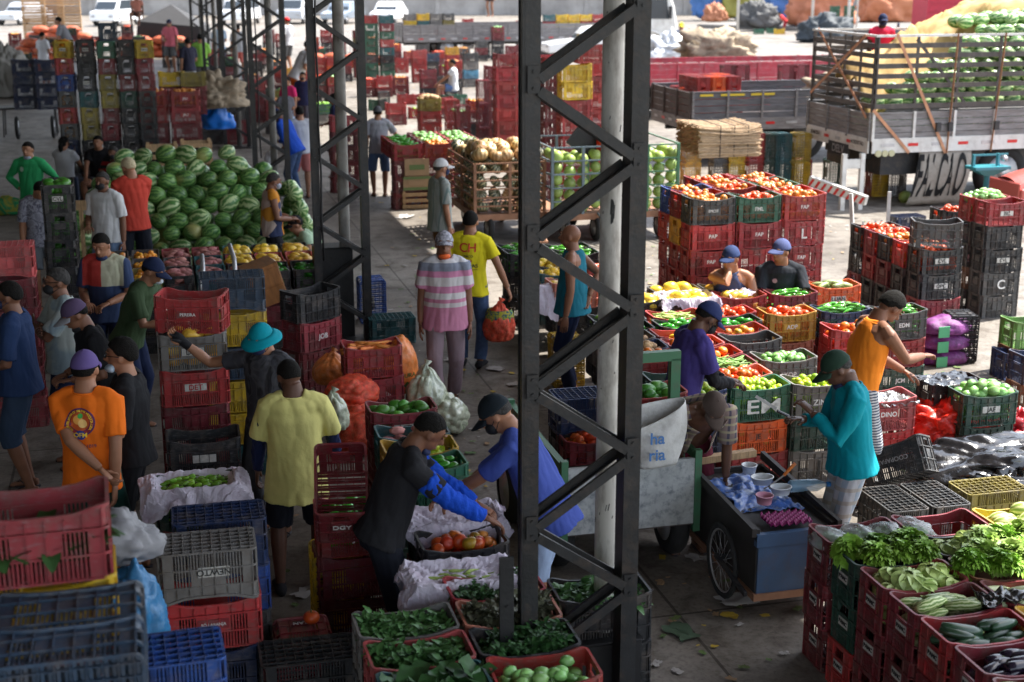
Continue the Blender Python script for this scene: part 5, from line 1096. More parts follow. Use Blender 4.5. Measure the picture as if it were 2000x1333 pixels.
# red produce stall
for i, (v_, r0, r1) in enumerate(((4.2, 0, 4), (4.75, 0, 5), (5.3, 1, 5))):
    for r in range(r0, r1):
        wh = f'{["left", "middle", "right"][i]} column, {["front", "second", "third", "fourth", "fifth"][r]} row of the red stall'
        k = S(v_, 24.8 + .345 * r, 4, ['red', 'dark red'], wh, 'produce', low=4 if r == r0 else 1); kd = 'green tomato' if (i, r) in ((1, 0),) else ('long pepper' if i == 0 else 'chayote')
        fill(k[0], kd, f'produce in the {wh}', 5, 3, .04)
S(at(645, 228, 5 * CP), None, 5, ['red', 'dark red'], 'between the second column and the man in grey'); 
# big dark red pile of standing crates
for i, (px, py, n, c) in enumerate(((872, 195, 2, 'red'), (892, 206, 2, 'wine red'), (934, 157, 3, 'wine red'), (976, 165, 3, 'red'), (974, 210, 2, 'dark green'), (1000, 200, 2, 'red'))):
    v_, u_ = at(px, py, n * .545)
    for q in range(n): crate(v_, u_, q * .545, c, f'{c} crate standing on end, {["lowest", "middle", "top"][q if n == 3 else q * 2]} in pile column {["one", "two", "three", "four", "five", "six"][i]}', pose='end')
S(at(968, 106, 8 * CP), None, 8, ['red'], 'in the tall red stack above the pumpkins')
for i, (px, py, n, c) in enumerate(((1097, 127, 9, ['yellow', 'yellow', 'red']), (1152, 116, 9, ['red', 'red']), (1062, 112, 9, ['red', 'dark red']))):
    S(at(px, py, n * CP), None, n, c, f'in the {["yellow topped", "right red", "left red"][i]} tower behind the nearest column', texts=None, turn=(i == 2))
v_, u_ = at(1130, 90, 10 * CP); crate(v_, u_, 9 * CP, 'red', 'small open red crate on top of the right red tower', style='flat')
for i, (px, c, pose) in enumerate(((1337, 'amber', 'end'), (1392, 'dark grey', 'end'), (1422, 'yellow', 'end'), (1460, 'red', 'end'), (1492, 'dark green', 'end'), (1512, 'teal', 'end'), (1550, 'yellow', 'end'))):
    v_, u_ = at(px, 372, 0); crate(v_, u_, 0, c, f'{c} crate standing on end, {["leftmost", "second", "third", "fourth", "fifth", "sixth", "last"][i]} below the reed bale row', pose=pose, turn=False); crate(v_, u_, .545 + .002, c, f'upper {c} crate standing on end, {["leftmost", "second", "third", "fourth", "fifth", "sixth", "last"][i]} below the reed bale row', pose=pose)
for i, (px, c) in enumerate(((1688, 'red'), (1702, 'yellow'), (1738, 'grey'), (1538, 'teal'), (1572, 'wine red'), (1636, 'dark green'))):
    v_, u_ = at(px, 385 if i < 3 else 372, 0); crate(v_, u_ + (.4 if i > 2 else 0), 0, c, f'{c} crate on end in the shade under the slatted truck, ' + ['beside the yellow one', 'between red and grey', 'nearest the mud flap', 'far left upper', 'left of the white jack', 'behind the white jack'][i], pose='end')
crate(*at(1752, 425, .3), 0, 'navy', 'dark navy crate on the ground below the mud flap', pose='down')
# ---------------------------------------------------------------- the people
from mathutils.bvhtree import BVHTree
def print_on(so, items, back=True):
    """items: (mesh, cx, cz, material, name); laid on the chest or back of the shirt"""
    bv = BVHTree.FromPolygons([v.co for v in so.data.vertices], [tuple(p.vertices) for p in so.data.polygons])
    for me, cx, cz, m, nm, lift in items:
        me = me.copy(); sg = -1 if back else 1
        for v in me.vertices:
            x = cx + (v.co.x if back else -v.co.x); z = cz + v.co.y
            hit = bv.ray_cast(Vector((x, sg * 1.0, z)), Vector((0, -sg, 0)))
            y = hit[0].y if hit[0] is not None else sg * .1
            v.co = Vector((x, y + sg * (lift + max(0, v.co.z)), z))
        me.materials.clear(); me.materials.append(m); new(nm, me, so)
def disc(r, r0=0, n=32, k=4):
    b = MB(); b.grid(n, k, lambda s, t: Vector(((r0 + (r - r0) * t) * math.cos(6.2832 * s), (r0 + (r - r0) * t) * math.sin(6.2832 * s), 0))); return b.mesh('disc')
def rect(w, h, nx=8, ny=3): return MB().grid(nx, ny, lambda s, t: Vector(((s - .5) * w, (t - .5) * h, 0))).mesh('rect')
def arc_text(s, r, size, a0, a1):
    b = MB()
    for i, ch in enumerate(s):
        if ch == ' ': continue
        me = text_mesh(ch, size); a = R(a0 + (a1 - a0) * i / (len(s) - 1)); M = Matrix.Translation((r * math.cos(a), r * math.sin(a), 0)) @ Matrix.Rotation(a - math.pi / 2, 4, 'Z')
        b.add([M @ v.co for v in me.vertices], [tuple(p.vertices) for p in me.polygons])
    return b.mesh('arc')
def flat(s, size): return text_mesh(s, size)
def col(n, c): return mat('print ' + n, c, .7)
def far_p(*a, **k): k['far'] = True; return person(*a, **k)
def glasses(o, i):
    hm = i['hm']; b = MB()
    for e in (-1, 1): b.tube([hm((e * .033 + .024 * math.cos(t), .098, .014 + .018 * math.sin(t))) for t in [k * math.pi / 5 for k in range(10)]], .003, 5, closed=True); b.tube([hm((e * .057, .095, .016)), hm((e * .084, .0, .012))], .003, 5)
    b.tube([hm((-.01, .1, .016)), hm((.01, .1, .016))], .003, 5); b.obj('eyeglasses', M_EYE, o)
def sleeves(m, f0=.0, f1=.96, glove=None, r=1.0):
    def ex(o, i):
        for sd_ in (-1, 1):
            a, e, w, nm = i['arm'][sd_]; b = MB(); q = MB()
            pts = [a.lerp(e, .35), a.lerp(e, .7), e, e.lerp(w, .35), e.lerp(w, .7), e.lerp(w, f1)]; b.tube(pts, [.058 * r, .053 * r, .048 * r, .049 * r, .042 * r, .034 * r], 14); me = fuse(b, .01, 2); wrinkle(me, .012, 5 + sd_, 22); me.materials.clear(); me.materials.append(m); new('arm_sleeve', me, o, None, True)
    return ex
def bracelet(o, i):
    a, e, w, nm = i['arm'][-1]; d = (w - e).normalized(); MB().cyl(e.lerp(w, .86), e.lerp(w, .93), .034, 14).obj('wristwatch', M_METAL, o, True)
def multi(*fs):
    def ex(o, i):
        for f in fs: f(o, i)
    return ex
MK = {'black': mat('mask black', (.012, .012, .014), .8), 'navy': mat('mask navy', (.012, .02, .07), .8), 'white': mat('mask white', (.55, .6, .66), .8), 'orange': mat('mask orange', (.75, .12, .02), .8), 'pattern': mat('mask pattern', (.3, .33, .4), .8, var=.8, nscale=60), 'light blue': mat('mask light blue', (.35, .45, .55), .8)}
DEN = cloth('denim', (.06, .1, .2), ns=14, var=.25); DENL = cloth('light denim', (.16, .24, .38), ns=14, var=.2); BLK = cloth('black', (.012, .012, .014)); NAV = cloth('navy', (.014, .022, .06)); DKG = cloth('dark grey', (.05, .05, .055))
# left crowd
person((30, 958), 545, 'man in navy T-shirt and denim shorts standing at the left edge', 96, 'brown', cloth('navy tee', (.022, .045, .12)), cloth('dark denim', (.03, .05, .09)), mask=(MK['navy'], 'on'), arms=('front', ((.1, .2, 1.0), (.6, -.6, -.4))), pant=1.15, H=1.8, sleeve=.85, fat=1.12)
person((122, 905), 495, 'man with glasses in grey blue polo standing with crossed arms', 118, 'brown', patterned('shaded polo', [(.26, .33, .36), (.34, .4, .4), (.42, .46, .43)], 2.5), NAV, mask=(MK['black'], 'on'), arms=('cross', 'cross'), pant=1.9, H=1.77, sleeve=.8, fat=1.14, hairm=M_GHAIR, extra=glasses)
def ofm(so, RT, Pv):
    z = 1.27
    print_on(so, [(disc(.092, 0), 0, z, col('dark violet', (.09, .02, .12)), 'shirt_print', .004), (disc(.083, .062), 0, z, col('maroon', (.3, .02, .03)), 'shirt_print', .006), (disc(.06), 0, z + .004, col('orange red', (.55, .09, .01)), 'shirt_print', .006), (disc(.03), -.012, z + .018, col('print orange', (.9, .4, .08)), 'shirt_print', .008), (disc(.028), .018, z - .006, col('pale orange', (.95, .6, .2)), 'shirt_print', .009), (disc(.016), .004, z + .042, col('leaf green', (.05, .4, .06)), 'shirt_print', .01),
        (arc_text('DISTRIBUIDORA DE FRUTAS MESQUITA LTDA.', .073, .02, 222, -42), 0, z, col('yellow', (.9, .6, .03)), 'shirt_lettering', .009), (disc(.032), 0, z - .082, col('blue', (.03, .05, .3)), 'shirt_print', .009), (flat('OFM', .042), 0, z - .082, col('yellow', (.9, .6, .03)), 'shirt_lettering', .012), (flat('(85)3297.1019', .03), 0, z - .16, col('violet', (.16, .05, .1)), 'shirt_lettering', .006)])
person((168, 1170), 690, 'man in orange T-shirt and violet cap seen from behind, arms behind him', -4, 'tan', cloth('orange tee', (.85, .17, .012)), cloth('dark green', (.012, .05, .04)), cap=(cloth('violet cap', (.13, .09, .26)), 'cap', 'fwd'), arms=(((.12, -.17, .98), (-.6, -.7, -.2)), ((.18, -.1, .8), (.5, -.9, 0))), pant=.95, H=1.78, sleeve=.75, shirt_len=.04, decal=ofm)
def quarters(name): 
    m = cloth(name, (.02, .03, .07)); N, L, b = nodes(m); tc = N.new('ShaderNodeTexCoord'); sx = N.new('ShaderNodeSeparateXYZ'); L.new(tc.outputs['Object'], sx.inputs[0])
    up = mathn(N, L, 'GREATER_THAN', sx.outputs['Z'], 1.18); rt = mathn(N, L, 'GREATER_THAN', sx.outputs['X'], 0.0); ins = mathn(N, L, 'LESS_THAN', mathn(N, L, 'ABSOLUTE', sx.outputs['X']), .2)
    m1 = N.new('ShaderNodeMix'); m1.data_type = 'RGBA'; L.new(rt, m1.inputs['Factor']); m1.inputs['A'].default_value = (.5, .5, .36, 1); m1.inputs['B'].default_value = (.5, .06, .05, 1)
    m2 = N.new('ShaderNodeMix'); m2.data_type = 'RGBA'; L.new(mathn(N, L, 'MULTIPLY', up, ins), m2.inputs['Factor']); m2.inputs['A'].default_value = (.035, .055, .12, 1); L.new(m1.outputs['Result'], m2.inputs['B']); L.new(m2.outputs['Result'], b.inputs['Base Color']); return m
person((205, 785), 450, 'young man in red, cream and navy polo busy with his hands', 175, 'tan', quarters('quarter polo'), NAV, mask=(MK['navy'], 'chin'), arms=('front', 'front'), pant=1.9, H=1.75, sleeve=.8, head=(0, 18))
person((245, 838), 520, 'man in dark green T-shirt and navy cap bending to the right', -100, 'tan', cloth('bottle green', (.045, .075, .035)), NAV, cap=(NAV, 'cap'), mask=(MK['white'], 'ear'), arms=('reach', 'reach'), lean=22, H=1.72, pant=1.9, sleeve=.8, head=(0, 15))
person((192, 968), 578, 'man in black T-shirt with faded violet and grey cap looking left', 120, 'brown', BLK, DKG, cap=(cloth('faded cap', (.09, .06, .12)), 'cap', 'fwd', cloth('grey brim', (.22, .22, .24))), mask=(MK['black'], 'chin'), arms=('front', 'front'), lean=10, H=1.72, pant=.9, sleeve=.8, head=(0, 22))
person((250, 1118), 668, 'man in black T-shirt with glasses and white mask under his chin', 95, 'tan', BLK, BLK, mask=(MK['light blue'], 'ear'), arms=('front', 'down'), H=1.76, pant=.9, sleeve=.85, hair='curly', extra=glasses)
def pale_mark(so, RT, Pv): print_on(so, [(disc(.035), .08, 1.3, col('pale green', (.45, .62, .5)), 'shirt_print', .005)], False)
person((58, 500), 275, 'smiling man in bright green long sleeve shirt, hands on hips', 172, 'tan', cloth('bright green', (.03, .32, .11)), cloth('pale floral shorts', (.14, .18, .25), var=.6, ns=30), mask=(MK['pattern'], 'chin'), arms=('hips', 'hips'), H=1.72, pant=.8, sleeve=1.95, decal=pale_mark)
far_p((120, 402), 258, 'person in white T-shirt with ponytail seen from behind', -15, 'tan', cloth('white tee', (.55, .56, .58)), DKG, legs='sit', H=1.68, hair='long', arms=('knee', 'knee'))
far_p((190, 408), 252, 'smiling seated man in black T-shirt by the crate wall', 180, 'tan', BLK, DKG, legs='sit', H=1.76, arms=('knee', 'knee'), sleeve=.6)
far_p((220, 430), 275, 'seated man in red and black striped jersey with black mask', 165, 'brown', banded('jersey', [(0, (.012, .012, .012)), (.5, (.3, .012, .015))], 'Z', scale=9), BLK, legs='sit', H=1.7, mask=(MK['black'], 'on'), hairm=M_GHAIR, arms=('knee', 'knee'))
BLEACH = mat('bleached hair', (.5, .42, .26), .7, bump=.6, bscale=60)
person((258, 578), 305, 'man with bleached hair in red T-shirt standing before the watermelons', 28, 'tan', cloth('coral red', (.5, .055, .035)), cloth('black shorts', (.014, .016, .024)), hairm=BLEACH, arms=('cross', 'cross'), H=1.84, sleeve=.75, pant=.9, head=(25, 12), mask=(MK['black'], 'chin'))
person((204, 598), 332, 'man in white polo with black mask resting a hand before him', 165, 'brown', cloth('white polo', (.6, .6, .6)), DENL, mask=(MK['black'], 'on'), hairm=M_GHAIR, arms=('down', 'front'), H=1.74, sleeve=.8, pant=1.9, fat=1.1)
person((74, 602), 335, 'man in grey floral T-shirt beside the black trolley stack', 205, 'tan', patterned('palm print', [(.2, .2, .24), (.3, .3, .35), (.05, .05, .08), (.26, .26, .3)], 9), cloth('grey cargo', (.1, .11, .12)), arms=(((-.3, .2, .8), (-.3, -1, 0)), 'down'), H=1.7, sleeve=.8, lean=8, pant=.9, head=(10, 35))
person((527, 573), 335, 'woman in orange and navy patterned top with a checked mask', -70, 'brown', patterned('african print', [(.5, .2, .02), (.03, .04, .09), (.45, .35, .3), (.5, .22, .03)], 6, 'vor'), cloth('black leggings', (.014, .014, .018)), mask=(MK['pattern'], 'on'), hairm=M_GHAIR, arms=('front', 'front'), H=1.62, sleeve=.08, pant=.95, fat=1.12, head=(0, 12))
def white_bag(o, i):
    pass
person((573, 392), 240, 'man in royal blue shirt and navy cap bending over his bag', 75, 'brown', cloth('royal blue', (.015, .07, .42)), DEN, cap=(NAV, 'cap'), mask=(MK['black'], 'on'), arms=('front', 'front'), H=1.78, lean=24, sleeve=1.6, pant=1.9, head=(0, 35), fat=1.1)
person((632, 560), 415, 'crouching person in pale green shirt beside the second column', 110, 'tan', cloth('pale green', (.4, .55, .38)), DKG, cap=(BLK, 'cap'), legs='sit', lean=42, H=1.66, arms=('reach', 'front'), hips=.4, sleeve=.3)
person((738, 383), 208, 'man in grey T-shirt and blue shorts reaching towards the red produce stall', 8, 'tan', cloth('heather grey', (.3, .3, .34)), cloth('blue shorts', (.1, .17, .34)), arms=('down', ((.52, .32, .93), (.3, -.3, -.9))), cap=(cloth('grey knit', (.1, .1, .11)), 'cap', 'fwd'), mask=(MK['navy'], 'chin'), sleeve=.75, pant=1.05, shoe='sandal')
person((858, 560), 315, 'man in striped grey shirt and white fronted cap looking right', -62, 'tan', banded('thin stripes', [(0, (.26, .28, .26)), (.7, (.14, .19, .18)), (.85, (.32, .33, .3))], 'X', scale=11), cloth('tobacco', (.14, .06, .02)), mask=(MK['navy'], 'on'), cap=(cloth('white cap', (.5, .5, .5)), 'cap', 'fwd'), arms=('down', 'down'), H=1.74, sleeve=.85, pant=1.9, hairm=M_GHAIR, shirt_len=.06, fat=1.08)
def chd(so, RT, Pv):
    rd = col('red', (.6, .03, .02)); bk = col('ink', (.03, .03, .03))
    print_on(so, [(flat('CH', .13), 0, 1.32, rd, 'shirt_lettering', .004), (flat('ÚNICO', .035), 0, 1.235, bk, 'shirt_lettering', .004), (flat('*  *', .07), 0, 1.17, rd, 'shirt_lettering', .004), (flat('VENDAS', .055), 0, 1.13, bk, 'shirt_lettering', .004), (rect(.2, .005), 0, 1.09, bk, 'shirt_print', .004)])
person((918, 716), 415, 'man in yellow vest printed CH walking away with a red onion bag', -10, 'tan', cloth('lemon yellow', (.72, .62, .02)), DEN, mask=(MK['black'], 'chin'), arms=('down', ((.42, .05, .80), (.4, -1, 0))), H=1.72, sleeve=.62, pant=1.95, shoe='shoe', decal=chd, shirt_len=.03)
PINKS = banded('pink bands', [(0, (.5, .2, .3)), (.50, (.5, .2, .3)), (.56, (.55, .5, .5)), (.585, (.5, .2, .3)), (.605, (.55, .52, .52)), (.635, (.5, .2, .32)), (.67, (.55, .52, .52)), (.715, (.5, .2, .32)), (.75, (.2, .22, .28)), (.79, (.55, .54, .56))], 'Z', scale=.56)
N_, L_, _b = nodes(PINKS)
person((868, 793), 453, 'man in pink, white and grey striped polo walking towards the camera', 184, 'brown', PINKS, cloth('mauve trousers', (.24, .17, .19)), cap=(cloth('grey printed cap', (.3, .3, .34), var=.7, ns=40), 'cap'), mask=(MK['orange'], 'chin'), arms=('down', 'down'), sleeve=.72, pant=1.9, legs='walk', hairm=M_GHAIR, fat=1.16, shirt_len=.05, head=(0, -9))
TEALC = cloth('teal cotton', (.0, .25, .32))
def gloves(o, i):
    a, e, w, nm = i['arm'][1]; d = (w - e).normalized(); b = MB(); b.tube([e.lerp(w, .8), w, w + d * .05, w + d * .1], [.034, .034, .045, .035], 12); hand(b, w + d * .012, d, Vector((0, 0, -1)), 1, 1, .5); b.obj('work_glove', BLK, o, True)
person((520, 1040), 640, 'person in teal bucket hat raising an arm to the DET crates', 155, 'tan', patterned('tie dye grey', [(.03, .03, .035), (.08, .08, .09), (.05, .05, .06)], 5), DKG, cap=(TEALC, 'bucket'), mask=(MK['navy'], 'on'), arms=('down', ((.60, .2, 1.5), (.5, -.3, -1))), H=1.7, sleeve=.6, pant=1.9, head=(0, 15), extra=gloves)
person((572, 1153), 703, 'man in pale yellow T-shirt and black shorts seen from behind', 8, 'dark', cloth('pale yellow', (.62, .57, .2)), cloth('black shorts', (.01, .01, .012)), mask=(MK['black'], 'on'), arms=(((-.27, .15, .85), (-.6, -1, 0)), ((.3, .25, .82), (.8, -1, 0))), sleeve=.85, pant=.95, shirt_len=.13, fat=1.12, head=(25, 18), shoe='shoe', extra=sleeves(cloth('navy sleeve', (.012, .018, .06))), hair='buzz', stance=.14)
BLUE = cloth('electric blue', (.01, .07, .5), bs=26, bump=.6)
person((742, 1312), 838, 'man in black T-shirt over blue sleeves bending over the tomatoes', -78, 'brown', cloth('charcoal tee', (.02, .02, .023)), cloth('black shorts', (.01, .01, .012)), mask=(MK['navy'], 'chin'), H=1.76, lean=21, arms=(((.1, .66, .97), (-.3, -.2, -1)), ((.16, .66, .95), (.3, -.3, -1))), sleeve=.7, pant=1.1, head=(0, 30), extra=sleeves(BLUE, r=1.25), hair='buzz', fat=1.04, shirt_len=-.03)
person((1070, 1258), 797, 'man in blue T-shirt, pale shorts and navy cap bending to the left', 82, 'tan', cloth('mid blue', (.05, .08, .32)), cloth('washed denim shorts', (.35, .45, .62), ns=12), mask=(MK['black'], 'on'), cap=(cloth('black cap', (.012, .018, .024)), 'cap'), H=1.76, lean=24, arms=(((-.1, .64, .97), (-.5, -.3, -1)), ((.0, .6, .92), (.3, -.3, -1))), sleeve=.8, pant=.95, head=(0, 28), extra=bracelet, hairm=M_GHAIR, fat=1.1, shirt_len=.05)
person((1120, 768), 440, 'bald man in teal tank top standing in profile behind the column', 78, 'brown', cloth('petrol tank', (.01, .12, .17)), NAV, arms=('down', ((-.02, -.16, 1.0), (.3, -1, .1))), H=1.76, sleeve=0, pant=1.9, fat=1.2, hair=None, mask=None)
def emb(so, RT, Pv): print_on(so, [(disc(.03), -.1, .78, col('pale green', (.45, .62, .5)), 'shirt_print', .005)], False)
def chest(so, RT, Pv):
    print_on(so, [(flat('GREMIO', .03), 0, 1.22, col('gold', (.45, .4, .1)), 'shirt_lettering', .005)] , False)
person((0, 0), 463, 'seated man in navy tank top resting his cheek on his hand', 178, 'tan', cloth('slate tank', (.035, .045, .1)), DKG, world=(2.36, 15.1, 0), legs='sit', H=1.82, cap=(cloth('navy denim cap', (.03, .05, .13)), 'cap'), arms=('knee', ((.03, .13, 1.05), (.5, .8, -.8))), sleeve=0, head=(-35, 2), lean=12)
def badge(so, RT, Pv): print_on(so, [(disc(.022), .07, .86, col('badge', (.5, .3, .35)), 'shirt_print', .005), (flat('_____ 39', .03), .0, .68, col('gold', (.35, .3, .12)), 'shirt_lettering', .005)], False)
person((0, 0), 443, 'seated man in black T-shirt and white backed navy cap looking right', 180, 'tan', cloth('soft black tee', (.022, .025, .032)), DKG, world=(2.92, 15.2, 0), legs='sit', H=1.86, cap=(cloth('navy and white cap', (.08, .1, .22)), 'cap'), arms=('knee', 'knee'), sleeve=.75, head=(-48, -2), lean=6, decal=badge)
def vis_logo(so, RT, Pv): print_on(so, [(disc(.03), -.08, 1.3, col('pale green', (.45, .62, .5)), 'shirt_print', .005)], False)
def caplogo(o, i): hm = i['hm']; b = MB().ell(hm((-.03, .097, .085)), (.022, .006, .022), 12, 6, i['Rh']); b.obj('cap_badge', M_WINK, o, True)
p = g(3.93, 10.02); person((0, 0), 602, 'man in violet T-shirt, navy cap and black mask leaning over the limes', -72, 'dark', cloth('violet tee', (.06, .045, .2)), NAV, world=p, H=1.78, cap=(cloth('navy cap', (.02, .03, .1)), 'cap'), mask=(MK['black'], 'on'), arms=(((-.02, .38, 1.04), (-.5, -.4, -1)), ((.08, .4, 1.02), (.5, -.4, -1))), lean=12, sleeve=.7, pant=1.9, head=(0, 32), decal=vis_logo, extra=multi(sleeves(cloth('black sleeve', (.015, .015, .018))), caplogo))
def openshirt(o, i):
    U = i['U']; b = MB()
    for sd_ in (-1, 1):
        b.grid(8, 12, lambda s, t, sd_=sd_: U(sd_ * (.2 - .13 * s * (1 - .3 * t)), .13 * s + .03 + .02 * math.sin(9 * t + 3 * s), .46 - .62 * t))
    b.grid(10, 12, lambda s, t: U((s - .5) * .4, -.13 + .01 * math.sin(9 * s + 5 * t), .47 - .6 * t))
    m = plaid('plaid shirt', (.3, .22, .2), (.04, .05, .1), (.45, .4, .25)); so = b.obj('open_shirt', m, o, True); so.modifiers.new('t', 'SOLIDIFY').thickness = .006
    for sd_ in (-1, 1):
        a, e, w, nm = i['arm'][sd_]; MB().tube([a.lerp(i['neck'], .35), a, a.lerp(e, .5), a.lerp(e, .85)], [.06, .074, .072, .078], 14).obj('shirt_sleeve', m, o, True)
person((1350, 1070), 775, 'shirtless man in open plaid shirt and brown cap bending forward', 192, 'dark', None, cloth('maroon shorts', (.1, .012, .025)), H=1.62, lean=48, cap=(cloth('brown flat cap', (.09, .065, .055)), 'bucket' if False else 'cap', 'fwd'), arms=(((-.2, .3, .5), (-.2, -.4, 0)), ((.1, .12, .62), (.3, -.3, 0))), pant=1.0, head=(0, 40), extra=openshirt)
person((1682, 980), 578, 'man in orange tank top and striped shorts sorting garlic in the tray', -72, 'brown', cloth('orange tank', (.85, .24, .02)), banded('striped shorts', [(0, (.5, .5, .5)), (.55, (.06, .07, .11))], 'Z', scale=46), arms=(((-.08, .44, .98), (-.5, -.6, -.5)), ((.04, .52, 1.12), (.5, -.6, -.5))), lean=14, sleeve=0, pant=1.1, head=(0, 40), mask=(MK['black'], 'chin'), H=1.82, hair='curly', shirt_len=.05)
def knife(o, i):
    a, e, w, nm = i['arm'][1]; a2, e2, w2, n2 = i['arm'][-1]
    MB().cyl(w + Vector((0, .09, .02)), w + Vector((.0, .17, .06)), .011, 8).obj('knife_handle', M_EYE, o); MB().box(w + Vector((0, .25, .12)), (.003, .17, .02), Matrix.Rotation(R(32), 3, 'X')).obj('knife_blade', M_METAL, o)
person((1672, 1135), 697, 'man in turquoise long sleeve shirt and green cap peeling with a knife', 92, 'dark', cloth('turquoise', (.0, .24, .3)), plaid('pale check', (.5, .52, .55), (.25, .33, .42), (.4, .36, .3), 11), cap=(cloth('dark green cap', (.02, .045, .03)), 'cap'), mask=(MK['navy'], 'chin'), arms=('phone', ((.06, .34, 1.17), (.6, -.5, -.8))), sleeve=1.9, pant=1.5, H=1.74, head=(0, 30), hairm=M_GHAIR, fat=1.14, lean=5, extra=knife)
onp = person and None
# yard and background people
q = wpt(1725, 20, 3.3); 
far_p((0, 0), 20, 'man in red T-shirt and dark cap standing on the slatted truck', 180, 'deep', cloth('raspberry tee', (.55, .02, .06)), DKG, world=(q.x * 27.9 / q.y, 27.9, 1.55), H=1.75, cap=(NAV, 'cap'), mask=(MK['navy'], 'on'), arms=('down', 'down'))
YARD = [((465, 152), 48, 'man in grey T-shirt and coral shorts beyond the fourth column', 10, (.35, .36, .38), (.7, .2, .17), {}), ((392, 190), 66, 'person in lime reflective vest seen from behind', 10, (.25, .5, .08), (.1, .1, .1), {}), ((368, 200), 74, 'man in dark vest over white shirt beside the lime vest', 40, (.03, .03, .05), (.3, .3, .3), {}), ((332, 140), 38, 'man in pink shirt and cap behind the red mango stacks', 170, (.6, .14, .18), (.1, .1, .1), dict(cap=1)),
        ((83, 170), 62, 'person in white T-shirt beside the orange sacks', -30, (.55, .55, .58), (.12, .1, .1), {}), ((135, 150), 42, 'person in grey T-shirt working behind the crate wall', 90, (.2, .2, .22), (.1, .1, .12), dict(lean=25)), ((428, 146), 44, 'person in pale blue shirt beyond the fifth column', 30, (.3, .4, .5), (.1, .1, .14), {}), ((578, 236), 90, 'man in white T-shirt and orange shorts bending between the columns', -60, (.6, .6, .62), (.7, .17, .03), dict(lean=28)),
        ((562, 275), 150, 'woman in magenta top between third and second columns', 150, (.6, .03, .14), (.3, .38, .5), {}), ((592, 268), 140, 'man in navy T-shirt with mask behind the second column', 170, (.025, .03, .08), (.1, .1, .12), dict(mask=1)), ((586, 386), 208, 'girl in pale grey T-shirt and pink shorts by the second column', 20, (.48, .5, .55), (.6, .22, .2), {}), ((562, 140), 34, 'person in white shirt and red cap near the metal chairs', 60, (.5, .5, .52), (.1, .1, .1), dict(cap=2)),
        ((1330, 150), 44, 'man in patterned grey T-shirt and yellow cap before the white truck cab', 180, (.33, .35, .42), (.3, .3, .33), dict(cap=3, arms=('front', 'hips'))), ((1405, 150), 84, 'man in dark T-shirt and navy cap stooping on the sunny yard', -60, (.05, .06, .07), (.1, .1, .1), dict(lean=40, cap=1)), ((1300, 150), 82, 'worker in violet shirt and white cap bending beside the white sheets', -90, (.08, .07, .35), (.2, .2, .2), dict(lean=45, cap=4)), ((1535, 66), 24, 'man in red T-shirt bending by the orange tarpaulin', 90, (.6, .05, .05), (.25, .02, .03), dict(lean=45)),
        ((1755, 100), 45, 'man in blue cap half hidden behind the slatted truck', 180, (.12, .12, .14), (.1, .1, .1), dict(cap=1, mask=1)), ((655, 345), 182, 'man in black T-shirt seated behind the second column', 90, (.015, .015, .018), (.05, .05, .06), {}), ((556, 290), 172, 'person in grey shirt with dark hair behind the magenta top', 20, (.12, .12, .14), (.3, .4, .5), {})]
for ft, tp, lb, yw, c1, c2, ex in YARD:
    cp = {1: (NAV, 'cap'), 2: (cloth('red cap', (.6, .02, .02)), 'cap'), 3: (cloth('yellow cap', (.7, .6, .05)), 'cap'), 4: (cloth('white cap', (.5, .5, .5)), 'cap')}.get(ex.get('cap'))
    far_p(ft, tp, lb, yw, 'tan', cloth(lb[-22:], c1), cloth(lb[-21:] + 'b', c2), cap=cp, mask=(MK['black'], 'on') if ex.get('mask') else None, lean=ex.get('lean', 0), arms=ex.get('arms', ('reach', 'front') if ex.get('lean') else ('down', 'front')), H=None if not ex.get('lean') else (depth_z(ft[0], tp, wpt(*ft).y) * 1.12), sleeve=.7, pant=.95)
far_p((885, 205), 116, 'man in white T-shirt sitting on green crates in the yard', 88, 'tan', cloth('white tee', (.55, .56, .58)), cloth('blue shorts', (.1, .17, .34)), legs='sit', H=1.86, arms=('knee', 'knee'))
far_p((0, 0), -6, 'man in white shirt standing on the far grey flatbed truck', 150, 'tan', cloth('white tee', (.55, .56, .58)), DKG, world=tuple(wpt(958, 32, 1.7)), H=1.8)
far_p((0, 0), 12, 'person in grey cap sitting on top of the orange sack load', 180, 'brown', cloth('salmon tee', (.5, .2, .15)), DKG, world=tuple(wpt(270, 50, 1.7)), H=1.7, cap=(DKG, 'cap'), legs='sit')
# ---------------------------------------------------------------- vehicles
def wheel(parent, c, r, w, axis='u', rim=M_METAL, n=28, spokes=False):
    """axis: vector of the axle in parent space"""
    ax = Vector(axis).normalized(); t = MB(); x = ax.orthogonal().normalized(); y = ax.cross(x)
    pr = w * .5 if not spokes else w * .5
    t.tube([Vector(c) + (x * math.cos(a) + y * math.sin(a)) * (r - pr * (.9 if not spokes else 1)) for a in [2 * math.pi * k / n for k in range(n)]], pr, 10, closed=True, sx=1)
    ty = t.obj('tyre', M_RUBBER, parent, True); rm = MB()
    if spokes:
        for k in range(20):
            a = 2 * math.pi * k / 20; d = x * math.cos(a) + y * math.sin(a); s = 1 if k % 2 else -1; rm.bar(Vector(c) + ax * .025 * s, Vector(c) + d * (r - w), .003, .003)
        rm.cyl(Vector(c) - ax * .04, Vector(c) + ax * .04, .02, 10); rm.tube([Vector(c) + (x * math.cos(a) + y * math.sin(a)) * (r - w * 1.05) for a in [2 * math.pi * k / n for k in range(n)]], .009, 6, closed=True)
    else:
        rm.cyl(Vector(c) - ax * w * .42, Vector(c) + ax * w * .42, r * .62, 20); rm.cyl(Vector(c) - ax * w * .5, Vector(c) + ax * w * .5, r * .2, 12)
    rm.obj('rim', rim, ty, True); return ty
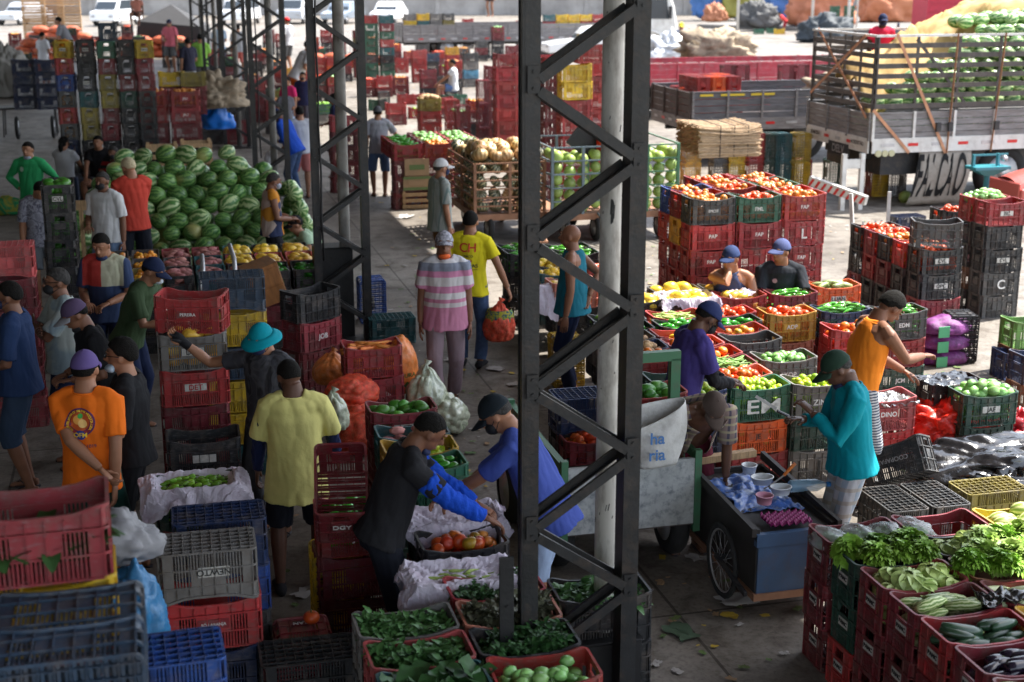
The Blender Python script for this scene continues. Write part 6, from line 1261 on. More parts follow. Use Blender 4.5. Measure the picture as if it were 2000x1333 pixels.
M_WPAINT = mat('white truck paint', (.66, .65, .62), .4, var=.12, nscale=3, dirt=.5, dcol=(.25, .2, .16)); M_GREYW = mat('grey weathered boards', (.2, .19, .19), .6, var=.35, nscale=3, dirt=.7, stretch=(1, 1, 9)); M_GREYD = mat('dark weathered boards', (.1, .1, .11), .6, var=.4, nscale=3, dirt=.6, dcol=(.2, .18, .16), stretch=(1, 1, 9)); M_CHAS = mat('chassis dark', (.02, .021, .024), .6, dirt=.4)
M_REFR = mat('red reflector', (.6, .02, .02), .3); M_BRN = mat('brown boards', (.07, .05, .045), .7, var=.3, nscale=4, dirt=.4); M_SLAT = mat('brown grey slats', (.06, .05, .045), .55, var=.25, nscale=4, dirt=.4, dcol=(.2, .17, .14)); M_AMB = mat('amber strip', (.75, .55, .05), .4)
def flatbed(v, u, L, Wd, z0, z1, label, side, tail, zbed=None, wheels=(1.2,), low=M_WPAINT, mark=True, rr=.5, chas=True):
    root = empty('flatbed_truck', g(v, u), GA); tag(root, label, 'truck')
    zb = zbed or z0
    MB().box((L / 2, Wd / 2, zb - .04), (L, Wd, .08)).obj('bed_floor', M_BRN, root)
    h = z1 - z0
    for nm, yy, m in (('side_board', -.02, side), ('side_board', Wd + .02, side)):
        b = MB(); nb = 4
        for k in range(nb): b.box((L / 2, yy, z0 + h * (k + .5) / nb), (L, .035, h / nb * .9))
        b.box((L / 2, yy, z1), (L + .04, .06, .03)); so = b.obj(nm, m, root)
        p = MB()
        for k in range(int(L / .8) + 1): MB().box((min(L, .0 + .8 * k), yy - .03 if yy < 0 else yy + .03, (z0 + z1) / 2), (.05, .03, h + .06)).obj('side_stake', low, so)
    b = MB(); 
    for k in range(4): b.box((-.02, Wd / 2, z0 + h * (k + .5) / 4), (.035, Wd, h / 4 * .9))
    for k in range(4): b.box((-.05, Wd * k / 3, (z0 + z1) / 2), (.04, .05, h + .04))
    b.obj('tailgate', tail, root)
    if mark:
        q = MB(); q.box((L / 2, -.045, z0 - .11), (L, .03, .26)); q.box((-.045, Wd / 2, z0 - .11), (.03, Wd, .26)); lo = q.obj('lower_rail', low, root)
        r_ = MB(); w_ = MB()
        for k in range(int(L / .5)): (r_ if k % 2 else w_).box((.3 + .5 * k, -.063, z0 - .1), (.2 if k % 2 else .26, .006, .055))
        for k in range(5): (r_ if k % 2 else w_).box((-.063, .25 + k * .45, z0 - .1), (.006, .18, .055))
        r_.obj('reflector', M_REFR, lo); w_.obj('reflector', M_METAL, lo)
    if chas:
        c = MB()
        for yy in (.55, Wd - .55): c.box((L / 2 + .1, yy, zb - .28), (L, .1, .22))
        for k in range(6): c.box((L * (k + .5) / 6, Wd / 2, zb - .2), (.08, Wd - .2, .1))
        c.obj('chassis', M_CHAS, root)
    for x in wheels:
        for yy in (.2, Wd - .2): wheel(root, (x, yy, rr), rr, .26, (0, 1, 0))
    return root
v1, u1 = at(1702, 262, 1.32); T1L = 8.2
t1 = flatbed(v1, u1, T1L, 2.45, 1.22, 1.68, 'white flatbed truck with tall dark slatted rack full of watermelons', M_GREYW, M_GREYW, 1.2, (2.75, 3.95, 7.6), rr=.52)
MB().box((T1L / 2 + .2, 1.2, .82), (T1L - .2, 2.1, .52)).obj('underframe', M_CHAS, t1)
b = MB(); z = 1.76; 
for k in range(7):
    zz = 1.80 + .175 * k; b.box((T1L / 2, -.0, zz), (T1L, .022, .085)); b.box((.0, 1.22, zz), (.022, 2.45, .085)); b.box((T1L / 2, 2.45, zz), (T1L, .022, .085))
b.obj('rack_slats', M_SLAT, t1)
for k in range(11):
    for yy in (.03, 2.42): MB().box((min(T1L, k * .82), yy, 2.35), (.05, .03, 1.3)).obj('rack_post', M_SLAT, t1)
for k in range(5): MB().box((.03, k * .61, 2.35), (.03, .05, 1.3)).obj('rack_post', M_SLAT, t1)
for k in range(3): MB().bar((.8 + 2.4 * k, .05, 2.95), (1.9 + 2.4 * k, .05, 1.75), .03, .05).obj('rack_brace', M_SLAT, t1)
MB().box((T1L / 2, 0, 3.02), (T1L + .06, .05, .04)).box((0, 1.22, 3.02), (.05, 2.5, .04)).box((T1L / 2, 2.45, 3.02), (T1L + .06, .05, .04)).obj('rack_rail', M_WPAINT, t1)
M_STRAP = mat('orange strap', (.5, .24, .13), .7, var=.2)
for a, e in (((.0, 2.3, 3.05), (-.07, .1, 1.6)), ((-.07, .3, 3.02), (-.07, 2.35, 1.85)), ((-.03, -.07, 1.75), (.72, -.08, .98)), ((.34, -.07, 3.05), (1.45, -.08, .95)), ((1.53, -.07, 3.05), (1.47, -.08, .95)), ((2.48, -.07, 3.05), (2.36, -.08, .95))):
    q = MB(); q.bar(a, e, .055, .006, up=(0, 1, 0) if abs(a[0] - e[0]) > .2 else (1, 0, 0)); q.obj('strap', M_STRAP, t1)
for x in (1.25, 1.49, 2.42): MB().box((x, -.11, 1.42), (.09, .05, .16)).obj('ratchet', M_CHAS, t1)
for k in range(3): MB().cyl((.12 + .13 * k, -.09, .98), (.12 + .13 * k, -.04, .98), .058, 18).obj('round_lamp', mat('old lamp glass', (.5, .48, .3), .3), t1)
mf = MB(); mf.grid(10, 12, lambda s, t: Vector((.95 + 1.05 * s - .25 * (t * t), -.02 - .1 * math.sin(t * 2), .98 - .93 * t))); fo = mf.obj('mud_flap', mat('cream rubber flap', (.3, .27, .23), .7, dirt=.5), t1, True); fo.modifiers.new('t', 'SOLIDIFY').thickness = .012
me = text_mesh('FALCÃO', .66).copy(); 
for v in me.vertices:
    s = (v.co.x + 1.15) / 2.3; zz = .52 + v.co.y * 1.6; t = (.98 - zz) / .93; v.co = Vector((.98 + 1.0 * s - .25 * t * t - .1 * s, -.045 - .1 * math.sin(max(0, t) * 2), zz))
me.materials.clear(); me.materials.append(M_BLACKB); new('lettering', me, fo)
for kx, s_, pz in ((.08, 'DEL', .9),): q = MB().box((-.05, 1.1, .93), (.03, .8, .24)).obj('number_board', M_CHAS, t1); lettering('DELV', .2, q, (-.07, 1.1, .93), (R(90), 0, R(-90)), M_METAL)
for (yy, tx) in ((2.05, 'SOBRESSO'), (.38, 'NORDESTÃO')): q = MB().box((-.068, yy, 1.13), (.004, .5, .13)).obj('name_board', M_WPAINT, t1); lettering(tx, .1, q, (-.072, yy, 1.13), (R(90), 0, R(-90)), M_INK, sx=.8)
# truck load
WL = 'pale watermelon loaded on the slatted truck'
for r in range(8):
    for c in range(16):
        x_ = .2 + .3 * c + .15 * (r % 2)
        if r * .2 > -.15 + x_ * .55 and r > 0: continue
        for w in range(2): put('pale watermelon', g(v1, u1) + MG @ Vector((x_ + rn.uniform(-.04, .04), .2 + .3 * w + .06 * r, 1.86 + .2 * r - .5 * (r == 0) * 0)), (rn.uniform(-.6, .6), rn.uniform(-.3, .3), GA + rn.uniform(-.7, .7)), rn.uniform(.9, 1.15), WL, WL)
for c in range(15):
    for w in range(2): PROD.append(('pale watermelon', g(v1, u1) + MG @ Vector((.2 + .33 * c, .3 + .5 * w, 1.45)), (0, 0, GA), 1.4, None, None, True))
for c in range(9):
    for w in range(2): put('pale watermelon', g(v1, u1) + MG @ Vector((2.3 + .32 * c, 1.0 + .3 * w, 3.2 + .03 * c)), (0, 0, GA + rn.uniform(-.5, .5)), 1.15, WL, WL)
def tarp(s, t):
    x = .2 + 6 * s; y = .5 + .45 * min(1, s * 3) + 1.4 * t; q = Vector((x * 1.1, y * 2, 3)); hgt = 1.85 + .5 * x + .25 * math.sin(math.pi * t) + .5 * abs(noise.noise(q)) + .22 * abs(noise.noise(q * 2.7)) - .6 * (1 - t) ** 2
    return Vector((x, y, min(hgt, 3.25 + .08 * x + .2 * abs(noise.noise(q * 2)))))
o = MB().grid(70, 26, tarp).obj('tarpaulin', mat('mustard tarpaulin', (.45, .29, .1), .75, var=.12, nscale=2, bump=.5, bscale=5), None, True); o.location = g(v1, u1); o.rotation_euler = (0, 0, GA); o.modifiers.new('t', 'SOLIDIFY').thickness = .02; tag(o, 'mustard yellow tarpaulin spread over the watermelon load', 'tarpaulin')
# jack, bumper bar under it
b = MB(); 
for x, yy in ((-.55, .2), (-.2, .2)): b.box((x, yy, .5), (.08, .08, 1.0))
b.box((-.38, .2, .82), (.4, .06, .16)); o = b.obj('white_support_stand', M_WPAINT); o.location = g(v1, u1 - .3); o.rotation_euler = (0, 0, GA + R(0)); tag(o, 'white perforated steel stand under the tail of the slatted truck', 'stand')
pa, pb = wpt(1582, 352, .55), wpt(1692, 392, .3); L_b = (pb - pa).length; b = MB().bar((0, 0, 0), (L_b, 0, 0), .1, .16); ro = b.obj('bumper_bar', M_WPAINT); s_ = MB()
for k in range(9): s_.add([(L_b * (k + .1) / 9, -.056, -.078), (L_b * (k + .5) / 9, -.056, -.078), (L_b * (k + .9) / 9, -.056, .05), (L_b * (k + .5) / 9, -.056, .05)], [(0, 1, 2, 3)])
s_.obj('warning_stripe', M_REFR, ro); ro.location = pa; d = (pb - pa).normalized(); ro.rotation_euler = d.to_track_quat('X', 'Z').to_euler(); tag(ro, 'red and white striped bumper bar lying below the slatted truck', 'bumper')
# second truck (brown end, grey side) and third (red)
v2, u2 = at(1353, 181, 1.56); t2 = flatbed(v2, u2, 5.9, 2.4, .98, 1.56, 'flatbed truck with brown tailgate, grey sides and yellow strips', M_GREYD, M_BRN, .98, (1.4, 2.7), M_GREYW)
for x in (.3, .9, 1.6): MB().box((x, -.055, 1.5), (.55 if x > .3 else .3, .008, .045)).obj('amber_strip', M_AMB, t2)
for i in range(5):
    for j in range(2 if i < 4 else 1): 
        pv_ = Vector((.15 - .0 + .36 * (i % 3) + .1, .3 + .56 * (i // 3) + 1.0 * j * .9, 0)); crate(v2 + pv_.x, u2 + pv_.y, 1.0, 'red' if i % 2 else 'orange', f'{"red" if i % 2 else "orange"} crate upright on the brown tailed truck, slot {["one", "two", "three", "four", "five"][i]} {["near", "far"][j]}', pose='end', cat='crate')
for i in range(6): crate(v2 + .2 + .36 * (i % 3), u2 + .3 + .56 * (i // 3), 1.55, ['red', 'orange', 'red', 'faded red', 'red', 'orange'][i], f'upturned bright crate high on the brown tailed truck, {["first", "second", "third"][i % 3]} of the {["near", "far"][i // 3]} row', pose='down', turn=True)
crate(v2 + 1.45, u2 + .4, 1.12, 'red', 'open red crate lying behind the upright ones on the brown tailed truck')
heap('burlap_sacks', 'tan burlap sacks piled in the brown tailed truck', 'sack', g(v2 + 4.2, u2 + 1.2, 1.1), (1.1, .6, .5), M_BURLAP, 3, .5, 2, fold=.9, n=50, k=30)
v3, u3 = at(1284, 126, 1.5); u3 += 0; M_REDT = mat('red truck boards', (.4, .03, .05), .5, var=.2, nscale=3, dirt=.5, dcol=(.3, .25, .25)); t3 = flatbed(v3 - 1, u3, 8.0, 2.4, .95, 1.5, 'flatbed truck with faded red boards behind the brown tailed one', M_REDT, M_REDT, .95, (1.4, 5.5), M_REDT, mark=False)
for i, px in enumerate((1405, 1432, 1518, 1548)):
    a_ = at(px, 124, 1.85); crate(a_[0], a_[1] - .3, 1.3, 'wine red', f'wine red crate standing over the red truck boards, {["first", "second", "third", "last"][i]} from left', pose='end')
heap('burlap_sacks', 'pile of beige burlap sacks on the faded red truck', 'sack', g(*at(1400, 118, 1.3), 1.3), (1.1, .5, .6), M_BURLAP, 6, .6, 2, fold=.9, n=50, k=30)
heap('white_sheet', 'heap of bright white sheets beside the worker in violet', 'plastic sheet', g(*at(1310, 112, 1.2), 1.1), (.9, .5, .6), M_WTARP, 8, .5, 2, fold=.9)
v4, u4 = at(787, 52, 1.45); t4 = flatbed(v4, u4 , 11, 2.4, 1.0, 1.5, 'long grey flatbed truck parked far back with crates on it', M_GREYW, M_GREYW, 1.0, (2.0, 6.5), M_GREYW)
for i, c in enumerate(('grey', 'yellow', 'grey', 'dark grey')):
    crate(v4 + .15 + i * .58, u4 + .4, 1.4, ['yellow', 'teal', 'grey', 'olive'][i], f'crate of the lower load on the grey flatbed, place {["one", "two", "three", "four"][i]} from its tail'); crate(v4 + .15 + i * .58, u4 + .4, 1.69, c, f'crate of the upper load on the grey flatbed, place {["one", "two", "three", "four"][i]} from its tail')
for i, c in enumerate(('teal', 'yellow', 'yellow', 'yellow', 'red', 'teal')):
    for j, c2 in enumerate(('red', c)): crate(v4 + 6.6 + i * .58, u4 + .4, 1.3 + .29 * j, c2 if j else ['red', 'yellow', 'yellow', 'red', 'red', 'teal'][i], f'crate {["below", "above"][j]} in column {["one", "two", "three", "four", "five", "six"][i]} at the cab end of the grey flatbed')
wf = MB(); wf.bar((0, 0, .35), (2.2, 0, .35), .09, .09); wf.bar((0, 0, 1.05), (2.2, 0, 1.05), .09, .09)
for x in (0, 1.1, 2.2): wf.bar((x, 0, 0), (x, 0, 1.1), .09, .09)
o = wf.obj('steel_trestle', M_WPAINT); o.location = wpt(812, 100); tag(o, 'white painted steel frame standing before the grey flatbed', 'frame')
M_GLASS = mat('dark car glass', (.03, .04, .05), .08, spec=.8)
def car(p, yaw, c, label, L=4.2, H=1.48, W=1.7, van=False):
    root = empty('parked_car', p, R(yaw)); tag(root, label, 'car', 'cars parked by the far wall'); m = mat('car paint ' + str(c), c, .25, coat=.6, spec=.6)
    prof = [(0, .35), (.02, .75), (.18 * L, .88), (.3 * L, .92), (.4 * L, H - .06), (.5 * L, H), (.74 * L, H - .02), (.88 * L, .98), (.99 * L, .9), (L, .35)] if not van else [(0, .35), (.03, .95), (.12 * L, 1.05), (.26 * L, H - .1), (.34 * L, H), (.96 * L, H), (L, H - .2), (L, .35)]
    def body(b, prof, w, top_in=.13):
        n = len(prof); V = []
        for s in (-1, 1):
            for x, z in prof: V.append((x, s * (w / 2 - (top_in if z > 1.0 else (.02 if z < .5 else 0))), z))
        for s in (-1, 1): pass
        b.add(V, [tuple(range(n))[::-1], tuple(range(n, 2 * n))] + [(i, (i + 1) % n, (i + 1) % n + n, i + n) for i in range(n)])
    b = MB(); body(b, prof, W); bo = b.obj('body', m, root); bv = bo.modifiers.new('b', 'BEVEL'); bv.width = .07; bv.segments = 3
    gm = MB(); top = H - .1
    if not van:
        for s in (-1, 1): gm.add([(.33 * L, s * (W / 2 - .05), .96), (.42 * L, s * (W / 2 - .115), top), (.73 * L, s * (W / 2 - .115), top), (.84 * L, s * (W / 2 - .05), .98)], [(0, 1, 2, 3)])
        gm.add([(.305 * L - .02, -W / 2 + .14, .95), (.305 * L - .02, W / 2 - .14, .95), (.405 * L - .03, W / 2 - .22, top), (.405 * L - .03, -W / 2 + .22, top)], [(0, 1, 2, 3)])
        gm.add([(.885 * L + .03, -W / 2 + .14, 1.0), (.885 * L + .03, W / 2 - .14, 1.0), (.76 * L + .03, W / 2 - .22, top), (.76 * L + .03, -W / 2 + .22, top)], [(0, 1, 2, 3)])
    else:
        for s in (-1, 1): gm.add([(.2 * L, s * (W / 2 - .06), 1.12), (.3 * L, s * (W / 2 - .118), H - .2), (.9 * L, s * (W / 2 - .118), H - .2), (.9 * L, s * (W / 2 - .06), 1.12)], [(0, 1, 2, 3)])
        gm.add([(.12 * L - .02, -W / 2 + .2, 1.12), (.12 * L - .02, W / 2 - .2, 1.12), (.25 * L - .04, W / 2 - .24, H - .22), (.25 * L - .04, -W / 2 + .24, H - .22)], [(0, 1, 2, 3)])
    gm.obj('window_glass', M_GLASS, root)
    for x in (.17 * L, .8 * L):
        for s in (-1, 1): wheel(root, (x, s * (W / 2 - .1), .31), .31, .2, (0, 1, 0))
    for s in (-1, 1): MB().ell((.02, s * (W / 2 - .28), .68), (.05, .17, .09), 10, 6).obj('headlight', M_METAL, root, True); MB().box((L - .01, s * (W / 2 - .25), .78), (.04, .22, .14)).obj('tail_light', M_REFR, root)
    return root
for px, py, yaw, c, lb, vn in ((8, 48, 70, (.5, .52, .55), 'silver car at the far left corner of the yard', False), (200, 50, 78, (.75, .76, .78), 'white van with its windscreen towards the hall, behind the crate wall', True), (455, 48, 85, (.75, .76, .78), 'white van beyond the fifth lattice column', True), (565, 46, 85, (.4, .42, .45), 'silver grey van between the third column and the second', True), (648, 46, 75, (.22, .27, .33), 'dark blue grey hatchback left of the second column top', False), (745, 46, 80, (.8, .8, .82), 'white hatchback behind the tall green stack', False)):
    car(wpt(px, py + 2), yaw, c, lb, van=vn, H=1.9 if vn else 1.5, W=1.85 if vn else 1.75)
car(wpt(1062, 118), 12, (.78, .79, .8), 'white hatchback parked side on behind the red towers', L=4.6)
car(wpt(1130, 92), 12, (.78, .79, .8), 'second white hatchback parked right behind the first', L=4.4)
# white lorry cab
root = empty('lorry', wpt(1235, 108), R(8)); tag(root, 'white lorry cab with dark window facing right, top of the yard', 'lorry')
b = MB().prism([(0, .45), (0, 2.9), (1.7, 2.9), (1.98, 2.2), (2.1, 1.5), (2.15, .45)], 0, 2.2); bo = b.obj('cab', M_WPAINT, root); bo.modifiers.new('b', 'BEVEL').width = .09
MB().add([(.75, -.01, 1.65), (1.7, -.01, 1.65), (1.6, -.01, 2.55), (.8, -.01, 2.55)], [(0, 1, 2, 3)]).add([(.1, -.01, 1.65), (.4, -.01, 1.65), (.4, -.01, 2.75), (.1, -.01, 2.75)], [(0, 1, 2, 3)]).obj('window_glass', M_GLASS, root)
MB().box((1.72, -.18, 1.95), (.1, .2, .55)).obj('wing_mirror', M_CHAS, root); wheel(root, (.85, .12, .48), .48, .28, (0, 1, 0)); MB().tube([(.85 + .62 * math.cos(t), -.03, .48 + .62 * math.sin(t)) for t in [k * math.pi / 10 for k in range(11)]], .06, 8).obj('wheel_arch', M_WPAINT, root, True)
MB().box((-2.2, 1.1, 1.2), (4.3, 2.2, .1)).box((-2.2, 1.1, .9), (4.3, .8, .3)).obj('cargo_bed', M_CHAS, root); wheel(root, (-3, .12, .48), .48, .28, (0, 1, 0))
# ---------------------------------------------------------------- carts
M_GREENP = mat('green painted steel', (.05, .16, .08), .5, dirt=.5, nscale=8, dcol=(.1, .08, .06)); M_BLUEP = mat('grey blue painted steel', (.12, .17, .2), .5, dirt=.5, nscale=8); M_RUST = mat('rusty wood frame', (.28, .14, .08), .7, var=.3, nscale=5)
def cage(v, u, L, D, z0, z1, m, label, rails=6, posts=3, wheels=True, base=M_RUST):
    root = empty('cage_cart', g(v, u), GA); tag(root, label, 'cart'); b = MB().box((L / 2, D / 2, z0 - .05), (L, D, .1)); b.obj('cart_bed', base, root)
    p = MB()
    for i in range(posts):
        for yy in (0, D): p.box((L * i / (posts - 1), yy, (z0 + z1) / 2), (.045, .045, z1 - z0))
    p.box((0, D / 2, (z0 + z1) / 2), (.04, .04, z1 - z0)); p.obj('cage_posts', m, root); r = MB()
    for k in range(rails):
        z = z0 + (z1 - z0) * (k + 1) / rails
        for yy in (-.02, D + .02): r.bar((0, yy, z), (L, yy, z), .022, .022)
        for xx in (-.02, L + .02): r.bar((xx, 0, z), (xx, D, z), .022, .022)
    r.obj('cage_rails', m, root)
    if wheels:
        for xx in (.25, L - .25):
            for yy in (.1, D - .1): wheel(root, (xx, yy, .2), .2, .1, (0, 1, 0) if False else (1, 0, 0))
    h = MB(); h.tube([(L * .75, 0, z0), (L * .75, -.35, .35), (L * .75, -.75, .12)], .018, 8); h.tube([(L * .85, 0, z0), (L * .85, -.35, .35), (L * .85, -.75, .12)], .018, 8); h.bar((L * .73, -.75, .12), (L * .87, -.75, .12), .03, .03); h.obj('tow_bar', m, root)
    return root
vp, up = at(928, 424, .42); cage(vp, up, 1.12, 1.9, .45, 1.25, M_RUST, 'rusty cage cart piled with striped pumpkins')
PM = 'pumpkin on the rusty cage cart'
for r in range(4):
    for c in range(5):
        for w in range(7): 
            if (c in (0,) or w == 0 or c == 4 or r == 3): put('pumpkin' if rn.random() < .72 else 'tan pumpkin', g(vp, up) + MG @ Vector((.13 + .22 * c + rn.uniform(-.02, .02), .14 + .26 * w, .55 + .2 * r)), (rn.uniform(-1, 1), rn.uniform(-1, 1), rn.uniform(0, 6)), rn.uniform(.8, .95), PM, PM)
for c in range(5):
    for w in range(7): put('tan pumpkin' if rn.random() < .6 else 'pumpkin', g(vp, up) + MG @ Vector((.15 + .21 * c + rn.uniform(-.04, .04), .18 + .25 * w, 1.32 + .07 * rn.random() + .1 * math.sin(w))), (rn.uniform(-.6, .6), rn.uniform(-.6, .6), rn.uniform(0, 6)), rn.uniform(.95, 1.15), PM, PM)
vm, um = at(1078, 424, .42); cage(vm, um, 1.0, 1.5, .45, 1.5, M_BLUEP, 'grey blue cage cart holding round green melons behind the nearest column', 5)
cage(vm + 1.05, um, 1.02, 1.5, .45, 1.5, M_GREENP, 'green cage cart holding round green melons right of the nearest column', 5)
MM = 'round green melon in the cage carts'
for r in range(5):
    for c in range(10):
        for w in range(3):
            if w == 0 or r == 4: put('round melon', g(vm, um) + MG @ Vector((.11 + .21 * c, .12 + .22 * w, .55 + .185 * r + (.06 if c % 3 == 0 else 0))), (rn.uniform(0, 3), 0, rn.uniform(0, 3)), rn.uniform(.92, 1.08), MM, MM)
heap('red_mesh_bag', 'orange red mesh bag tied over the green melon cart', 'bag', g(vm + .95, um + .2, 1.4), (.16, .14, .3), M_REDPL, 5, .4, 2)
bx = MB().box((0, 0, 0), (.6, .05, .5), Matrix.Rotation(R(38), 3, 'Y')).obj('black_board', M_BLACKB); bx.location = g(vm + .7, um + .3, 1.55); bx.rotation_euler = (0, 0, GA); tag(bx, 'black board leaning on top of the grey blue melon cart', 'board')
# reed bale
def bale(v, u, z, L, D, H_):
    b = MB(); rr = random.Random(3)
    for k in range(520):
        y = rr.uniform(0, D); z_ = rr.uniform(0, H_); ed = rr.random() < .6
        if ed: 
            if rr.random() < .5: y = rr.choice((rr.uniform(-.015, .02), D + rr.uniform(-.02, .015)))
            else: z_ = H_ + rr.uniform(-.03, .03)
        a = rr.uniform(-.06, .06); sag = .05 * (1 if z_ > H_ * .8 else 0)
        b.tube([(-.04 + rr.uniform(-.05, .05), y, z_), (L * .35, y + a * .3, z_ - sag * .7), (L * .7, y + a, z_ + rr.uniform(-.01, .02) - sag), (L + rr.uniform(-.06, .07), y + a, z_)], rr.uniform(.009, .016), 5)
    b.box((L / 2, D / 2, H_ / 2), (L * .98, D * .96, H_ * .93)); o = b.obj('reed_bale', mat('dry reeds', (.42, .3, .19), .9, var=.4, nscale=6, stretch=(2, 14, 14), dirt=.3, dcol=(.2, .11, .06))); o.location = g(v, u, z); o.rotation_euler = (0, 0, GA)
    tag(o, 'bale of dry reeds tied with cord on top of the standing crates', 'bale')
    for x in (L * .3, L * .55, L * .8): c = MB().tube([(x, -.03, 0), (x, -.03, H_ + .02), (x, D, H_ + .04)], .008, 5); c.obj('cord', M_BLACKB, o)
bv_, bu_ = at(1372, 308, 1.1); bale(bv_, bu_, 1.1, 1.0, 1.05, .5)
# hand cart with hanging sack, right behind the column
vs, us = at(1282, 1030, .34); root = empty('hand_cart', g(vs - .95, us), GA); tag(root, 'green hand cart with scratched white panel and thick tyres', 'cart')
M_SCR = mat('scratched white paint', (.42, .43, .42), .7, nscale=9, var=.2, dirt=1, dcol=(.14, .16, .17)); MB().box((.75, .0, .60), (.98, .03, .5)).obj('front_panel', M_SCR, root); MB().box((.75, .75, .36), (1.0, 1.5, .05)).obj('cart_bed', M_BRN, root)
f = MB(); 
for x, y in ((.25, .0), (1.25, .0), (1.25, 1.5), (.25, 1.5)): f.box((x, y, .6), (.05, .05, .62))
f.box((1.06, .02, 1.2), (.07, .06, .8)).box((.72, .02, 1.2), (.07, .06, .8)).box((.89, .02, 1.62), (.41, .06, .07)); f.bar((1.25, 0, .86), (1.25, 1.5, .86), .05, .05); f.bar((.25, 0, .86), (.25, 1.5, .86), .05, .05)
for k in range(6): f.bar((.25, .25 * k, .4), (.25, .25 * k + .1, .86), .02, .02)
f.obj('cart_frame', M_GREENP, root); wheel(root, (1.18, .32, .27), .27, .15, (1, 0, 0)); wheel(root, (.3, .32, .27), .27, .15, (1, 0, 0)); wheel(root, (.18, 1.2, .27), .27, .15, (1, 0, 0))
sk = MB(); 
def skf(s, t):
    a = s * 2 * math.pi; w = .2 - .05 * t + .03 * math.sin(t * 3); wob = .015 * math.sin(a * 3 + t * 5); zt = (.1 * (1 - math.cos(a)) * (1 - t) * (1 if math.sin(a) < 0 else .3))
    return Vector((w * math.cos(a) + wob, (.1 - .03 * t) * math.sin(a) + wob, -.46 * t - zt * .9))
sk.grid(36, 16, skf); sk.add([skf(i / 36, 1) for i in range(36)], [tuple(range(36))]); so = sk.obj('white_sack', mat('woven white sack', (.6, .59, .56), .8, var=.1, bump=.6, bscale=14, dirt=.3), None, True); so.location = g(vs - .06, us - .12, 1.33); so.rotation_euler = (0, 0, GA); so.modifiers.new('t', 'SOLIDIFY').thickness = .004; tag(so, 'white woven sack with blue print hanging open on the green hand cart', 'sack')
for tx, dz, sz in (('ha', -.23, .12), ('ria', -.35, .12)): lettering(tx, sz, so, (-.04, -.12, dz), (R(90), 0, 0), mat('blue print', (.08, .2, .45), .8))
k = stack(vs - .25, us + .18, 2, ['red', 'green'], 'on the green hand cart', 'avocados', n0=0)
for kk in k: kk.location.z += .7
for kk in k: kk.location = kk.location
bpy.context.view_layer.update(); fill(k[0], 'mango', 'avocado in the red crate on the green hand cart', 5, 3, .07)
# blue vendor cart
vc, uc = at(1462, 1045, .62); vc += .07; root = empty('vendor_cart', g(vc, uc), GA); root.scale = (.8, .95, 1); tag(root, 'rusty blue vendor cart with bicycle wheels carrying tubs and a bottle', 'cart')
M_BLUEC = mat('worn blue paint', (.05, .1, .19), .5, var=.15, nscale=4, dirt=.45, dcol=(.1, .06, .04)); M_DARKW = mat('dark stained wood', (.03, .026, .024), .7, var=.3)
MB().box((.34, 0, .36), (.68, .03, .42)).box((.34, 0, .575), (.72, .05, .09)).obj('front_panel', M_BLUEC, root)
MB().box((-.0, .62, .42), (.03, 1.24, .46)).box((.68, .62, .42), (.03, 1.24, .46)).box((.34, 1.24, .42), (.68, .03, .46)).obj('side_panels', M_DARKW, root)
MB().box((.34, .62, .17), (.74, 1.3, .05)).obj('bottom_frame', M_RUST, root); MB().box((.34, .62, .6), (.66, 1.2, .03)).obj('tray_floor', M_DARKW, root)
b = MB(); b.add([(-.06, -.03, .63), (-.06, 1.3, .72), (-.02, 1.3, .66), (-.02, -.03, .57)], [(0, 1, 2, 3)]); b.bar((-.05, -.03, .64), (-.05, 1.3, .7), .04, .06); b.bar((.72, -.03, .64), (.72, 1.3, .7), .04, .06); b.obj('tray_rail', M_DARKW, root)
MB().bar((-.28, 1.22, .72), (.62, 1.26, .74), .07, .05).obj('wooden_handle', M_WOOD, root)
wheel(root, (-.1, .42, .27), .27, .045, (1, 0, 0), spokes=True); wheel(root, (.82, .3, .3), .3, .05, (1, 0, 0), spokes=True); MB().bar((-.16, .42, .3), (.85, .42, .3), .03, .03).bar((-.16, .42, .32), (-.1, -.02, .2), .03, .03).obj('axle', M_CHAS, root)
def onc(x, y, z): return g(vc, uc) + MG @ Vector((x * .8, y * .95, z))
crumple('blue_tablecloth', 'blue and white plastic cloth on the vendor cart tray', 'cloth', onc(.33, .72, .65), .48, .7, mat('blue printed plastic', (.06, .16, .5), .3, nscale=9, var=.2, dirt=1, dcol=(.5, .55, .6)), 12, .05)
def tub(p, r, h, m, lb, sq=False):
    b = MB(); n = 20
    def rg(z, rr): return (z, rr * (1.25 if sq else 1), rr, 0, 0)
    b.loft([rg(0, r * .82), rg(h, r), rg(h, r * 1.06), rg(h + .006, r * 1.06), rg(h + .006, r * .95), rg(.008, r * .76)], caps=False, n=n); b.loft([rg(.006, r * .8), rg(.008, r * .8)], n=n); o = b.obj('plastic_tub', m, None, True); o.location = p; o.rotation_euler = (0, 0, GA); tag(o, lb, 'tub')
M_TUB = mat('white tub plastic', (.62, .64, .66), .35)
tub(onc(.42, .98, .69), .055, .055, M_TUB, 'round white tub with orange fruit print, rearmost on the cart'); tub(onc(.24, .36, .69), .06, .055, mat('pink tub', (.55, .25, .33), .4), 'round tub with pink print on the cart'); tub(onc(.47, .5, .69), .06, .05, M_TUB, 'rectangular white tub in the middle of the cart', True); tub(onc(.42, .74, .69), .065, .045, M_TUB, 'larger empty white tub beside the bottle', True)
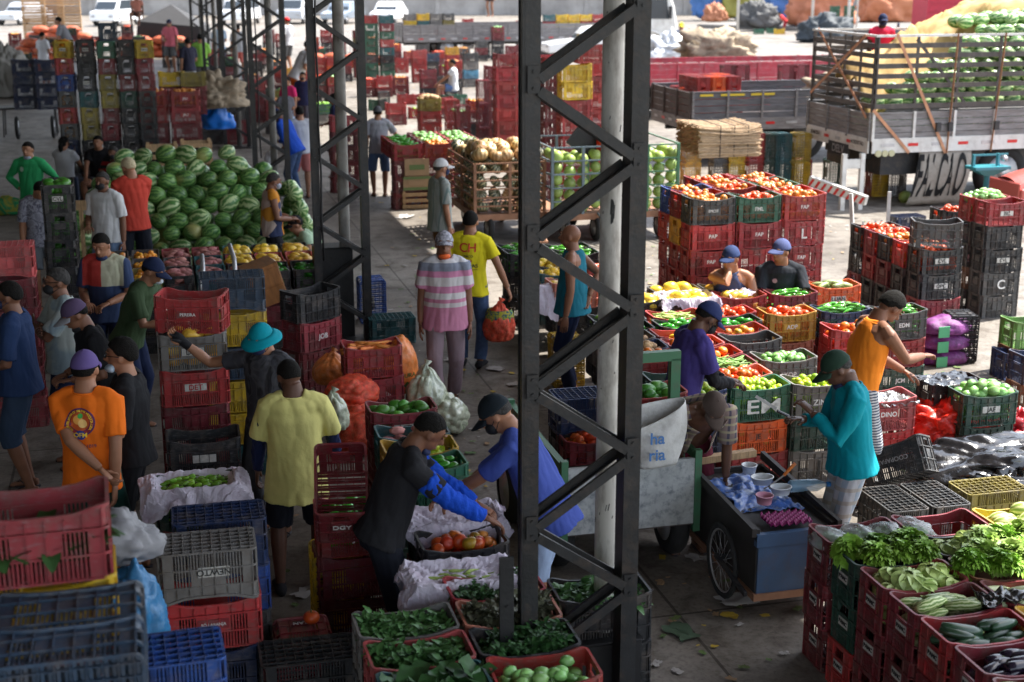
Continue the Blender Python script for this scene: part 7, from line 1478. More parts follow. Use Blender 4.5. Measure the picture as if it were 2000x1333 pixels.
b = MB().loft([(0, .04, .04, 0, 0), (.01, .045, .045, 0, 0), (.2, .045, .045, 0, 0), (.25, .02, .02, 0, 0), (.27, .015, .015, 0, 0)], M=Matrix.Rotation(R(90), 4, 'Y'), n=18); o = b.obj('water_bottle', mat('clear blue plastic', (.3, .5, .65), .1, alpha=.55), None, True); cb = MB().cyl((.27, 0, 0), (.30, 0, 0), .018, 12); cb.obj('bottle_cap', mat('blue cap', (.03, .25, .7), .4), o, True); o.location = onc(.58, .55, .72); o.rotation_euler = (0, 0, GA - .1); tag(o, 'clear water bottle with blue cap lying on the vendor cart', 'bottle')
def eggf(s, t): return Vector((s * .3, t * .18, .03 + .022 * math.sin(s * 6 * 2 * math.pi) * math.cos(t * 4 * 2 * math.pi)))
o = MB().grid(48, 30, eggf).obj('egg_tray', mat('magenta plastic', (.25, .015, .12), .5), None, True); o.location = onc(.12, .02, .64); o.rotation_euler = (0, 0, GA); o.modifiers.new('t', 'SOLIDIFY').thickness = .006; tag(o, 'magenta moulded egg tray at the front of the vendor cart', 'tray')
o = MB().tube([(0, 0, 0), (.1, 0, .07)], [.011, .013], 10).obj('orange_handled_knife', mat('orange handle', (.75, .2, .03), .5), None, True); MB().bar((0, 0, 0), (-.12, 0, -.05), .015, .003).obj('blade', M_METAL, o); o.location = onc(.56, .62, .78); o.rotation_euler = (0, 0, GA + .3); tag(o, 'orange handled knife leaning in the white tub', 'knife')
heap('teal_cup', 'light blue plastic bag hanging at the back corner of the vendor cart', 'bag', onc(-.26, 1.1, .45), (.05, .06, .12), mat('light blue plastic', (.1, .38, .5), .4), 3, .2)
# sack truck leaning on the dark stacks
b = MB(); b.bar((0, 0, 0), (-.1, .1, 1.35), .045, .045); b.bar((.42, 0, 0), (.46, .1, 1.35), .045, .045)
for z in (.15, .4, .65): b.bar((-.0, 0, z), (.43, 0, z), .03, .03)
for k in range(4): b.bar((.08 + .09 * k, .02, .4), (.08 + .09 * k, .06, .98), .018, .018)
b.box((.2, -.1, .02), (.4, .2, .02)); o = b.obj('hand_truck', M_WPAINT); wheel(o, (-.08, .05, .13), .13, .07, (1, 0, 0)); wheel(o, (.5, .05, .13), .13, .07, (1, 0, 0)); o.location = wpt(1684, 590); o.location.y += .4; o.rotation_euler = (0, 0, GA); tag(o, 'white tubular sack truck standing left of the dark tomato stacks', 'hand truck')
# teal scale and red machine
p_ = wpt(1922, 412); b = MB().cyl((0, 0, 0), (0, 0, .62), .05, 12); b.add([(-.3, -.15, .72), (.3, -.15, .72), (.3, .15, .72), (-.3, .15, .72), (-.08, -.06, .6), (.08, -.06, .6), (.08, .06, .6), (-.08, .06, .6)], [(0, 1, 2, 3), (4, 7, 6, 5), (0, 4, 5, 1), (1, 5, 6, 2), (2, 6, 7, 3), (3, 7, 4, 0)]); b.box((0, 0, .74), (.66, .34, .05)); b.box((-.28, 0, .86), (.04, .06, .2)).box((.18, 0, .86), (.04, .06, .22)).bar((-.28, 0, .95), (.36, 0, .95), .02, .03); o = b.obj('platform_scale', mat('teal enamel', (.03, .25, .3), .35)); MB().cyl((.3, -.03, .88), (.3, .03, .88), .05, 14).obj('scale_weight', M_METAL, o, True); o.location = p_; o.rotation_euler = (0, 0, GA); o.scale = (1.05,) * 3; tag(o, 'teal beam scale standing in front of the slatted truck', 'scale')
p_ = wpt(1958, 430); b = MB()
def hood(s, t): a = math.pi * t; return Vector((1.4 * s, -.5 * math.cos(a) * (1 - .12 * (1 - s)), .55 + .38 * math.sin(a) ** .8 - .18 * (1 - s) ** 3))
b.grid(14, 18, hood); b.box((.7, 0, .35), (1.4, .95, .5)); b.box((-.02, 0, .42), (.04, .9, .55)); o = b.obj('tractor', mat('salmon red paint', (.5, .1, .08), .3, coat=.3), None, False); gr = MB()
for k in range(7): gr.box((.25, -.49, .3 + .05 * k), (.3, .02, .022))
gr.obj('grille', M_CHAS, o); MB().cyl((.62, -.52, .42), (.62, -.47, .42), .05, 14).obj('lamp', M_METAL, o, True); o.location = p_; o.rotation_euler = (0, 0, GA); o.modifiers.new('b', 'BEVEL').width = .03; tag(o, 'salmon red engine hood with louvres at the right edge', 'machine')
# ---------------------------------------------------------------- bags and boxes
def onion_bag(name, label, cat, p, r, kind_m, seed, rz=0, neck=True, lumps=.05, n=64):
    rr = random.Random(seed); cs = [Vector((rr.gauss(0, 1), rr.gauss(0, 1), rr.gauss(0, 1))).normalized() for _ in range(150)]
    def f(q):
        m = max(q.dot(c) for c in cs); s = 1 + lumps * 2.4 * math.sqrt(max(0, 1 - (1 - m) / .022)) + .1 * noise.noise(q * 2 + Vector((seed, 0, 0)))
        q2 = q * s
        if neck and q.z > .3: k_ = 1 - .62 * ((q.z - .3) / .7) ** 1.2; q2 = Vector((q2.x * k_, q2.y * k_, q2.z * 1.08))
        if q2.z < -.6: q2.z = -.6 + (q2.z + .6) * .3
        return q2
    b = MB().ell((0, 0, 0), r, n, 44, None, f)
    if neck: b.tube([(0, 0, r[2] * .98), (.01, 0, r[2] * 1.15), (.03, .01, r[2] * 1.32)], [.035, .014, .04], 10)
    o = b.obj(name, kind_m, None, True); o.location = Vector(p) + Vector((0, 0, r[2] * .75)); o.rotation_euler = (0, 0, GA + R(rz)); tag(o, label, cat); return o
M_ONB = mat('red onion net', (.72, .07, .03), .5, nscale=22, var=.4, dirt=.6, dcol=(.8, .3, .14), bump=.5, bscale=160); M_CARB = mat('orange carrot plastic', (.75, .22, .05), .3, nscale=11, var=.25, dirt=.4, dcol=(.75, .5, .3), bump=.4, bscale=30); M_CABB = mat('white cabbage plastic', (.56, .6, .45), .2, nscale=13, var=.3, dirt=.7, dcol=(.1, .2, .08), bump=.7, bscale=14, spec=.8)
a = g(*at(694, 860, .0), 0)
onion_bag('onion_bag', 'big red net bag of onions slumped beside the aisle crates', 'bag', wpt(682, 880, .02) + Vector((0, .35, .32)), (.23, .18, .16), M_ONB, 1, neck=False)
onion_bag('onion_bag', 'second red net bag of onions under the slumped one', 'bag', wpt(700, 905, .0) + Vector((0, .3, 0)), (.24, .2, .24), M_ONB, 2, neck=False)
cb_ = onion_bag('carrot_bag', 'orange printed carrot bag marked CENOURA standing upright', 'bag', wpt(770, 880, .0) + Vector((0, .75, .3)), (.17, .13, .32), M_CARB, 3, lumps=.03, neck=False)
def on_bag(o, s, size, z, m, r):
    me = text_mesh(s, size).copy(); bv = BVHTree.FromPolygons([v.co for v in o.data.vertices], [tuple(p.vertices) for p in o.data.polygons])
    for v in me.vertices:
        h = bv.ray_cast(Vector((v.co.x, -1, z + v.co.y)), Vector((0, 1, 0))); v.co = Vector((v.co.x, (h[0].y if h[0] else -r) - .004, z + v.co.y))
    me.materials.clear(); me.materials.append(m); new('lettering', me, o)
on_bag(cb_, 'CENOURA', .058, -.02, col('bag green', (.02, .22, .06)), .13); on_bag(cb_, '◆ ◆', .08, -.12, col('bag green', (.02, .22, .06)), .13)
onion_bag('orange_bag', 'clear red bag of onions behind the carrot bag', 'bag', wpt(640, 850) + Vector((0, .5, .35)), (.18, .15, .17), M_CARB, 5)
onion_bag('cabbage_bag', 'knotted clear bag of pale vegetables between the man in yellow and the onions', 'bag', wpt(648, 920) + Vector((0, .2, .3)), (.13, .12, .19), M_CABB, 6, lumps=.06)
onion_bag('cabbage_bag', 'large clear bag of cabbage leaning right of the carrot bag', 'bag', wpt(832, 850) + Vector((0, .1, .12)), (.17, .15, .28), M_CABB, 7, lumps=.06)
onion_bag('cabbage_bag', 'clear bag of cucumbers lying low behind the mango crate', 'bag', wpt(868, 850) + Vector((0, .1, 0)), (.2, .2, .2), M_CABB, 8, lumps=.06, neck=False)
hb = onion_bag('onion_bag', 'red net bag of onions carried by the man in the yellow vest', 'bag', wpt(976, 716, 0) + Vector((0, -.05, .30)), (.16, .14, .23), M_ONB, 9, lumps=.05); MB().loft([(.06, .158, .138, 0, 0), (.14, .152, .132, 0, 0), (.19, .13, .115, 0, 0)], n=24, caps=False).obj('bag_label', patterned('bag label', [(.5, .45, .05), (.02, .03, .2), (.05, .25, .08), (.5, .45, .05)], 18), hb, True)
M_PURP = mat('purple net sack', (.2, .04, .2), .5, nscale=26, var=.4, bump=.4, bscale=120)
for k_ in range(3):
    o = heap('onion_sack', ['lowest', 'middle', 'uppermost'][k_] + ' purple onion sack of the three stacked by the sales block', 'sack', g(*at(1842, 706, 0), .17 * k_) , (.29, .2, .13), M_PURP, k_ + 2, .14, 2.2, n=44, k=26, fold=.3)
    MB().box((-.14, -.2, 0), (.13, .012, .12)).obj('sack_label', mat('green label', (.1, .42, .2), .5), o)
p_ = wpt(1858, 868) + Vector((0, 0, .1)); heap('red_bags', 'bright red crumpled mesh bags lying on the sunny floor', 'bag', p_, (.42, .28, .27), M_REDPL, 2, .45, 2, n=70, k=44, fold=.9); heap('red_bags', 'smaller dark red bag heap at the right edge', 'bag', wpt(1985, 850), (.25, .2, .16), mat('dark red plastic', (.35, .01, .02), .4), 3, .6, 2, fold=1)
heap('black_sheet', 'large shiny black plastic sheet heaped on the sunny floor', 'plastic sheet', wpt(1955, 938), (.74, .4, .24), M_BLACKPL, 5, .4, 1.3, rz=-8, n=90, k=50, fold=.7); heap('black_sheet', 'lower fold of black plastic at the right edge', 'plastic sheet', wpt(1985, 965), (.5, .25, .16), M_BLACKPL, 9, .6, 2, n=60, k=40, fold=1.2)
crumple('white_sheet', 'grey white plastic sheet spread on the floor before the black heap', 'plastic sheet', wpt(1835, 945, .03), .95, .4, M_WTARP, 4, .09, rz=-12)
def slat_box(v, u, z, L, D, H_, label, m=M_WOOD, rot=0):
    b = MB()
    for k in range(3):
        zz = H_ * (k + .5) / 3
        for yy in (0, D): b.box((L / 2, yy, zz), (L, .012, H_ * .2))
        for xx in (0, L): b.box((xx, D / 2, zz), (.012, D, H_ * .2))
    for xx in (.03, L - .03):
        for yy in (.02, D - .02): b.box((xx, yy, H_ / 2), (.05, .03, H_ + .02))
    for k in range(4): b.box((L / 2, D * (k + .5) / 4, .01), (L, D * .18, .012))
    o = b.obj('wooden_box', m); o.location = g(v, u, z); o.rotation_euler = (0, 0, GA + R(rot)); tag(o, label, 'box'); return o
for i, (px, py, z) in enumerate(((288, 330, 1.0), (356, 322, 1.0))):
    a_ = at(px, py, z); slat_box(a_[0], a_[1], z, .5, .4, .38, f'{["left", "right"][i]} pale slatted wooden box of dark produce above the watermelons'); heap('dark_produce', f'dark produce filling the {["left", "right"][i]} wooden box', 'produce', g(a_[0] + .25, a_[1] + .2, z + .02), (.2, .16, .2), mat('dark purple produce', (.02, .02, .03), .4), i, .2, 4)
    slat_box(a_[0], a_[1], z - .4, .5, .4, .38, f'wooden box supporting the {["left", "right"][i]} pale slatted box'); slat_box(a_[0], a_[1], z - .8, .5, .4, .38, f'lowest wooden box under the {["left", "right"][i]} pale slatted box')
a_ = at(787, 410, 0); slat_box(a_[0], a_[1], 0, .52, .4, .32, 'wooden box with blue liner below the cardboard boxes'); heap('blue_liner', 'blue plastic liner stuffed in the wooden box', 'liner', g(a_[0] + .26, a_[1] + .2, .03), (.2, .15, .16), mat('blue liner', (.05, .25, .4), .5), 4, .3)
for i, (z, w, h, m, lb) in enumerate(((.34, .5, .25, mat('green printed carton', (.2, .25, .1), .8), 'green banded cardboard box under the plain one'), (.6, .44, .3, M_CARD, 'plain tan cardboard box on top of the green banded one'))):
    o = MB().box((0, 0, h / 2), (w, .36, h)).obj('cardboard_box', M_CARD); o.location = g(a_[0] + .27, a_[1] + .2, z); o.rotation_euler = (0, 0, GA); tag(o, lb, 'box'); q = MB().box((0, -.183, h * .5), (w * .62, .004, h * .3)).obj('box_print', mat('box green print', (.15, .22, .08), .8) if i else mat('box tan', (.42, .28, .16), .8), o)
    if not i: MB().box((0, -.181, h - .03), (w, .004, .05)).box((0, -.181, .03), (w, .004, .05)).obj('box_band', mat('box green print', (.15, .22, .08), .8), o)
p_ = wpt(525, 700, 0) + Vector((0, .2, .62)); b = MB().box((0, 0, .22), (.36, .42, .44)); b.box((0, -.213, .3), (.34, .008, .2)).box((0, -.213, .09), (.34, .008, .18)); o = b.obj('wooden_cabinet', mat('varnished brown wood', (.28, .11, .03), .4, var=.3, nscale=3, stretch=(10, 2, 2))); o.modifiers.new('b', 'BEVEL').width = .006; o.location = p_; o.rotation_euler = (R(0), R(-16), R(24)); tag(o, 'varnished brown wooden box tilted behind the teal hat', 'box')
crate(p_.x * CG + p_.y * SG - .3, -p_.x * SG + p_.y * CG - .15, .31, 'dark red', 'dark red crate under the tilted wooden box'); crate(p_.x * CG + p_.y * SG - .3, -p_.x * SG + p_.y * CG - .15, .02, 'dark grey', 'dark grey crate lowest under the tilted wooden box')
heap('burlap_heap', 'big heap of tan burlap cloth left of the third column', 'cloth', g(*at(425, 232, .9), 1.15), (.62, .5, .5), M_BURLAP, 3, .45, 1.7, n=60, k=36, fold=1)
heap('blue_bag', 'bright blue plastic bag hanging below the burlap heap', 'bag', g(*at(425, 232, .9), .68), (.36, .2, .4), mat('bright blue plastic', (.01, .16, .6), .3, bump=.5, bscale=9), 4, .4)
bs(392, 282, 3, ['dark red', 'dark grey'], 'supporting the burlap heap'); bs(440, 282, 3, ['dark grey', 'wine red'], 'right below the burlap heap'); bs(482, 240, 4, ['red', 'dark red'], 'right of the burlap heap')
heap('shopping_bag', 'white shopping bag held by the man in royal blue', 'bag', wpt(531, 392) + Vector((0, .1, .62)), (.11, .09, .22), M_WTARP, 5, .3)
sackm = sph(.42, .28, .19, lumpy(2.2, .14), 18, 10); sackm.materials.append(mat('orange net', (.4, .075, .03), .7, nscale=7, var=.45, dirt=.5, dcol=(.6, .25, .1), bump=.6, bscale=14))
for i, (px, py, nx, nz_, lb) in enumerate(((70, 104, 4, 4, 'in the tall pile behind the crate wall'), (50, 138, 2, 4, 'beside the grey cloth at far left'), (250, 112, 4, 3, 'on the load beside the dark tent'), (600, 136, 4, 2, 'near the tangled white chairs'), (700, 128, 2, 1, 'low on the yard beside the second column'))):
    for r in range(nz_):
        for c in range(nx - (r > 2)):
            o = bpy.data.objects.new('onion_sack', sackm); COL.objects.link(o); o.location = wpt(px, py) + Vector((c * .78 + .3 * (r % 2) + rn.uniform(-.05, .05), rn.uniform(-.1, .1), .17 + .31 * r)); o.rotation_euler = (rn.uniform(-.1, .1), rn.uniform(-.1, .1), rn.uniform(-.3, .3)); tag(o, 'orange net sack ' + lb, 'sack', 'orange net sack ' + lb)
heap('grey_cloth', 'pale grey cloth cover at the far left edge', 'cloth', wpt(18, 190), (.65, .6, 1.15), mat('pale grey cloth', (.26, .25, .23), .9, bump=.6, bscale=4), 2, .3, fold=.9, n=60, k=40)
tn = MB(); tn.add([(-2.6, -2, 0), (2.6, -2, 0), (2.6, 2, 0), (-2.6, 2, 0), (-2.3, -1.9, 2.0), (2.2, -1.9, 1.7), (2.2, 1.9, 1.7), (-2.3, 1.9, 2.0), (-.2, 0, 2.9)], [(0, 1, 5, 4), (1, 2, 6, 5), (2, 3, 7, 6), (3, 0, 4, 7), (4, 5, 8), (5, 6, 8), (6, 7, 8), (7, 4, 8)]); o = tn.obj('dark_tent', mat('charcoal tarpaulin', (.03, .03, .033), .8, bump=.5, bscale=2)); o.location = wpt(345, 108); o.scale = (.62, .62, .8); tag(o, 'charcoal tarpaulin tent over goods before the grey wall', 'tent')
# market stalls on the raised pavement, far right
def tarps(px, py, r, c, lb, seed, z=.2): heap('tarpaulin_heap', lb, 'tarpaulin', wpt(px, py) + Vector((0, 0, z)), r, mat('tarp ' + str(c), c, .7, bump=.6, bscale=3), seed, .35, 2.4, n=60, k=36, fold=.9)
tarps(1600, 58, (2.2, 1.3, 2.1), (.45, .17, .09), 'orange brown tarpaulin heap by the white posts', 1); tarps(1735, 50, (2.2, 1.2, 2.0), (.45, .17, .08), 'orange tarpaulin heap behind the man in red', 2); tarps(1545, 44, (1.8, 1.2, 3.0), (.06, .14, .35), 'blue tarpaulin covering goods behind the bending man', 3); tarps(1612, 82, (1.5, .9, 1.0), (.035, .045, .055), 'dark grey tarpaulin at the kerb', 4, 0); tarps(1385, 40, (1.2, 1, 2.6), (.06, .16, .4), 'blue tarpaulin stall beside the lorry cab', 5); tarps(1440, 40, (1.6, 1, 2.4), (.3, .28, .06), 'olive yellow tarpaulin stall behind the railings', 6); tarps(1480, 60, (1.3, .8, 1.1), (.08, .08, .08), 'pile of dark goods under the olive stall', 7); tarps(1395, 48, (.8, .6, .8), (.4, .16, .08), 'small orange brown heap beside the lorry', 8)
for i, (px, py, c) in enumerate(((1475, 76, 'green'), (1500, 74, 'green'), (1515, 76, 'yellow'))): crate(*at(px, py, 0), .25, c, f'{c} crate at the kerb edge, {["left", "middle", "right"][i]} of three')
for i, px in enumerate((1622, 1650)):
    for j in range(5): crate(*at(px, 70, 0), .25 + .29 * j, 'green', f'bright green crate in the {["left", "right"][i]} stack behind the white post, level {["one", "two", "three", "four", "five"][j]}')
for i, px in enumerate((1440, 1585, 1655, 1790, 1672)):
    o = MB().cyl((0, 0, 0), (0, 0, 6), .09 if i < 4 else .05, 14).obj('stall_post', M_WPAINT, None, True); o.location = wpt(px, 62 if i != 2 else 78); tag(o, f'white round stall post, {["leftmost", "second", "third and thickest", "rightmost", "thin one beside the third"][i]}', 'post')
o = MB().box((0, 0, 1.6), (4.6, .1, 3.0)); [o.box((0, -.07, .3 + .42 * k), (4.6, .05, .03)) for k in range(7)]; o = o.obj('red_van_body', mat('red boards', (.4, .015, .04), .5, var=.15)); o.location = wpt(1885, 78); o.rotation_euler = (0, 0, R(4)); MB().box((0, 1.2, 1.6), (4.6, 2.3, 3.0)).obj('van_box', mat('red boards', (.4, .015, .04), .5), o); cabm = MB().ell((3.6, .8, 1.3), (1.5, 1.3, 1.9), 24, 14); cabm.obj('cab', mat('red cab paint', (.5, .01, .03), .25, coat=.6), o, True); tag(o, 'red box truck with ribbed sides behind the mustard tarpaulin', 'truck')
# metal chairs, office chair, table bits
b = MB()
for k in range(7):
    x = k * .35; b.tube([(x, 0, .45), (x, .45, .45), (x, .55, .95)], .02, 6); b.tube([(x + .25, 0, .45), (x + .25, .45, .45), (x + .25, .55, .95)], .02, 6); b.bar((x, 0, 0), (x, 0, .45), .03, .03); b.bar((x + .25, .45, 0), (x + .25, .45, .45), .03, .03); b.box((x + .12, .22, .46), (.28, .45, .02))
o = b.obj('stacked_chairs', M_WPAINT); o.location = wpt(612, 100); o.rotation_euler = (0, 0, R(-25)); tag(o, 'tangled white metal chairs on the sunny yard', 'chairs')
b = MB().box((0, 0, .45), (.46, .44, .08)); ch = empty('office_chair', wpt(142, 505), R(4)); tag(ch, 'dark blue padded office chair standing empty near the white polo', 'chair'); s_ = b.obj('seat', mat('blue upholstery', (.02, .03, .06), .9), ch); s_.modifiers.new('b', 'BEVEL').width = .03
q = MB().box((0, -.2, .95), (.44, .07, .6)).obj('backrest', mat('blue upholstery', (.02, .03, .06), .9), ch); bv = q.modifiers.new('b', 'BEVEL'); bv.width = .06; bv.segments = 4; MB().bar((0, 0, .06), (0, 0, .42), .05, .05).bar((-.28, 0, .05), (.28, 0, .05), .04, .04).bar((0, -.28, .05), (0, .28, .05), .04, .04).bar((0, -.2, .45), (0, -.22, .8), .05, .03).obj('chair_base', M_CHAS, ch)
heap('green_bag', 'green and yellow bag on the dark floor at the left edge', 'bag', wpt(16, 418), (.3, .2, .22), patterned('green bag', [(.02, .2, .08), (.3, .25, .03), (.02, .2, .08)], 2), 3, .2)
for i, (px, py) in enumerate(((50, 272), (100, 272))):
    pass
b = MB().box((0, 0, .75), (1.5, .7, .05)); 
for x in (-.6, .6):
    for y in (-.28, .28): b.bar((x, y, .73), (x * 1.05, y, .05), .03, .03)
o = b.obj('trolley_frame', M_CHAS); wheel(o, (-.3, -.3, .28), .28, .09, (1, 0, 0)); wheel(o, (.55, -.3, .28), .28, .09, (1, 0, 0)); o.location = wpt(62, 268); o.rotation_euler = (0, 0, GA); tag(o, 'dark wheeled trolley under the far dark crates at left', 'trolley')
for i, (x0, y0, x1, y1) in enumerate(((394, 498, 418, 540), (448, 478, 473, 530))):
    a_ = wpt(x0, y0, 1.35); b_ = wpt(x1, y1, 1.05); b_.y = a_.y - .35; o = MB().tube([a_, (a_ + b_) / 2 + Vector((.02, 0, .03)), b_], .025, 10).obj('cart_handle', M_METAL, None, True); tag(o, f'{["left", "right"][i]} grey tubular cart handle among the sweet potatoes', 'handle')
o = MB().bar((0, 0, 0), (.0, .02, .75), .04, .06).box((0, 0, .78), (.14, .04, .12)).obj('wooden_paddle', M_WOOD); o.location = wpt(166, 520, .55); tag(o, 'pale wooden paddle handle leaning on the black trolley stack', 'paddle')
# seat crates of the two men
crate(*( -1e-9 + 2.36 * CG + 15.0 * SG - .27, -2.36 * SG + 15.0 * CG - .3), .0, 'dark grey', 'crate serving as seat of the man resting his cheek', pose='down'); crate(*(2.92 * CG + 15.1 * SG - .2, -2.92 * SG + 15.1 * CG - .3), .0, 'dark grey', 'crate serving as seat of the man in black', pose='down')
# centre right of the aisle, behind the braces
k = S(at(1090, 785, 3 * CP), None, 3, ['dark blue', 'black', 'dark red'], 'upturned behind the nearest column'); k[0].matrix_world = Matrix.Translation((0, 0, CH)) @ k[0].matrix_world @ Matrix.Rotation(R(180), 4, 'X')
k = bs(1105, 1000, 2, ['dark red', 'dark red'], 'under the diagonal brace beside the white pipe', content='tomatoes'); fill(k[0], 'tomato', 'tomato in the crate beside the white pipe foot', 6, 3)
crate(*at(1083, 762, 0), 0, 'yellow', 'yellow crate on end in the dark behind the column', pose='end')
# ---------------------------------------------------------------- litter
rl = random.Random(11); M_SCRAP = mat('scrap paper', (.4, .38, .36), .9); M_LS = mat('wilted leaf', (.12, .17, .05), .7, hue=.04); M_PEEL = mat('yellow peel', (.5, .35, .04), .6)
def scrap(px, py, s, m, nm, lb, cat, grp=None, sd_=0):
    def fn(a, b_): q = Vector((a * 3 + sd_, b_ * 3, sd_ * 1.7)); return Vector(((a - .5) * s + .2 * s * noise.noise(q), (b_ - .5) * s * .6 + .2 * s * noise.noise(q + Vector((5, 5, 5))), .012 + .12 * s * abs(noise.noise(q * 1.6))))
    o = MB().grid(8, 6, fn).obj(nm, m, None, True); o.location = wpt(px, py); o.rotation_euler = (0, 0, sd_ * 1.3); tag(o, lb, cat, grp)
for i, (px, py, s, lb) in enumerate(((790, 425, .35, 'violet white crumpled paper on the aisle floor near the boxes'), (968, 722, .2, 'newspaper scrap on the floor right of the yellow vest'), (1005, 752, .16, 'small white scrap near the foot of the column stall'), (1355, 1092, .14, 'white paper scrap below the sandals of the bending man'), (1440, 1175, .3, 'torn newspaper under the vendor cart wheel'), (1488, 1168, .1, 'tiny white scrap in the sunny patch'), (890, 705, .22, 'white paper behind the man in striped polo'), (598, 1160, .2, 'translucent plastic sheet beside the yellow crate'), (790, 520, .1, 'lost white lid on the aisle floor'), (985, 640, .12, 'pale scrap beside the onion bag'))): scrap(px, py, s, M_SCRAP, 'paper_scrap', lb, 'paper', None, i + 1)
GL = 'small leaf or stalk scrap littering the market floor'
scrap(1330, 1238, .26, mat('wilted green', (.07, .12, .07), .7), 'wilted_leaf', 'long wilted grey green leaf on the shaded floor at right', 'leaf', None, 4); scrap(1425, 1205, .12, M_PEEL, 'fruit_peel', 'yellow peel on the shaded floor before the cart', 'peel', None, 2); scrap(1494, 1205, .07, M_PEEL, 'fruit_peel', 'small orange peel at the corner of the greens block', 'peel', None, 5); scrap(925, 950, .08, M_LS, 'leaf_scrap', 'bright green leaf scrap beside the JESUS crate', 'leaf', None, 7)
for i in range(330):
    px, py = rl.choice(((rl.uniform(1270, 1560), rl.uniform(1060, 1330)), (rl.uniform(900, 1010), rl.uniform(700, 1000)), (rl.uniform(480, 700), rl.uniform(1000, 1330)), (rl.uniform(700, 900), rl.uniform(380, 720)), (rl.uniform(1640, 1900), rl.uniform(700, 1000)), (rl.uniform(650, 900), rl.uniform(150, 300)), (rl.uniform(1230, 1320), rl.uniform(480, 640)), (rl.uniform(1620, 1700), rl.uniform(420, 560))))
    scrap(px, py, rl.uniform(.02, .09), rl.choice((M_LS, M_LS, M_SCRAP, M_PEEL, M_CARD)), 'leaf_scrap', GL, 'scrap', GL, i)
put('tomato', wpt(1862, 700, .04), (0, 0, 0), 1.2, 'single red tomato on the floor by the end standing black crate', 'floor tomato'); put('round melon', wpt(1768, 385, .1), (0, 0, 0), 1.3, 'lone round melon on the sunny ground before the mud flap', 'lone melon')

# ---------------------------------------------------------------- yard clutter: many small stacks between the column row and the far trucks
YC = [(702, 190, 2, 'red'), (722, 215, 1, 'green'), (760, 128, 3, 'red'), (790, 128, 2, 'faded red'), (815, 128, 3, 'dark grey'), (846, 128, 2, 'red'), (700, 150, 2, 'dark red'), (735, 190, 2, 'red'), (768, 186, 2, 'wine red'), (800, 232, 1, 'red'), (850, 232, 2, 'red'), (760, 96, 2, 'teal'), (895, 120, 2, 'dark grey'), (930, 120, 3, 'dark grey'), (860, 160, 2, 'wine red'),
      (612, 120, 2, 'green'), (640, 122, 1, 'red'), (500, 140, 3, 'red'), (525, 150, 2, 'dark grey'), (548, 165, 2, 'amber'), (505, 190, 2, 'dark red'), (535, 215, 2, 'olive'), (500, 235, 3, 'dark green'), (545, 245, 2, 'red'), (420, 120, 2, 'dark red'), (440, 135, 3, 'dark grey'), (400, 132, 2, 'wine red'), (300, 112, 3, 'dark green'), (330, 112, 2, 'teal'), (360, 120, 3, 'red'), (285, 104, 2, 'dark red'), (460, 215, 3, 'black'), (476, 180, 2, 'dark red'), (872, 190, 4, 'red'), (905, 95, 5, 'red'), (935, 112, 4, 'grey'), (962, 118, 5, 'wine red'), (990, 150, 4, 'dark red'), (1010, 100, 5, 'red'), (1075, 108, 3, 'red'), (1105, 118, 2, 'yellow'), (1165, 110, 3, 'red'), (600, 128, 4, 'red'), (628, 108, 4, 'red'), (652, 130, 4, 'wine red'), (515, 108, 4, 'dark red'), (540, 118, 4, 'red'), (572, 190, 3, 'red'), (520, 262, 3, 'wine red'), (556, 300, 2, 'yellow'), (606, 205, 3, 'dark grey'), (640, 205, 3, 'red'), (756, 245, 2, 'red'), (715, 128, 4, 'red'), (850, 110, 4, 'faded red'), (822, 190, 3, 'wine red'), (878, 262, 2, 'wine red'), (914, 264, 3, 'red'), (950, 266, 6, 'wine red'), (986, 268, 6, 'dark red'), (1016, 268, 6, 'red'), (60, 122, 4, 'dark grey'), (92, 130, 4, 'black'), (128, 122, 5, 'dark green'), (160, 130, 4, 'dark red'), (240, 116, 5, 'black'), (262, 126, 4, 'dark grey'), (318, 132, 5, 'dark red'), (346, 140, 4, 'dark green'), (378, 146, 4, 'dark red'), (404, 160, 4, 'red'), (436, 162, 3, 'dark green'), (20, 118, 4, 'dark red'), (486, 150, 4, 'dark grey'), (566, 230, 3, 'dark red'), (530, 186, 3, 'red'), (660, 160, 3, 'red'), (10, 180, 3, 'dark grey'), (36, 150, 3, 'dark green'), (215, 112, 4, 'dark grey'), (180, 108, 3, 'dark red')]
for i, (px, py, n, c) in enumerate(YC):
    k = bs(px, py, n, [c, 'dark red', 'black'], f'in a scattered yard stack, {i}'); n_p = len(PROD)
    for q in k: q['far'] = 1
    if i % 3 != 1 and py > 115: fill(k[0], ['tomato', 'chayote', 'orange', 'green tomato', 'lime'][i % 5], 'p', 5, 3, .04); PROD[n_p:] = [r[:6] + (2,) for r in PROD[n_p:]]
for i, (px, py) in enumerate(((40, 60), (78, 58), (112, 60))):
    a_ = at(px, py + 42, 0)
    for j in range(6): slat_box(a_[0], a_[1] + 3, .42 * j, 1.1, .8, .38, f'weathered wooden field box, {["left", "middle", "right"][i]} far pile, level {["one", "two", "three", "four", "five", "six"][j]}')
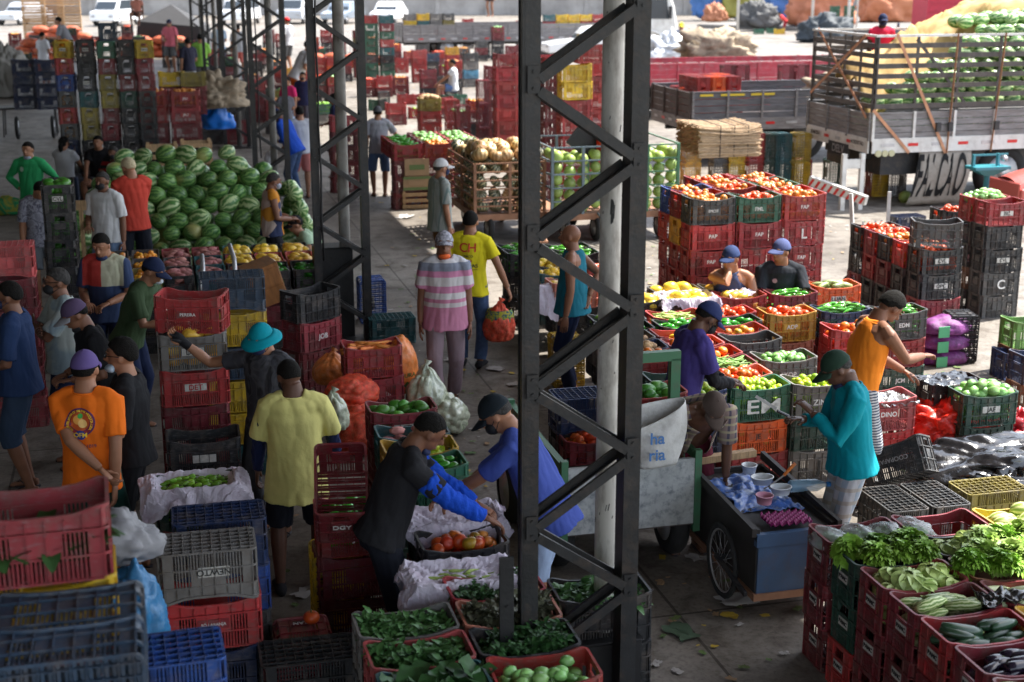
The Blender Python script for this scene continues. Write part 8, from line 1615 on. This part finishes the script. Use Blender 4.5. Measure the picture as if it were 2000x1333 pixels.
# ---------------------------------------------------------------- keep the crates that show largest, merge the rest
def merge_crates(limit=285):
    bpy.context.view_layer.update()
    cr = [o for o in bpy.data.objects if o.name.startswith('plastic_crate')]
    dg = bpy.context.evaluated_depsgraph_get(); rows = []
    low = MB().box((0, 0, CH / 2), (CL, CW, CH)); V = []; F = []; own = []
    occ = [o for o in bpy.data.objects if o.type == 'MESH' and o.name.split('.')[0] in ('person', 'shirt', 'watermelon', 'pale_watermelon', 'flatbed_truck', 'post', 'front_panel', 'tarpaulin', 'trousers')]
    for i, o in enumerate(cr):
        b = len(V); V += [o.matrix_world @ p for p in low.v]; F += [tuple(k + b for k in f) for f in low.f]; own += [i] * 6
    for o in occ:
        b = len(V); V += [o.matrix_world @ v.co for v in o.data.vertices]; fs = [tuple(k + b for k in p.vertices) for p in o.data.polygons]; F += fs; own += [-1] * len(fs)
    bv = BVHTree.FromPolygons(V, F); C = cam_o.location; score = [0] * len(cr)
    for py in range(2, 1333, 7):
        for px in range(2, 2000, 7):
            d = wpt(px, py, 0) - C if True else None
            h = bv.ray_cast(C, d.normalized())
            if h[2] is not None and own[h[2]] >= 0: score[own[h[2]]] += 1
    order = sorted(range(len(cr)), key=lambda i: (1 if 'far' in cr[i] else 0, -score[i])); keep = set(order[:limit]); rest = [i for i in order if i not in keep]
    # anything resting on a merged crate is untouched; merged crates become one mesh
    import numpy as np
    VV = []; lp = []; ls = []; mi = []; off = 0; mats = []; 
    cache = {}
    for i in rest:
        o = cr[i]; me = o.data
        if me.name not in cache:
            nv = len(me.vertices); a = np.empty(nv * 3); me.vertices.foreach_get('co', a); l_ = np.empty(len(me.loops), int); me.loops.foreach_get('vertex_index', l_); t_ = np.empty(len(me.polygons), int); me.polygons.foreach_get('loop_total', t_); cache[me.name] = (a.reshape(-1, 3), l_, t_)
        a, l_, t_ = cache[me.name]; M = np.array(o.matrix_world); m = o.material_slots[0].material
        if m not in mats: mats.append(m)
        VV.append(a @ M[:3, :3].T + M[:3, 3]); lp.append(l_ + off); ls.append(t_); mi.append(np.full(len(t_), mats.index(m))); off += len(a)
    if rest:
        VV = np.concatenate(VV); lp = np.concatenate(lp); ls = np.concatenate(ls); mi = np.concatenate(mi)
        me = bpy.data.meshes.new('plastic_crates'); me.vertices.add(len(VV)); me.vertices.foreach_set('co', VV.ravel()); me.loops.add(len(lp)); me.loops.foreach_set('vertex_index', lp); me.polygons.add(len(ls)); st = np.concatenate(([0], np.cumsum(ls)[:-1])); me.polygons.foreach_set('loop_start', st)
        for m in mats: me.materials.append(m)
        me.update(calc_edges=True); me.polygons.foreach_set('material_index', mi); me.polygons.foreach_set('use_smooth', np.zeros(len(ls), bool)); me.update()
        ob = bpy.data.objects.new('stacked_plastic_crates', me); COL.objects.link(ob); tag(ob, 'smaller and half hidden plastic crates within and behind the nearer market stacks', 'crates', None, 'stuff')
        kill = []
        for i in rest:
            for ch in list(cr[i].children_recursive): kill.append(ch)
            kill.append(cr[i]); LABELS.get('#' + cr[i]['label'], ['x']) and LABELS['#' + cr[i]['label']].remove(cr[i].name)
        bpy.data.batch_remove(kill)
    print('crates kept', len(keep), 'merged', len(rest), 'least', score[order[min(limit, len(order)) - 1]])
for kk in [o for o in bpy.data.objects if o.name.startswith('plastic_crate')]: kk['group'] = 'plastic market crates'
merge_crates()
flush_produce()
for k_, v_ in LABELS.items():
    if not k_.startswith('#') and len(LABELS['#' + k_]) > 1 and (None in v_ or 'plastic market crates' in v_): print('DUP', k_, len(LABELS['#' + k_]))
    if not k_.startswith('#') and LABELS['#' + k_]:
        n_ = len(k_.replace(',', ' ').replace('-', ' ').split())
        if n_ > 16 or n_ < 4: print('LEN', n_, k_)
bpy.data.objects.remove(bpy.data.objects['tmp'])
print('crates', NCR[0], 'prod', len(PROD), 'objs', len(bpy.data.objects))
